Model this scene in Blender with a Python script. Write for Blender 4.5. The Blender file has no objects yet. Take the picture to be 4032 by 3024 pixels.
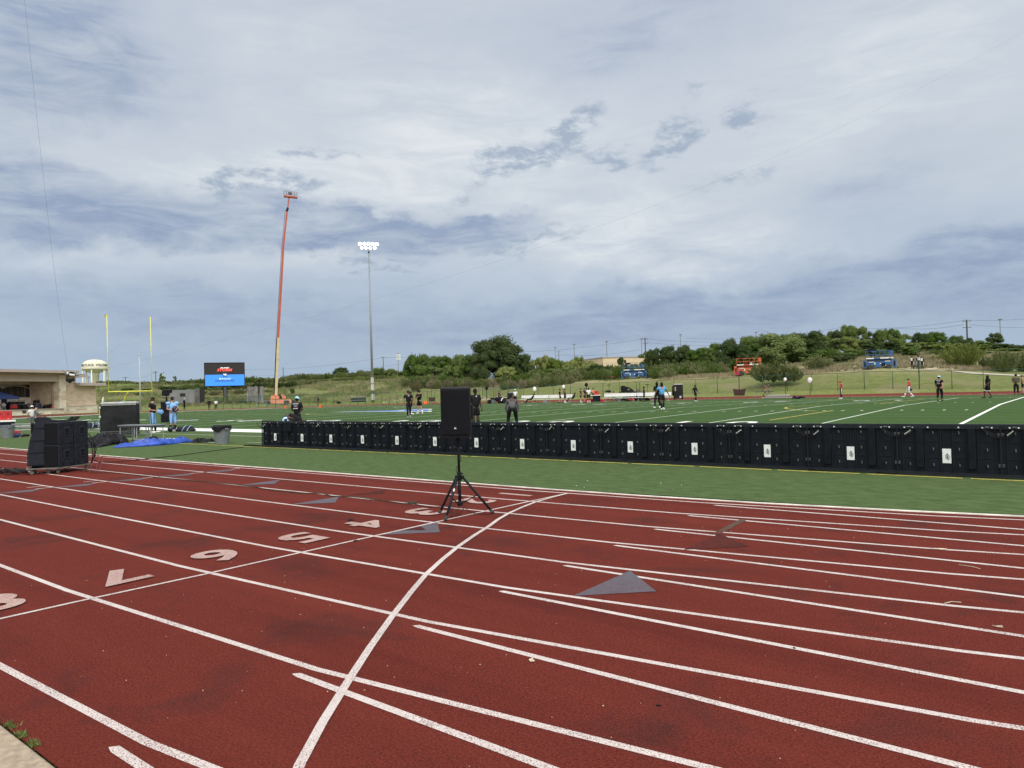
import bpy, bmesh, math, random
from mathutils import Vector, Matrix, noise
R = math.radians
random.seed(7)
C = bpy.context.scene.collection
scene = bpy.context.scene

# ------------------------------------------------------------------ camera
F_PX, CAM_H, PITCH, ROLL, YAW = 2805.6, 1.657, 0.0107, -0.0291, -0.6664
cam_data = bpy.data.cameras.new('camera')
cam = bpy.data.objects.new('camera', cam_data); C.objects.link(cam)
cam_data.sensor_width = 36.0
cam_data.lens = 36.0 * F_PX / 4032.0
cam_data.clip_start = 0.05; cam_data.clip_end = 6000
cam.location = (0, 0, CAM_H)
fwd = Vector((math.sin(YAW) * math.cos(PITCH), math.cos(YAW) * math.cos(PITCH), math.sin(PITCH)))
r0 = Vector((math.cos(YAW), -math.sin(YAW), 0)); u0 = r0.cross(fwd)
cr, sr = math.cos(ROLL), math.sin(ROLL)
# image right / up vectors after the roll
RV = r0 * cr + u0 * sr
UV = u0 * cr - r0 * sr
M = Matrix((RV, UV, -fwd)).transposed()
cam.rotation_euler = M.to_euler()
scene.camera = cam
scene.render.resolution_x = 1024; scene.render.resolution_y = 768

def ray(px, py):
    return (fwd + RV * ((px - 2016) / F_PX) + UV * (-(py - 1512) / F_PX))

def CT(px): return 1.0 / math.sqrt(1 + ((px - 2016) / F_PX) ** 2)      # cosine of the sight line's angle off axis
YC, HALF, CROWN = 46.28, 24.45, 0.186
def crown(y): return CROWN * max(0.0, 1 - abs(y - YC) / HALF)
def G(px, py, base=0.0):
    """point on the (crowned) stadium ground met by a sight line"""
    d = ray(px, py); z = base
    for _ in range(12):
        t = (z - CAM_H) / d.z; x, y = d.x * t, d.y * t; z = base + crown(y)
    return Vector((x, y, z))
def PD(px, py, dist):
    """point at a horizontal distance along a sight line"""
    d = ray(px, py); t = dist / math.hypot(d.x, d.y)
    return Vector((d.x * t, d.y * t, CAM_H + d.z * t))
def PY(px, py, yy):
    d = ray(px, py); t = yy / d.y
    return Vector((d.x * t, yy, CAM_H + d.z * t))

# ------------------------------------------------------------------ sky, sun, exposure
SUN_EL, SUN_AZ = R(50), R(130)       # azimuth measured from +Y towards +X
scene.view_settings.view_transform = 'Standard'
scene.view_settings.look = 'None'
scene.view_settings.exposure = 0.0
scene.view_settings.gamma = 1.0
scene.view_settings.use_curve_mapping = False
world = bpy.data.worlds.new('World'); scene.world = world; world.use_nodes = True
wt = world.node_tree; wt.nodes.clear()
def lin(c):
    return tuple(((v / 255) / 12.92 if v / 255 <= 0.04045 else ((v / 255 + 0.055) / 1.055) ** 2.4) for v in c)
class NT:
    def __init__(s, tree): s.t = tree
    def n(s, typ, **kw):
        nd = s.t.nodes.new(typ)
        for k, v in kw.items(): setattr(nd, k, v)
        return nd
    def put(s, sock, v):
        if hasattr(v, 'links') or isinstance(v, bpy.types.NodeSocket): s.t.links.new(v, sock)
        else:
            if sock.type == 'RGBA' and len(v) == 3: v = (*v, 1)
            sock.default_value = v
    def m(s, op, a, b=0.0, c=0.0, clamp=False):
        nd = s.n('ShaderNodeMath', operation=op, use_clamp=clamp)
        s.put(nd.inputs[0], a)
        if len(nd.inputs) > 1: s.put(nd.inputs[1], b)
        if len(nd.inputs) > 2: s.put(nd.inputs[2], c)
        return nd.outputs[0]
    def mix(s, f, a, b, blend='MIX'):
        nd = s.n('ShaderNodeMix', data_type='RGBA', blend_type=blend)
        s.put(nd.inputs[0], f); s.put(nd.inputs[6], a); s.put(nd.inputs[7], b)
        return nd.outputs[2]
    def comb(s, x, y, z=0.0):
        nd = s.n('ShaderNodeCombineXYZ')
        for i, v in enumerate((x, y, z)): s.put(nd.inputs[i], v)
        return nd.outputs[0]
    def noise(s, vec, scale, detail=4, rough=0.5, dist=0.0, out=0):
        nd = s.n('ShaderNodeTexNoise')
        s.put(nd.inputs['Vector'], vec); nd.inputs['Scale'].default_value = scale
        nd.inputs['Detail'].default_value = detail; nd.inputs['Roughness'].default_value = rough
        nd.inputs['Distortion'].default_value = dist
        return nd.outputs[out]
    def ramp(s, f, stops, interp='LINEAR'):
        nd = s.n('ShaderNodeValToRGB'); cr_ = nd.color_ramp; cr_.interpolation = interp
        while len(cr_.elements) < len(stops): cr_.elements.new(0.5)
        for e, (p, c) in zip(cr_.elements, stops):
            e.position = p; e.color = (*c, 1) if len(c) == 3 else c
        s.put(nd.inputs[0], f)
        return nd.outputs[0]
    def mr(s, v, a, b, c=0.0, d=1.0, smooth=False):
        nd = s.n('ShaderNodeMapRange', interpolation_type='SMOOTHSTEP' if smooth else 'LINEAR')
        for i, x in enumerate((v, a, b, c, d)): s.put(nd.inputs[i], x)
        return nd.outputs[0]
W = NT(wt)
tc = W.n('ShaderNodeTexCoord')
sep = W.n('ShaderNodeSeparateXYZ'); wt.links.new(tc.outputs['Generated'], sep.inputs[0])
X, Y, Z = sep.outputs
AZ = W.m('ARCTAN2', X, Y)              # radians, 0 = +Y
EL = W.m('ARCSINE', Z)
base_v = W.comb(AZ, W.m('MULTIPLY', EL, 2.6))
n1 = W.noise(base_v, 3.0, 5, 0.55, 0.3)
n2 = W.noise(W.comb(AZ, W.m('MULTIPLY', EL, 4.2), 4.0), 8.0, 7, 0.62, 0.5)
n3 = W.noise(W.comb(AZ, W.m('MULTIPLY', EL, 2.2), 9.0), 30.0, 6, 0.65, 0.2)
wob = W.noise(W.comb(AZ, W.m('MULTIPLY', EL, 1.6), 2.0), 7.0, 6, 0.62, 0.0, out=1)
wsep = W.n('ShaderNodeSeparateColor'); wt.links.new(wob, wsep.inputs[0])
AZw = W.m('ADD', AZ, W.m('MULTIPLY', W.m('SUBTRACT', wsep.outputs[0], 0.5), 0.20))
ELw = W.m('ADD', EL, W.m('MULTIPLY', W.m('SUBTRACT', wsep.outputs[1], 0.5), 0.12))
def dirof(px, py):
    d = ray(px, py).normalized(); return math.atan2(d.x, d.y), math.asin(d.z)
VW = W.comb(AZw, ELw)
WK = 1.0
def blob(cx, cy, sx, sy, rot=0.0, k=1.0, acc=None):
    """soft elliptical cloud patch round a direction in the sky (azimuth, elevation); sizes in degrees"""
    a, e = dirof(cx * 1.8228, cy * 1.8228)
    mp = W.n('ShaderNodeMapping', vector_type='TEXTURE'); W.put(mp.inputs[0], VW)
    mp.inputs[1].default_value = (a, e, 0); mp.inputs[2].default_value = (0, 0, R(rot)); mp.inputs[3].default_value = (R(sx) * 1.9 * WK, R(sy) * 1.9 * WK, 1)
    g = W.n('ShaderNodeTexGradient', gradient_type='SPHERICAL'); W.put(g.inputs[0], mp.outputs[0])
    g0 = g.outputs['Fac']
    return W.m('MULTIPLY_ADD', g0, k * 1.35, acc if acc is not None else 0.0)
def addall(bs):
    acc = None
    for b in bs:
        (cx, cy, sx, sy, rot), k = b
        acc = blob(cx, cy, sx, sy, rot, k, acc)
    return W.mr(acc, 0.0, 1.0, 0.0, 1.0, True)
elv = W.m('ADD', EL, W.m('MULTIPLY', W.m('SUBTRACT', n1, 0.5), 0.16))
col = W.ramp(W.mr(elv, 0.0, R(34)), [(0.0, lin((170, 191, 210))), (0.08, lin((166, 185, 207))), (0.22, lin((180, 195, 213))),
        (0.42, lin((206, 215, 224))), (0.62, lin((205, 213, 223))), (0.82, lin((200, 208, 220))), (1.0, lin((203, 209, 219)))])
bright = addall([((1400, 510, 9, 2.6, -4), 1.0), ((640, 400, 6, 1.2, 0), .8), ((1090, 250, 9, 3.0, 8), .7), ((330, 330, 6, 2.0, 8), .35),
                 ((980, 370, 10, 2.0, 2), .45), ((1900, 150, 8, 4, 20), .5), ((560, 110, 10, 4, 0), .35),
                 ((700, 560, 8, 1.0, 0), .45), ((620, 395, 4.0, 1.5, 0), .45), ((100, 560, 5, 1.2, 0), .3)])
col = W.mix(W.m('MULTIPLY', bright, W.mr(n2, 0.25, 0.7)), col, lin((230, 235, 239)))
slate = addall([((380, 470, 11, 1.5, -3), 1.0), ((750, 490, 9, 1.2, -3), .95), ((1010, 525, 6, 0.9, 4), .8), ((10, 400, 4.5, 1.7, -6), 1.0),
                ((120, 505, 7, 1.0, 0), .7), ((1750, 640, 13, 1.9, 5), .75), ((1250, 700, 13, 1.3, 2), .6),
                ((270, 150, 7, 4.5, 20), .42), ((20, 90, 5, 4, 20), .5), ((1330, 90, 10, 3.4, 8), .45), ((1850, 400, 10, 2.5, 8), .4),
                ((700, 690, 12, 1.2, 2), .45), ((200, 650, 9, 1.4, 0), .55), ((2150, 560, 5, 2.5, 0), .55)])
col = W.mix(W.m('MULTIPLY', slate, W.mr(n2, 0.30, 0.60, 0.12, 1.0)), col, lin((148, 165, 193)))
WK = 1.35
wisp = addall([((1430, 305, 2.0, .75, 22), 1.0), ((1245, 268, 1.9, .7, 20), .9), ((1100, 318, 2.0, .6, 8), .75), ((1190, 330, 1.5, .5, 14), .6),
               ((1280, 340, 1.2, .5, 16), .8), ((1075, 375, 1.8, .55, 6), .7), ((985, 430, 2.2, .6, 4), .5),
               ((665, 320, 1.0, .35, 4), .8), ((560, 402, 2.8, .6, 0), 1.0), ((1625, 240, 1.2, .6, 12), .7),
               ((1530, 200, 1.2, .3, 12), .4), ((1580, 358, 3.2, .4, 4), .5), ((780, 328, 1.2, .25, 0), .5),
               ((740, 570, 2.6, .4, -4), .6), ((1685, 665, .8, .2, 0), .7), ((1130, 540, 3.5, .4, 3), .7),
               ((390, 605, 1.6, .5, 0), .35), ((870, 580, 2.4, .3, 0), .45)])
wm = W.mr(W.m('MULTIPLY', wisp, W.mr(n3, 0.36, 0.62, 0.10, 1.45)), 0.05, 1.35, 0.0, 1.0, True)
col = W.mix(W.m('MULTIPLY', wm, 0.9), col, lin((156, 173, 194)))
col = W.mix(W.mr(n3, 0.40, 0.75, 0.0, 0.12), col, lin((215, 222, 230)))
col = W.mix(W.mr(n2, 0.35, 0.65, 0.16, 0.0), col, lin((165, 180, 200)))
# brighter overcast high overhead, grey ground light below
hi = W.mr(EL, R(34), R(60), 0.0, 1.0, True)
col = W.mix(hi, col, (0.90, 0.91, 0.93))
# bright sky glow added round the sun, behind the camera, to front-light the scene
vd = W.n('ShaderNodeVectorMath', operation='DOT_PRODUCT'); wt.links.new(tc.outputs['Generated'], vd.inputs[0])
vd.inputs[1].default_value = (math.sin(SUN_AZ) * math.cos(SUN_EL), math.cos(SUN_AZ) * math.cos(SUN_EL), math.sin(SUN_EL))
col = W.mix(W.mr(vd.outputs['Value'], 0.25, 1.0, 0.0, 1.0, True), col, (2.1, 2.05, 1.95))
low = W.mr(EL, R(-1.5), R(0.0), 1.0, 0.0)
col = W.mix(low, col, (0.12, 0.13, 0.10))
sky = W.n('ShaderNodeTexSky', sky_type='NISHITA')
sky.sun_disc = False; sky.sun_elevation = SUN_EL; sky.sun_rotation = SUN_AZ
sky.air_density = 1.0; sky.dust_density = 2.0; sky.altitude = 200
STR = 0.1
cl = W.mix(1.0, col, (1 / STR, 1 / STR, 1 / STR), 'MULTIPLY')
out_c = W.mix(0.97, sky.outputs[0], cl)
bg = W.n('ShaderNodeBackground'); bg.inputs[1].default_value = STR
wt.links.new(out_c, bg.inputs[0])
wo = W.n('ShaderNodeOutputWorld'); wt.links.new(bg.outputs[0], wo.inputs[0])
world.cycles.sampling_method = 'MANUAL'; world.cycles.sample_map_resolution = 512
sl = bpy.data.lights.new('sun', 'SUN'); sl.energy = 1.5; sl.angle = R(18); sl.color = (1.0, 0.965, 0.92)
sun = bpy.data.objects.new('sun', sl); C.objects.link(sun)
sd = Vector((math.sin(SUN_AZ) * math.cos(SUN_EL), math.cos(SUN_AZ) * math.cos(SUN_EL), math.sin(SUN_EL)))
sun.rotation_euler = sd.to_track_quat('Z', 'Y').to_euler()
scene.cycles.max_bounces = 5; scene.cycles.transparent_max_bounces = 12
scene.cycles.caustics_reflective = False; scene.cycles.caustics_refractive = False

# ------------------------------------------------------------------ helpers
MATS = {}
def mat(name, col, rough=0.7, var=0.12, scale=8.0, bump=0.0, bscale=None, metal=0.0, spec=0.5, emit=None, coord='Object', col2=None, detail=4, trans=0.0, objvar=0.0, lo=.35, hi=.65, sheen=0):
    if name in MATS: return MATS[name]
    if max(col) < .06 and spec > .2 and rough > .3: spec = .16
    m = bpy.data.materials.new(name); m.use_nodes = True; t = m.node_tree
    N = NT(t); b = t.nodes['Principled BSDF']
    tcn = N.n('ShaderNodeTexCoord'); v = tcn.outputs[coord]
    nz = N.noise(v, scale, detail, 0.6)
    if col2 is None:
        c1 = tuple(x * (1 - var) for x in col); c2 = tuple(min(1, x * (1 + var)) for x in col)
    else: c1, c2 = col, col2
    c = N.mix(N.mr(nz, lo, hi), c1, c2)
    if objvar:
        oi = N.n('ShaderNodeObjectInfo')
        hs = N.n('ShaderNodeHueSaturation'); N.put(hs.inputs['Color'], c)
        N.put(hs.inputs['Value'], N.mr(oi.outputs['Random'], 0, 1, 1 - objvar, 1 + objvar)); N.put(hs.inputs['Hue'], N.mr(oi.outputs['Random'], 1, 0, .5 - objvar * .06, .5 + objvar * .06))
        c = hs.outputs[0]
    N.put(b.inputs['Base Color'], c)
    b.inputs['Roughness'].default_value = rough; b.inputs['Metallic'].default_value = metal
    b.inputs['Specular IOR Level'].default_value = spec
    if emit: N.put(b.inputs['Emission Color'], emit[0]); b.inputs['Emission Strength'].default_value = emit[1]
    if bump:
        bn = N.n('ShaderNodeBump'); bn.inputs['Strength'].default_value = bump; bn.inputs['Distance'].default_value = 0.02
        N.put(bn.inputs['Height'], N.noise(v, bscale or scale * 4, 3, 0.6)); N.put(b.inputs['Normal'], bn.outputs[0])
    MATS[name] = m
    return m

class MB:
    def __init__(s): s.v = []; s.f = []; s.mi = []; s.cur = 0
    def add(s, vs, fs):
        o = len(s.v); s.v += [tuple(v) for v in vs]; s.f += [tuple(i + o for i in f) for f in fs]; s.mi += [s.cur] * len(fs)
        return s
    def box(s, c, d, rz=0.0, bev=0.0, rx=0.0, ry=0.0, taper=1.0):
        x, y, z = (k / 2 for k in d); mtx = Matrix.Translation(c) @ Matrix.Rotation(rz, 4, 'Z') @ Matrix.Rotation(rx, 4, 'X') @ Matrix.Rotation(ry, 4, 'Y')
        if bev <= 0:
            vs = [(-x, -y, -z), (x, -y, -z), (x, y, -z), (-x, y, -z), (-x * taper, -y * taper, z), (x * taper, -y * taper, z), (x * taper, y * taper, z), (-x * taper, y * taper, z)]
            fs = [(0, 3, 2, 1), (4, 5, 6, 7), (0, 1, 5, 4), (1, 2, 6, 5), (2, 3, 7, 6), (3, 0, 4, 7)]
            return s.add([mtx @ Vector(v) for v in vs], fs)
        bm = bmesh.new(); bmesh.ops.create_cube(bm, size=1.0)
        for v in bm.verts:
            k = taper if v.co.z > 0 else 1
            v.co = Vector((v.co.x * d[0] * k, v.co.y * d[1] * k, v.co.z * d[2]))
        bmesh.ops.bevel(bm, geom=bm.edges[:], offset=bev, segments=2, affect='EDGES', profile=0.6)
        bm.verts.index_update()
        s.add([mtx @ v.co for v in bm.verts], [[v.index for v in f.verts] for f in bm.faces]); bm.free(); return s
    def tube(s, pts, r, n=8, cap=True):
        pts = [Vector(p) for p in pts]
        rs = r if isinstance(r, (list, tuple)) else [r] * len(pts)
        rings = []; up = None
        for i, p in enumerate(pts):
            d = (pts[min(i + 1, len(pts) - 1)] - pts[max(i - 1, 0)])
            if d.length < 1e-9: d = Vector((0, 0, 1))
            d.normalize()
            if up is None: up = Vector((0, 0, 1)) if abs(d.z) < .9 else Vector((1, 0, 0))
            a = d.cross(up)
            if a.length < 1e-6: a = d.cross(Vector((0, 1, 0)))
            a.normalize(); b = a.cross(d); up = b
            rings.append([p + (a * math.cos(2 * math.pi * k / n) + b * math.sin(2 * math.pi * k / n)) * rs[i] for k in range(n)])
        vs = [v for rg in rings for v in rg]; fs = []
        for i in range(len(pts) - 1):
            for k in range(n):
                fs.append((i * n + k, i * n + (k + 1) % n, (i + 1) * n + (k + 1) % n, (i + 1) * n + k))
        if cap: fs.append(tuple(reversed(range(n)))); fs.append(tuple((len(pts) - 1) * n + k for k in range(n)))
        return s.add(vs, fs)
    def lathe(s, prof, c=(0, 0, 0), n=16, mtx=None):
        c = Vector(c); vs = []; fs = []
        for r, z in prof:
            for k in range(n):
                a = 2 * math.pi * k / n; p = Vector((r * math.cos(a), r * math.sin(a), z))
                vs.append((mtx @ p if mtx else p) + c)
        for i in range(len(prof) - 1):
            for k in range(n): fs.append((i * n + k, i * n + (k + 1) % n, (i + 1) * n + (k + 1) % n, (i + 1) * n + k))
        if prof[0][0] > 1e-5: fs.append(tuple(reversed(range(n))))
        if prof[-1][0] > 1e-5: fs.append(tuple((len(prof) - 1) * n + k for k in range(n)))
        return s.add(vs, fs)
    def prism(s, poly, a, b, axis='z', mtx=None):
        n = len(poly); vs = []
        for h in (a, b):
            for p in poly:
                v = {'z': (p[0], p[1], h), 'y': (p[0], h, p[1]), 'x': (h, p[0], p[1])}[axis]
                vs.append(mtx @ Vector(v) if mtx else v)
        fs = [tuple(range(n)), tuple(range(2 * n - 1, n - 1, -1))] + [(i, i + n, (i + 1) % n + n, (i + 1) % n) for i in range(n)]
        return s.add(vs, fs)
    def sphere(s, c, r, n=12, m=8, sx=1, sy=1, sz=1, rz=0):
        prof = [(r * math.sin(math.pi * i / m), -r * math.cos(math.pi * i / m)) for i in range(m + 1)]
        prof[0] = (1e-6, -r); prof[-1] = (1e-6, r)
        return s.lathe(prof, c, n, Matrix.Rotation(rz, 3, 'Z') @ Matrix.Diagonal((sx, sy, sz)))
    def build(s, name, m, parent=None, smooth=False, loc=None, rz=None, fix=True):
        me = bpy.data.meshes.new(name); me.from_pydata([tuple(v) for v in s.v], [], s.f)
        for mm in (m if isinstance(m, (list, tuple)) else [m]): me.materials.append(mm)
        if any(s.mi): me.polygons.foreach_set('material_index', s.mi)
        if fix:
            bm = bmesh.new(); bm.from_mesh(me); bmesh.ops.recalc_face_normals(bm, faces=bm.faces[:]); bm.to_mesh(me); bm.free()
        if smooth: me.polygons.foreach_set('use_smooth', [True] * len(me.polygons))
        me.update(); o = bpy.data.objects.new(name, me); C.objects.link(o)
        if parent: o.parent = parent
        if loc is not None: o.location = loc
        if rz is not None: o.rotation_euler = (0, 0, rz)
        return o
def smooth_angle(o, deg=40):
    me = o.data; me.polygons.foreach_set('use_smooth', [True] * len(me.polygons))
    try: me.set_sharp_from_angle(angle=R(deg))
    except Exception: pass
    return o
def tag(o, label=None, cat=None, group=None, kind=None):
    if label: o['label'] = label
    if cat: o['category'] = cat
    if group: o['group'] = group
    if kind: o['kind'] = kind
    return o
def thing(name, label, cat, loc=(0, 0, 0), rz=0.0, group=None):
    o = bpy.data.objects.new(name, None); o.empty_display_size = .2; C.objects.link(o)
    o.location = loc; o.rotation_euler = (0, 0, rz)
    return tag(o, label, cat, group)
def children(o): return [c for c in C.objects if c.parent == o]
KIDS = {}
def kids(o): return list(o.children)
def dup(root, loc, rz, label, group=None):
    r = root.copy(); C.objects.link(r); r.location = loc; r.rotation_euler = (0, 0, rz); r['label'] = label
    if group: r['group'] = group
    for ch in kids(root):
        c = ch.copy(); C.objects.link(c); c.parent = r
        for g in kids(ch):
            d = g.copy(); C.objects.link(d); d.parent = c
    return r
def text_mesh(txt, size, mtl, name, parent=None, mtx=None, bold=0.0, shear=0.0, thick=0.0, wide=1.0, align='CENTER', fit=None):
    cu = bpy.data.curves.new(name, 'FONT'); cu.body = txt; cu.size = size; cu.offset = bold; cu.shear = shear; cu.extrude = thick
    cu.align_x = align; cu.align_y = 'CENTER'; cu.resolution_u = 4
    o = bpy.data.objects.new(name, cu); C.objects.link(o)
    dg = bpy.context.evaluated_depsgraph_get(); dg.update()
    me = bpy.data.meshes.new_from_object(o.evaluated_get(dg)); C.objects.unlink(o); bpy.data.objects.remove(o); bpy.data.curves.remove(cu)
    mm = Matrix.Diagonal((wide, 1, 1, 1))
    if fit:
        xs_ = [v.co.x for v in me.vertices]; ys_ = [v.co.y for v in me.vertices]
        mm = Matrix.Diagonal((fit[0] / (max(xs_) - min(xs_)), fit[1] / (max(ys_) - min(ys_)), 1, 1)) @ Matrix.Translation((-(max(xs_) + min(xs_)) / 2, -(max(ys_) + min(ys_)) / 2, 0))
    me.transform((mtx or Matrix()) @ mm)
    me.materials.clear(); me.materials.append(mtl); me.name = name
    ob = bpy.data.objects.new(name, me); C.objects.link(ob)
    if parent: ob.parent = parent
    return ob
ORD = ['', 'first', 'second', 'third', 'fourth', 'fifth', 'sixth', 'seventh', 'eighth', 'ninth', 'tenth', 'eleventh', 'twelfth', 'thirteenth', 'fourteenth', 'fifteenth', 'sixteenth']

# ------------------------------------------------------------------ setting materials
def track_mat(name='track_rubber', paint=None, wear=0.42, basecol=(0.130, 0.0235, 0.0165)):
    m = bpy.data.materials.new(name); m.use_nodes = True; t = m.node_tree; N = NT(t); b = t.nodes['Principled BSDF']
    g = N.n('ShaderNodeNewGeometry'); P = g.outputs['Position']
    fine = N.noise(P, 190.0, 3, 0.7); grain = N.noise(P, 75.0, 3, 0.65); med = N.noise(P, 6.0, 4, 0.6); big = N.noise(P, 0.45, 4, 0.6)
    vor = N.n('ShaderNodeTexVoronoi'); N.put(vor.inputs['Vector'], P); vor.inputs['Scale'].default_value = 210.0
    k = lambda f: tuple(x * f for x in basecol)
    c = N.mix(N.mr(grain, .34, .66), k(0.30), k(1.70))
    c = N.mix(N.mr(fine, .42, .7, 0, .6), c, k(2.0))
    c = N.mix(N.mr(fine, .28, .42, .55, 0), c, k(.30))
    c = N.mix(N.mr(med, .3, .7, .22, 0), c, k(.62))
    c = N.mix(N.mr(big, .28, .72, 0.0, .30), c, (basecol[0] * 1.2, basecol[1] * 1.35, basecol[2] * 1.2))
    # worn, dark scuffed patches and pale grit
    st = N.noise(P, 1.05, 5, 0.62, 0.5)
    c = N.mix(N.mr(st, .53, .72, 0, .55), c, (0.040, 0.021, 0.020))
    mpl = N.n('ShaderNodeMapping'); N.put(mpl.inputs[0], P); mpl.inputs['Scale'].default_value = (.10, 1.9, 1)
    ln_ = N.noise(mpl.outputs[0], 1.0, 5, .6); c = N.mix(N.mr(ln_, .52, .72, 0, .28), c, k(1.75)); c = N.mix(N.mr(ln_, .30, .46, .30, 0), c, k(.50))
    if paint:
        pn = N.noise(P, 130.0, 3, 0.75); pw = N.noise(P, 1.4, 3, 0.6)
        th = N.m('ADD', pn, N.mr(pw, .3, .7, -.05, .05))
        pc = N.mix(N.mr(med, .3, .7), tuple(x * .90 for x in paint), paint)
        pc = N.mix(N.mr(grain, .35, .65, .18, 0), pc, (paint[0] * .6, paint[1] * .5, paint[2] * .48))
        c = N.mix(N.mr(th, wear, wear + .10), c, pc)
    else:
        sp = N.n('ShaderNodeTexVoronoi'); N.put(sp.inputs['Vector'], P); sp.inputs['Scale'].default_value = 11.0
        spk = N.n('ShaderNodeTexWhiteNoise'); N.put(spk.inputs['Vector'], sp.outputs['Position'])
        s1 = N.m('LESS_THAN', sp.outputs['Distance'], N.mr(spk.outputs['Value'], .86, 1.0, 0.0, .06))
        c = N.mix(N.m('MULTIPLY', s1, .8), c, (.62, .52, .42))
    N.put(b.inputs['Base Color'], c); b.inputs['Roughness'].default_value = 0.95; b.inputs['Specular IOR Level'].default_value = 0.10
    bn = N.n('ShaderNodeBump'); bn.inputs['Strength'].default_value = .8; bn.inputs['Distance'].default_value = 0.008
    N.put(bn.inputs['Height'], N.m('ADD', grain, vor.outputs['Distance'])); N.put(b.inputs['Normal'], bn.outputs[0])
    MATS[name] = m; return m
TRACK = track_mat()
PAINT = track_mat('track_paint_white', (0.80, 0.72, 0.69), .37)
PAINT_D = track_mat('track_digit_paint', (0.62, 0.45, 0.41), .375)
GREYP = track_mat('track_mark_grey', (0.150, 0.150, 0.180), .36)
BROWNP = track_mat('track_mark_brown', (0.055, 0.026, 0.025), .44)
GREENP = track_mat('track_mark_green', (0.10, 0.13, 0.10), .44)

def turf_mat():
    m = bpy.data.materials.new('turf'); m.use_nodes = True; t = m.node_tree; N = NT(t); b = t.nodes['Principled BSDF']
    g = N.n('ShaderNodeNewGeometry'); P = g.outputs['Position']
    s_ = N.n('ShaderNodeSeparateXYZ'); N.put(s_.inputs[0], P)
    fine = N.noise(P, 55.0, 3, .7)
    mp = N.n('ShaderNodeMapping'); N.put(mp.inputs[0], P); mp.inputs['Rotation'].default_value = (0, 0, R(-20)); mp.inputs['Scale'].default_value = (1, 2.4, 1)
    med = N.noise(mp.outputs[0], 3.2, 6, .68, .4); big = N.noise(P, .5, 4, .55)
    c = N.mix(N.mr(med, .40, .60), (0.039, 0.073, 0.020), (0.084, 0.131, 0.047))
    c = N.mix(N.mr(med, .32, .43, .75, 0), c, (0.028, 0.060, 0.012))
    c = N.mix(N.mr(fine, .35, .65, 0, .45), c, (0.112, 0.150, 0.073))
    c = N.mix(N.mr(big, .3, .7, .0, .35), c, (0.076, 0.112, 0.046))
    # brushed bands across the playing field
    wv = N.m('SINE', N.m('MULTIPLY', s_.outputs[1], 2 * math.pi / 2.3)); wn = N.noise(P, .25, 3, .5)
    wv2 = N.m('ADD', wv, N.mr(wn, .3, .7, -.9, .9))
    inside = N.mr(s_.outputs[1], 20.5, 21.5)
    c = N.mix(N.m('MULTIPLY', N.mr(wv2, -.6, .9, 0, .42), inside), c, (0.022, 0.056, 0.012))
    c = N.mix(N.m('MULTIPLY', inside, .45), c, (0.034, 0.084, 0.017))
    N.put(b.inputs['Base Color'], c); b.inputs['Roughness'].default_value = .95; b.inputs['Specular IOR Level'].default_value = .08
    bn = N.n('ShaderNodeBump'); bn.inputs['Strength'].default_value = .6; bn.inputs['Distance'].default_value = .02
    N.put(bn.inputs['Height'], N.m('ADD', fine, med)); N.put(b.inputs['Normal'], bn.outputs[0])
    return m
TURF = turf_mat()
FW = mat('field_white', (.78, .80, .76), .8, .10, 30, coord='Object')
FWT = mat('field_white_thin', (.50, .56, .46), .8, .18, 14)
FY = mat('field_yellow', (.52, .44, .10), .8, .25, 6)

# ------------------------------------------------------------------ terrain
FENCE_Y = 103.0
def hor(px): return 1542.0 - (px - 2016) * 0.02915
def zz(px, y, d): return CAM_H + (hor(px) - y) / F_PX * d
TCOL = {  # column: list of (distance, height)
 -400: [(172, 0), (200, 2.0), (235, 4.5), (270, 5.5), (700, 5.5)],
 200: [(172, 0), (200, 2.0), (235, 5.0), (270, 6.3), (700, 6)],
 450: [(176, 0), (200, 2.4), (222, 5.0), (258, 8.2), (290, 8.2), (700, 6)],
 900: [(180, 0), (205, 2.2), (222, 4.2), (255, 6.6), (290, 7.0), (700, 6)],
 1130: [(186, 0.1), (205, 2.6), (225, 5.0), (255, 7.0), (290, 7.5), (700, 6)],
 1300: [(176, 0.2), (195, 2.6), (220, 5.6), (245, 7.2), (290, 7.8), (700, 6)],
 1500: [(160, 0.3), (180, 2.6), (198, 4.8), (225, 6.2), (290, 7.0), (700, 7)],
 1700: [(146, 0.0), (163, 2.0), (178, 3.6), (200, 5.2), (260, 7.0), (700, 8)],
 2050: [(130, 0.0), (144, 1.5), (158, 2.5), (180, 3.4), (230, 5.4), (700, 9)],
 2300: [(122, 0.0), (136, 2.0), (154, 3.3), (180, 3.8), (230, 5.6), (700, 9)],
 2460: [(118, 0.0), (132, 2.0), (148, 3.55), (166, 3.7), (210, 5.6), (700, 10)],
 2750: [(112, 0.0), (122, 1.9), (136, 3.4), (152, 3.7), (190, 6.5), (700, 11)],
 2930: [(109, 0.0), (118, 2.0), (127, 3.35), (142, 3.8), (180, 7.0), (700, 12)],
 3300: [(106, 0.0), (112, 1.9), (119, 3.3), (132, 4.1), (150, 5.8), (185, 8.5), (700, 12)],
 3460: [(105, 0.0), (110, 2.0), (115.5, 3.55), (124, 3.7), (150, 6.0), (185, 8.5), (700, 12)],
 3700: [(104, 0.0), (110, 1.8), (116, 3.0), (124, 3.3), (148, 5.6), (180, 8.0), (700, 12)],
 4032: [(103, 0.0), (110, 1.3), (117, 2.0), (126, 2.4), (145, 4.6), (180, 7.0), (700, 11)],
 4500: [(104, 0.0), (112, 1.0), (122, 1.6), (132, 2.0), (150, 3.6), (190, 6.0), (700, 10)],
 5600: [(150, 0.0), (160, 1.0), (180, 1.6), (200, 2.0), (230, 3.6), (290, 5.0), (700, 8)],
}
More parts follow.
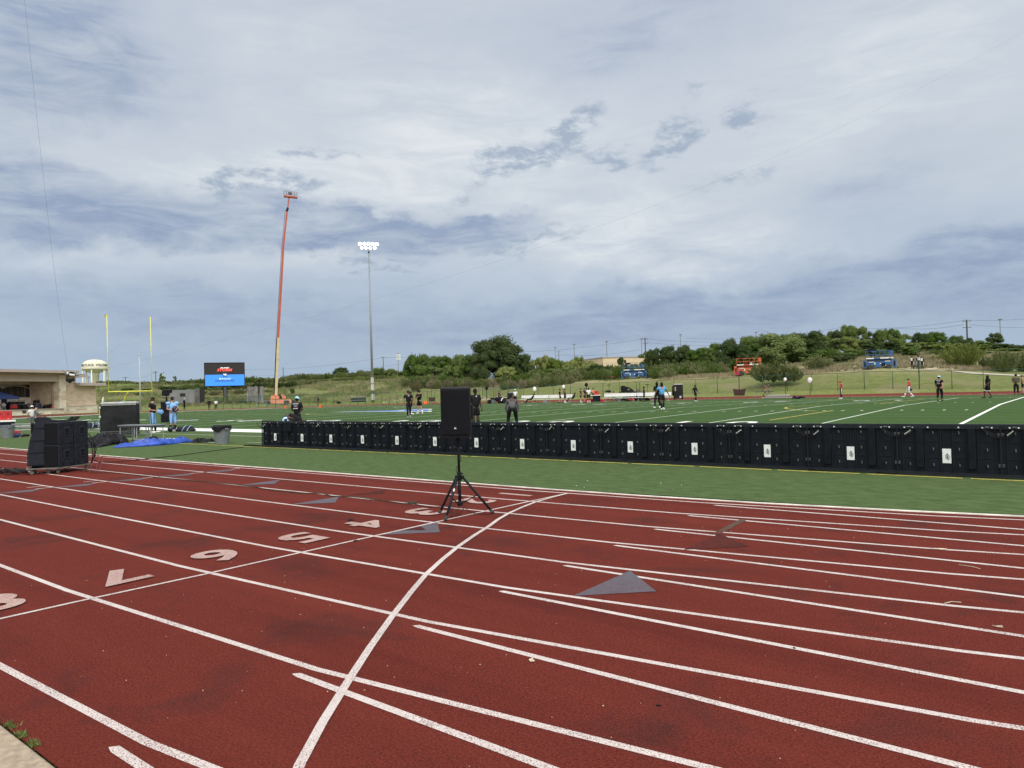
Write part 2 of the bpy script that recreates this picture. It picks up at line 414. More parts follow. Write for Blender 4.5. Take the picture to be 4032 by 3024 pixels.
def az_of(px): 
    d = ray(px, 1540); return math.atan2(d.x, d.y)
TK = sorted(TCOL); TA = [az_of(k) for k in TK]
def prof(col, d):
    if d <= col[0][0]: return col[0][1] if d > col[0][0] - 1 else 0.0
    for (a, za), (b, zb) in zip(col, col[1:]):
        if d <= b: t = (d - a) / (b - a); return za + (zb - za) * t
    return col[-1][1]
def H(x, y):
    """height of the land round the stadium"""
    d = math.hypot(x, y)
    if d < 60 or y < -2 and x > -60: return 0.0
    az = math.atan2(x, y)
    if az <= TA[0]: h = prof(TCOL[TK[0]], d)
    elif az >= TA[-1]: h = prof(TCOL[TK[-1]], d)
    else:
        for i in range(len(TA) - 1):
            if az <= TA[i + 1]:
                t = (az - TA[i]) / (TA[i + 1] - TA[i]); h = prof(TCOL[TK[i]], d) * (1 - t) + prof(TCOL[TK[i + 1]], d) * t; break
    if h > 0.05: h += (noise.noise(Vector((x * .09, y * .09, 0))) * .35 + noise.noise(Vector((x * .4, y * .4, 3))) * .10) * min(1, h / 1.5)
    return h
def TG(px, d):
    p = PD(px, 1500, d); return Vector((p.x, p.y, H(p.x, p.y)))

def land_mat():
    m = bpy.data.materials.new('land_grass'); m.use_nodes = True; t = m.node_tree; N = NT(t); b = t.nodes['Principled BSDF']
    g = N.n('ShaderNodeNewGeometry'); P = g.outputs['Position']
    s_ = N.n('ShaderNodeSeparateXYZ'); N.put(s_.inputs[0], P); zc = s_.outputs[2]
    a = N.noise(P, .16, 5, .6, .5); f = N.noise(P, 1.3, 5, .7); ff = N.noise(P, 5.0, 4, .7)
    c = N.mix(N.mr(f, .35, .65), (0.130, 0.160, 0.046), (0.205, 0.230, 0.082))
    c = N.mix(N.mr(a, .50, .66, 0, .7), c, (0.26, 0.225, 0.13))
    c = N.mix(N.mr(ff, .4, .7, 0, .35), c, (0.17, 0.175, 0.08))
    # dry ground on the crest, wilder green further up and to the left
    dry = N.m('MULTIPLY', N.mr(zc, 2.2, 3.4), N.mr(zc, 4.6, 5.6, 1, 0))
    dn = N.noise(P, .7, 5, .65, .6)
    c = N.mix(N.m('MULTIPLY', dry, N.mr(dn, .36, .62, 0, .85)), c, (0.36, 0.29, 0.19))
    left = N.mr(s_.outputs[0], -120, -95, 1, 0)
    wild = N.mix(N.mr(f, .35, .65), (0.095, 0.135, 0.036), (0.175, 0.215, 0.066))
    wild = N.mix(N.mr(a, .45, .65, 0, .6), wild, (0.18, 0.165, 0.09))
    c = N.mix(N.m('MULTIPLY', left, .85), c, wild)
    N.put(b.inputs['Base Color'], c); b.inputs['Roughness'].default_value = .95; b.inputs['Specular IOR Level'].default_value = .1
    bn = N.n('ShaderNodeBump'); bn.inputs['Strength'].default_value = .8; bn.inputs['Distance'].default_value = .15
    N.put(bn.inputs['Height'], ff); N.put(b.inputs['Normal'], bn.outputs[0])
    return m
LAND = land_mat()
def polar_land():
    m = MB(); ds = [0.5, 20, 45, 70, 85, 95, 100] + [100 + i * 2.0 for i in range(1, 51)] + [205, 212, 220, 230, 242, 256, 272, 290, 320, 380, 480, 700, 1200, 2500, 5000]
    a0, a1, n = R(-180), R(180), 360
    azs = []
    a = -180.0
    while a < 180.01:
        azs.append(R(a)); a += 0.5 if -80 < a < 12 else 4.0
    for d in ds:
        for a in azs:
            x, y = math.sin(a) * d, math.cos(a) * d
            h = H(x, y)
            m.v.append((x, y, h - (0.06 if h < 0.02 else 0.0)))
    w = len(azs)
    for i in range(len(ds) - 1):
        for k in range(w - 1):
            m.f.append((i * w + k, i * w + k + 1, (i + 1) * w + k + 1, (i + 1) * w + k)); m.mi.append(0)
    o = m.build('ground', LAND, smooth=True, fix=False)
    tag(o, 'grassy ground and slopes round the stadium', kind='structure')
    return o
polar_land()

# ------------------------------------------------------------------ track sheet
X1, X2, RI = -80.0, -7.1, 36.55        # centres of the bends, inner radius
def stadium(r, n=48, z=0.0, x1=X1, x2=X2):
    pts = []
    for i in range(n + 1):
        a = -math.pi / 2 + math.pi * i / n; pts.append((x2 + r * math.cos(a), YC + r * math.sin(a), z))
    for i in range(n + 1):
        a = math.pi / 2 + math.pi * i / n; pts.append((x1 + r * math.cos(a), YC + r * math.sin(a), z))
    return pts
m = MB()
a, b = stadium(RI - .1), stadium(45.03)
n = len(a)
outer = [(x, (YC + 54.0 + (y - YC - 45.03) if False else y), z) for x, y, z in b]
# the far straight is wider than the home straight
outer = [(x - max(0, (X1 - x) / 45.03) ** 2 * 11, y + max(0, (y - YC) / 45.03) ** 6 * 12.5, z) for x, y, z in b]
m.add(a + outer, [(i, (i + 1) % n, (i + 1) % n + n, i + n) for i in range(n)])
m.add([(X2 - 2, 1.26, .001), (70, 1.26, .001), (70, 9.9, .001), (X2 - 2, 9.9, .001)], [(0, 1, 2, 3)])
trk = m.build('running_track', TRACK, fix=False); tag(trk, 'red rubber running track', kind='structure')

# turf infield (crowned)
m = MB(); inner = RI - .055
ys = [YC - inner + .0, YC - inner + .4, 11, 12, 13.5, 17, YC - HALF, 26, 32, 38, YC, 54, 62, YC + HALF, 74, 79, 81.5, YC + inner - .4, YC + inner]
for y in ys:
    w = math.sqrt(max(0, inner ** 2 - (y - YC) ** 2)); e = .001
    for k in range(13):
        x = (X1 - w) + (X2 + w - (X1 - w)) * k / 12
        m.v.append((x, y, 0.008 if (y in (ys[0], ys[-1]) or k in (0, 12)) else 0.02 + crown(y)))
for i in range(len(ys) - 1):
    for k in range(12):
        m.f.append((i * 13 + k, i * 13 + k + 1, (i + 1) * 13 + k + 1, (i + 1) * 13 + k)); m.mi.append(0)
tag(m.build('playing_field', TURF, fix=False), 'green artificial turf of the playing field', kind='structure')
# kerb between track and turf
KERB = mat('kerb_white', (.70, .67, .60), .8, .25, 3)
m = MB(); a, b = stadium(RI + .01, 64), stadium(RI - .045, 64); n = len(a)
tp = [(x, y, .012) for x, y, z in a] + [(x, y, .012) for x, y, z in b]
m.add(a + [(x, y, .0) for x, y, z in b] + tp, [(i, (i + 1) % n, (i + 1) % n + 2 * n, i + 2 * n) for i in range(n)] + [(i + 2 * n, (i + 1) % n + 2 * n, (i + 1) % n + 3 * n, i + 3 * n) for i in range(n)] + [(i + n, i + 3 * n, (i + 1) % n + 3 * n, (i + 1) % n + n) for i in range(n)])
tag(m.build('track_kerb', KERB, fix=True), 'low white kerb along the inside of the track', kind='structure')

def strip(mb, pts, w, z):
    """flat painted line along a polyline; pts are (x, y); z a number or a function of y"""
    P = [Vector((p[0], p[1], 0)) for p in pts]; o = len(mb.v); zf = z if callable(z) else (lambda y: z)
    for i, p in enumerate(P):
        d = (P[min(i + 1, len(P) - 1)] - P[max(i - 1, 0)]).normalized(); nn = Vector((-d.y, d.x, 0)) * (w / 2)
        for q in (p + nn, p - nn): mb.v.append((q.x, q.y, zf(q.y)))
    for i in range(len(P) - 1):
        mb.f.append((o + 2 * i, o + 2 * i + 1, o + 2 * i + 3, o + 2 * i + 2)); mb.mi.append(mb.cur)
LY = [9.50, 8.55, 7.545, 6.555, 5.56, 4.565, 3.55, 2.525, 1.475]      # straight lines, inner to outer
m = MB()
for k, y in enumerate(LY):
    r = YC - y
    pts = [(x, y) for x in (X1, -60, -40, -25, -15, -10, X2)]
    for i in range(1, 40): 
        a = -math.pi / 2 + math.pi * i / 40; pts.append((X2 + r * math.cos(a), YC + r * math.sin(a)))
    pts.append((X2, YC + r)); pts.append((X1, YC + r))
    for i in range(1, 40):
        a = math.pi / 2 + math.pi * i / 40; pts.append((X1 + r * math.cos(a), YC + r * math.sin(a)))
    pts.append((X1, y))
    strip(m, pts, .05, .002)
    # straight chute lines that part from the bend
    x0 = -3.97 + .034 * k
    yy = y + (.015 if k else -.02)
    o = len(m.v)
    m.v += [(x0, yy - .012, .0035), (x0 + .06, yy - .026, .0035), (66, yy - .026, .0035), (66, yy + .026, .0035), (x0 + .03, yy + .026, .0035)]
    m.f.append((o, o + 1, o + 2, o + 3, o + 4)); m.mi.append(0)
tag(m.build('lane_lines', PAINT, fix=False), 'white lane lines painted on the red track', kind='structure')
m = MB()
strip(m, [(-6.63, 1.47), (-6.61, 2.47), (-6.55, 3.5), (-6.53, 5.0), (-6.50, 7.0), (-6.45, 8.62), (-6.41, 9.5)], .042, .005)
arc = [(-6.40, 9.5), (-6.39, 9.1), (-6.33, 8.51), (-6.22, 8.05), (-6.08, 7.58), (-5.91, 7.14), (-5.70, 6.69), (-5.49, 6.18), (-5.25, 5.65), (-4.99, 5.14), (-4.71, 4.63), (-4.39, 4.13), (-4.05, 3.62), (-3.68, 3.09), (-3.38, 2.68), (-3.26, 2.52), (-3.05, 2.24), (-2.79, 1.92), (-2.36, 1.48)]
strip(m, arc, .052, .0065)
# little lane ticks either side of the exchange mark
for x, y0, y1 in ((-16.19, 5.23, 5.56), (-16.64, 5.23, 5.54), (-16.12, 6.25, 6.57), (-16.56, 6.25, 6.53), (-15.97, 7.21, 7.53), (-15.83, 8.21, 8.49), (-15.78, 9.18, 9.4)):
    strip(m, [(x, y0), (x, y1)], .05, .005)
tag(m.build('start_lines', PAINT, fix=False), 'white finish line and curved start line', kind='structure')
m = MB()
def poly(mb, pts, z):
    o = len(mb.v); mb.v += [(x, y, z) for x, y in pts]; mb.f.append(tuple(range(o, o + len(pts)))); mb.mi.append(mb.cur)
tri = lambda mb, x, y, z=.0048: poly(mb, [(x, y + .47), (x, y - .47), (x + .5, y)], z)
tri(m, -3.2, 5.25); tri(m, -6.49, 6.14); tri(m, -9.6, 7.02); tri(m, -12.7, 7.98)
for x, y in ((-16.2, 4.94), (-16.15, 5.92), (-16.1, 6.94), (-15.95, 7.92), (-15.85, 8.86)): 
    poly(m, [(x, y - .42), (x + .06, y + .4), (x + .42, y + .1), (x + .36, y - .08)], .0048)
m.cur = 1
tri(m, -3.15, 7.21, .0048); poly(m, [(-9.6, 7.66), (-9.2, 8.08), (-9.5, 8.43)], .0048); poly(m, [(-6.47, 6.0), (-6.22, 6.14), (-6.47, 6.29)], .0062)
m.cur = 2
poly(m, [(-3.27, 8.62), (-3.18, 8.62), (-3.14, 7.66), (-3.22, 7.66)], .0048)
tag(m.build('exchange_marks', [GREYP, BROWNP, GREENP], fix=False), 'grey and brown exchange zone triangles on the track', kind='structure')
m = MB(); m.cur = 0
rng = random.Random(4)
# lane numbers, top towards +x
DY = {8: 1.98, 7: 2.97, 6: 4.0, 5: 5.05, 4: 6.06, 3: 7.08, 2: 8.15}
for dgt, y in DY.items():
    t = text_mesh(str(dgt), .84, PAINT_D, 'lane_number', fit=(.44, .62), mtx=Matrix.Translation((-7.18, y, .013)) @ Matrix.Rotation(R(-90), 4, 'Z'), bold=.021)
    t['kind'] = 'structure'; t['label'] = 'lane number %d painted on the red track' % dgt
m = MB(); strip(m, [(-7.42, 9.03), (-6.78, 9.03)], .10, .003); o = m.build('lane_number', PAINT_D, fix=False); o['kind'] = 'structure'; o['label'] = 'lane number 1 painted on the red track'
# concrete edge in the near corner
CONC = mat('path_concrete', (.37, .295, .215), .9, .22, 25, bump=.5, bscale=160, detail=6)
GRAV = mat('gravel_edge', (.16, .14, .12), .95, .5, 90, bump=.8, bscale=120)
m = MB(); m.box((-30, .92, -.03), (200, .64, .10), bev=.012); o = m.build('concrete_path', CONC); tag(o, 'pale concrete edging beside the track', kind='structure')
m = MB(); m.box((-30, -9.1, -.06), (200, 19.35, .06)); tag(m.build('gravel_strip', GRAV), 'grey gravel behind the concrete edging', kind='structure')
# weeds in the joint
WEED = mat('weed_green', (.10, .16, .035), .8, .3, 40)
for i, (x0, x1, cnt) in enumerate([(-4.42, -3.98, 420)]):
    m = MB(); rg = random.Random(5)
    for _ in range(cnt):
        x = rg.uniform(x0, x1); y = 1.275 + rg.gauss(0, .012); h = rg.uniform(.008, .03); a = rg.uniform(0, 6.3); w = rg.uniform(.002, .0035); l = rg.uniform(0, .02); b_ = rg.uniform(0, 6.3)
        if math.sin(x * 40) < -.3: continue
        m.add([(x - math.cos(a) * w, y - math.sin(a) * w, .004), (x + math.cos(a) * w, y + math.sin(a) * w, .004), (x + math.cos(b_) * l, y + math.sin(b_) * l, h)], [(0, 1, 2)])
    o = m.build('weeds', WEED, fix=False); tag(o, 'small green weeds at the foot of the concrete edging', kind='stuff')

# ------------------------------------------------------------------ field markings
GX = -3.09
fz = lambda off: (lambda y: 0.02 + crown(y) + off)
m = MB(); m.cur = 0
yn, yf = 21.55, 70.73
for k in range(21):
    x = GX - 4.572 * k; m.cur = 0 if k in (0, 20) else 1
    strip(m, [(x, yn), (x, YC), (x, yf)], .14 if k in (0, 20) else .12, fz(.006))
m.cur = 1
for k in range(101):
    x = GX - .9144 * k
    for y in (40.0, 52.5, yn + .45, yf - .45):
        if k % 5: strip(m, [(x, y - .3), (x, y + .3)], .11, fz(.006))
m.cur = 0
XE = GX - 91.44
strip(m, [(XE - 9.14, 20.6), (GX + 9.14, 20.6)], 1.9, fz(.010))
strip(m, [(XE - 9.14, yf), (GX + .1, yf)], .16, fz(.010))
strip(m, [(XE - 10, 21.5), (XE - 10, YC), (XE - 10, yf)], 1.7, fz(.010)); 
m.cur = 1
strip(m, [(-80, 17.6), (6, 17.6)], .09, fz(.006)); strip(m, [(-24.5, 14.9), (-20.5, 17.3)], .09, fz(.006)); strip(m, [(-60, 14.55), (-26, 14.55)], .08, fz(.006))
m.cur = 2
# yellow line in taped lengths beside the boards
x = -62.0
while x < 3.5:
    L = 1.49 if x > -22 else 6.0
    strip(m, [(x + .05, 13.72), (x + L, 13.72)], .075, fz(.006)); x += L + (.06 if x > -22 else 0)
def GP(px, py): g = G(px, py); return (g.x, g.y)
strip(m, [GP(3032, 1657), GP(3250, 1623), GP(3484, 1589), GP(3640, 1573)], .11, fz(.011))
strip(m, [GP(3215, 1621), GP(3150, 1617), GP(3100, 1611.5), GP(3090, 1608.5), GP(3100, 1605), GP(3130, 1602.5), GP(3215, 1597.5)], .11, fz(.011))
strip(m, [GP(1290, 1634), GP(1225, 1633.5), GP(1204, 1632), GP(1215, 1629.5), GP(1260, 1627)], .12, fz(.011))
tag(m.build('field_lines', [FW, FWT, FY], fix=False), 'white and yellow lines painted on the turf', kind='structure')
# yard numbers
for k in range(1, 10):
    x = GX - 9.144 * k; num = 10 * k if k <= 5 else 100 - 10 * k
    for near in (True, False):
        y = 29.05 if near else 63.5
        for s_, ch in ((-1, str(num)[0]), (1, '0')):
            if k > 7 and not near: continue
            cx = x + s_ * (1.35 if near else -1.35)
            t = text_mesh(ch, 2.6, FW, 'yard_number', mtx=Matrix.Translation((cx, y, 0)) @ Matrix.Rotation(0 if near else math.pi, 4, 'Z'), bold=.05)
            for v in t.data.vertices: v.co.z = 0.02 + crown(v.co.y) + .012
            t['kind'] = 'structure'; t['label'] = 'white yard number painted on the turf'
# club mark at midfield
m = MB(); z_ = .02 + CROWN + .0
def gpoly(pts, off):
    o = len(m.v)
    for px, py in pts:
        g = G(px, py); m.v.append((g.x, g.y, .02 + crown(g.y) + off))
    m.f.append(tuple(range(o, o + len(pts)))); m.mi.append(m.cur)
RZ = lambda pts: [(1400 + a / 3.073, 1300 + b / 3.073) for a, b in pts]
m.cur = 1; gpoly(RZ([(-330, 996), (180, 984), (560, 970), (800, 958), (925, 958), (918, 990), (560, 989), (180, 990)]), .014)
m.cur = 0; gpoly(RZ([(-200, 992), (300, 979), (560, 972), (800, 961), (880, 962), (872, 986), (560, 986), (200, 988)]), .018)
m.cur = 1; gpoly(RZ([(500, 976), (600, 977), (560, 980)]), .022)
tag(m.build('midfield_mark', [mat('field_blue', (.05, .16, .48), .8, .2, 4), FW], fix=False), 'blue and white mark painted at midfield', kind='structure')

# ------------------------------------------------------------------ object materials
BLKP = mat('black_plastic', (.009, .0105, .013), .55, .25, 20, spec=.4)
BLKM = mat('black_metal', (.013, .0145, .018), .5, .2, 12, spec=.5)
BLKG = mat('black_grille', (.004, .005, .007), .8, .5, 60, spec=.2)
SUBM = mat('speaker_paint', (.017, .020, .028), .6, .25, 10, bump=.25, bscale=90)
BLKC = mat('black_cloth', (.012, .012, .015), .9, .4, 3)
CASE = mat('scuffed_black_case', (.010, .010, .012), .8, .3, 1.4, col2=(.026, .028, .029), detail=9)
GREYL = mat('light_grey', (.42, .43, .43), .6, .15, 5)
GREYM = mat('mid_grey', (.17, .18, .19), .6, .15, 5)
GREYD = mat('dark_grey', (.06, .065, .07), .6, .2, 8)
ALU = mat('aluminium', (.45, .46, .46), .4, .1, 6, metal=.7)
WHITE = mat('white_plastic', (.78, .78, .76), .5, .06, 5)
RED = mat('red_plastic', (.50, .018, .022), .45, .12, 3)
REDD = mat('dark_red_cable', (.16, .02, .02), .5, .1, 3)
ORANGE = mat('orange_paint', (.62, .16, .06), .5, .12, 2)
ORANGE2 = mat('safety_orange', (.85, .16, .02), .5, .08, 2)
WOOD = mat('worn_plywood', (.15, .14, .12), .8, .35, 9)
RUBBER = mat('rubber_grey', (.05, .055, .05), .8, .3, 20)
BINGREY = mat('bin_grey', (.15, .165, .175), .5, .12, 6)
NAVY = mat('navy_vinyl', (.012, .022, .075), .4, .2, 5)
TARPB = mat('blue_tarp', (.018, .065, .38), .45, .35, 3)
TARPK = mat('black_tarp', (.015, .015, .018), .6, .4, 3)
YELLOW = mat('goal_yellow', (.72, .70, .08), .45, .05, 3)
LABW = mat('label_white', (.72, .75, .75), .5, .06, 20)
GRNT = mat('label_green', (.02, .12, .06), .6, .1, 20)
DKT = mat('label_dark', (.02, .03, .03), .6, .1, 20)
CABLE = mat('black_cable', (.012, .012, .012), .5, .2, 20)
TAPE = mat('white_tape', (.6, .6, .58), .6, .2, 60)

# ------------------------------------------------------------------ loudspeaker on a tripod
def facecam(p, rel=0.0):
    """rotation about z that turns local -y towards the camera, plus rel degrees"""
    return math.atan2(p.x, -p.y) * 1.0 + math.pi + R(rel) if False else math.atan2(-p.x, p.y) + R(rel)
sp = PD(1803, 1700, 9.66); spz = facecam(sp, -8)
st = thing('speaker_stand', 'black tripod speaker stand on lane two and three of the red track', 'stand', (sp.x, sp.y, 0))
feet = [G(1733, 2024), G(1756, 2052), G(1938, 2024)]
o_ = Vector((sp.x, sp.y, 0))
m = MB(); m.tube([(0, 0, .16), (0, 0, .60)], .0215, 14); m.tube([(0, 0, .60), (0, 0, 1.08)], .0175, 14); m.build('pole', BLKM, st, True)
m = MB(); m.lathe([(.0, .49), (.03, .49), (.036, .50), (.036, .545), (.028, .56), (.028, .585), (.023, .60), (0, .60)], n=14); m.box((.04, 0, .575), (.04, .02, .02), bev=.004)
for f in feet: 
    d = (f - o_).normalized(); m.box((d.x * .035, d.y * .035, .52), (.06, .03, .05), math.atan2(d.y, d.x), .004)
m.build('collar', BLKP, st)
m = MB(); m.lathe([(0, .93), (.026, .93), (.03, .94), (.03, .99), (.024, 1.0), (.024, 1.03), (0, 1.03)], n=14); m.box((-.045, 0, .965), (.06, .018, .03), bev=.004); m.build('height_clamp', BLKP, st)
for f in feet:
    d = f - o_; d.z = 0; top = d.normalized() * .05; top.z = .52; e = d.copy(); e.z = .03
    lg = MB().tube([top, top.lerp(e, .5), e], .0165, 12).build('leg', BLKM, st, True)
    dd = (e - top).normalized()
    MB().tube([e - dd * .04, e + dd * .025], .0205, 12).build('rubber_foot', RUBBER, lg, True)
    q = top.lerp(e, .50); MB().tube([(d.normalized().x * .03, d.normalized().y * .03, .165), q], .008, 8).build('brace', BLKM, st)
MB().lathe([(0, .14), (.03, .14), (.036, .15), (.036, .185), (.028, .2), (0, .2)], n=14).build('lower_hub', BLKP, st)
# a small oval sticker on the near leg
# cable wound round the pole
m = MB(); pts = []
for i in range(90):
    t = i / 89; a = t * 21 + .6; rr = .027 + .018 * math.sin(t * 9) ** 2
    pts.append((rr * math.cos(a), rr * math.sin(a), 1.05 - t * .92))
m.tube(pts, .0042, 6)
v1 = G(1806, 2035) - o_; v2 = G(1900, 2026) - o_; v3 = G(1930, 2030) - o_; v4 = G(1775, 1995) - o_; v5 = G(1680, 1999) - o_; v6 = G(1640, 1987) - o_
m.tube([(.03, .01, .14), (v4.x, v4.y, .09), (v1.x - .06, v1.y, .01), (v1.x, v1.y, .007), (.06, .02, .12), ((v2.x) * .5, (v2.y) * .5, .03), (v2.x, v2.y, .007), (v3.x, v3.y, .007)], .0042, 6)
m.tube([(.0, -.03, .14), (.03, -.10, .02), (-.06, -.12, .006), (v4.x, v4.y, .006), (v5.x, v5.y, .006), (v6.x, v6.y, .008), tuple((G(1622, 1984) - o_)[:2]) + (.012,)], .0042, 6)
o = m.build('speaker_cable', CABLE, None, True, loc=(sp.x, sp.y, 0)); tag(o, 'black cable wound down the tripod pole and trailing onto the track', 'cable')
ps = thing('loudspeaker', 'large black plastic loudspeaker with curved grille on top of the tripod stand', 'loudspeaker', (sp.x, sp.y, 0), spz)
zb, zt = 1.065, 1.742; w = .395; dpt = .36
def rrect(w, d, back, r=.03, n=4):
    """plan outline: wide gently curved front at -y, narrower back at +y"""
    p = []
    for i in range(9): t = i / 8; p.append((-w / 2 + w * t, -d / 2 - .018 * math.sin(math.pi * t)))
    p += [(w / 2 + .0, -d / 2 + .02), (w / 2 - .0, -d / 2 + .10), (back / 2, d / 2 - .03), (back / 2 - .03, d / 2), (-back / 2 + .03, d / 2), (-back / 2, d / 2 - .03), (-w / 2 + .0, -d / 2 + .10), (-w / 2, -d / 2 + .02)]
    return p
out = rrect(w, dpt, .26)
m = MB(); m.prism(out, zb + .03, zt - .03); m.prism([(x * .97, y * .97) for x, y in out], zb, zb + .03); 
o = m.build('cabinet', BLKP, ps)
bv = o.modifiers.new('bevel', 'BEVEL'); bv.width = .006; bv.segments = 2
m = MB(); k = len(out)
for (s0, z0), (s1, z1) in (((1.0, zt - .0301), (1.02, zt - .022)), ((1.02, zt - .022), (1.0, zt - .006)), ((1.0, zt - .006), (.90, zt))):
    a_ = [(x * s0, y * s0, z0) for x, y in out]; b_ = [(x * s1, y * s1, z1) for x, y in out]
    m.add(a_ + b_, [(i, (i + 1) % k, (i + 1) % k + k, i + k) for i in range(k)])
m.add([(x * .90, y * .90, zt) for x, y in out], [tuple(range(k))])
m.build('top_cap', mat('black_plastic_top', (.03, .032, .036), .5, .2, 20), ps)
# grille: fine ribbed sheet
m = MB()
nx, nz = 56, 1
for i in range(nx + 1):
    t = i / nx; x = -w / 2 + .016 + (w - .032) * t
    y = -dpt / 2 - .0215 - .018 * math.sin(math.pi * t) - (.0022 if i % 2 else 0)
    for z in (zb + .05, zt - .05): m.v.append((x, y, z))
for i in range(nx): m.f.append((2 * i, 2 * i + 2, 2 * i + 3, 2 * i + 1)); m.mi.append(0)
gr = m.build('grille', BLKG, ps)
gr.modifiers.new('solid', 'SOLIDIFY').thickness = .003
m = MB(); m.box((0.0, -dpt / 2 - .044, zb + .128), (.042, .008, .052), bev=.003); bd = m.build('badge', BLKM, ps)
t = text_mesh('JBL', .021, mat('badge_letter', (.7, .7, .7), .4), 'badge_lettering', bd, Matrix.Translation((0, -dpt / 2 - .0492, zb + .130)) @ Matrix.Rotation(R(90), 4, 'X'), bold=.0009)
m = MB(); m.box((w / 2 - .015, .02, zb + .33), (.05, .11, .20), bev=.01); m.build('side_handle', BLKG, ps)
m = MB(); m.lathe([(0, 1.03), (.026, 1.03), (.03, 1.05), (.03, zb + .002), (0, zb + .002)], n=14); m.build('pole_socket', BLKP, ps)
# sticker on the leg
d = feet[1] - o_; d.z = 0; top = d.normalized() * .05; top.z = .52; e = d.copy(); e.z = .03; q = top.lerp(e, .30)
cdir = (Vector((0, 0, CAM_H)) - (o_ + q)).normalized()
m = MB(); ax = (e - top).normalized(); sd_ = ax.cross(cdir).normalized()
m.add([q + cdir * .0175 + ax * (.026 * math.cos(a)) + sd_ * (.011 * math.sin(a)) for a in [k * math.pi / 5 for k in range(10)]], [tuple(range(10))])
m.build('sticker', LABW, st, fix=False)

# cable along a lane line with a connector
m = MB(); pts = [(-19.3, 7.2), (-18.6, 7.33), (-17.3, 7.44), (-16.09, 7.42), (-14.27, 7.49), (-12.9, 7.55), (-12.16, 7.52), (-11.34, 7.37), (-10.92, 7.42), (-10.56, 7.40), (-10.12, 7.56), (-9.71, 7.43), (-9.33, 7.55), (-9.05, 7.56), (-8.73, 7.52), (-8.02, 7.45), (-7.92, 7.5)]
m.tube([(x, y, .012) for x, y in pts], .0075, 6)
c_ = G(1625, 1984); m.box((c_.x, c_.y, .018), (.16, .035, .03), R(8), .006)
o = m.build('power_cable', mat('grey_green_cable', (.05, .055, .035), .7, .3, 9), None, True); tag(o, 'thin drab cable lying along a lane line from the speaker stack to the tripod', 'cable')

# ------------------------------------------------------------------ speaker stack on dollies
F0 = G(233, 1866); dirv = Vector((F0.x, F0.y)).normalized()
u_ = Vector((-dirv.y * -1, dirv.x * -1)) if False else Vector((dirv.y, -dirv.x))    # image right
th = R(40)
left_ax = (-u_) * math.cos(th) + dirv * math.sin(th)       # along the left face, away from the front corner
right_ax = u_ * math.sin(th) + dirv * math.cos(th)         # along the right face
corner = Vector((F0.x, F0.y)) + dirv * .06
rzb = math.atan2(right_ax.y, right_ax.x)
def cart_pt(a, b, z=0): p = corner + left_ax * a + right_ax * b; return Vector((p.x, p.y, z))
LW, RW, SH, Z0 = .74, .51, .545, .15
def sub(a0, b0, z0, label):
    c = cart_pt(a0 + LW / 2, b0 + RW / 2 - .01, 0)
    t = thing('subwoofer', label, 'subwoofer', (c.x, c.y, z0), rzb, 'subwoofers of the stack on the track')
    # local x = right axis (side with handles), local y = left axis
    MB().box((0, 0, SH / 2), (RW - .03, LW, SH - .006), bev=.012).build('cabinet', SUBM, t)
    MB().box((-RW / 2 + .006, 0, SH / 2), (.012, LW - .05, SH - .06), bev=.004).build('grille', BLKG, t)
    y = -LW / 2
    m = MB(); m.box((.02, y - .004, SH * .56), (.17, .014, .21), bev=.006); m.build('handle_plate', mat('handle_plate_grey', (.030, .034, .042), .5, .1, 6), t)
    for zc, hh in ((SH * .62, .085), (SH * .47, .05)):
        m = MB(); m.box((.02, y - .0125, zc), (.13, .008, hh), bev=.0035); m.build('handle_recess', BLKG, t)
    for x, z in ((-.11, .075), (.15, .075), (-.11, SH - .075), (.15, SH - .075)):
        MB().box((x, y - .008, z), (.055, .016, .016), ry=R(40 if x < 0 else -40) * (1 if z < .3 else -1), bev=.004).build('latch', BLKM, t)
    return t
sub(0, 0, Z0, 'lower subwoofer with its grille turned to the left, at the near corner of the stack')
sub(0, RW, Z0, 'lower subwoofer standing behind the near one, by the red cables')
sub(0, 0, Z0 + SH, 'upper subwoofer at the near corner, right on top of the lower one')
sub(0, RW, Z0 + SH, 'upper subwoofer at the rear right of the stack')
def dolly(c, rz, w, l, label):
    t = thing('dolly', label, 'dolly', c, rz, 'wooden dollies under the speaker stack')
    MB().box((0, 0, .132), (l, w, .03), bev=.004).build('deck', WOOD, t)
    for sx in (-1, 1):
        for sy in (-1, 1):
            x, y = sx * (l / 2 - .09), sy * (w / 2 - .08)
            f = MB(); f.box((x, y, .112), (.09, .08, .012)); f.prism([(-.03, .11), (.03, .11), (.040, .04), (.02, .035)], y - .028, y - .022, 'y', Matrix.Translation((x, 0, 0)))
            f.prism([(-.03, .11), (.03, .11), (.040, .04), (.02, .035)], y + .022, y + .028, 'y', Matrix.Translation((x, 0, 0)))
            cs = f.build('caster', GREYM, t)
            MB().lathe([(.015, -.018), (.04, -.018), (.045, -.010), (.045, .010), (.04, .018), (.015, .018)], (x + .025, y, .046), 14, Matrix.Rotation(R(90), 3, 'X')).build('wheel', mat('caster_wheel', (.16, .17, .13), .5, .3, 30), cs)
    return t
c = cart_pt(LW / 2, RW - .01)
dolly((c.x, c.y, 0), rzb, LW + .04, RW * 2 + .12, 'grey wooden dolly on casters under the four subwoofers')
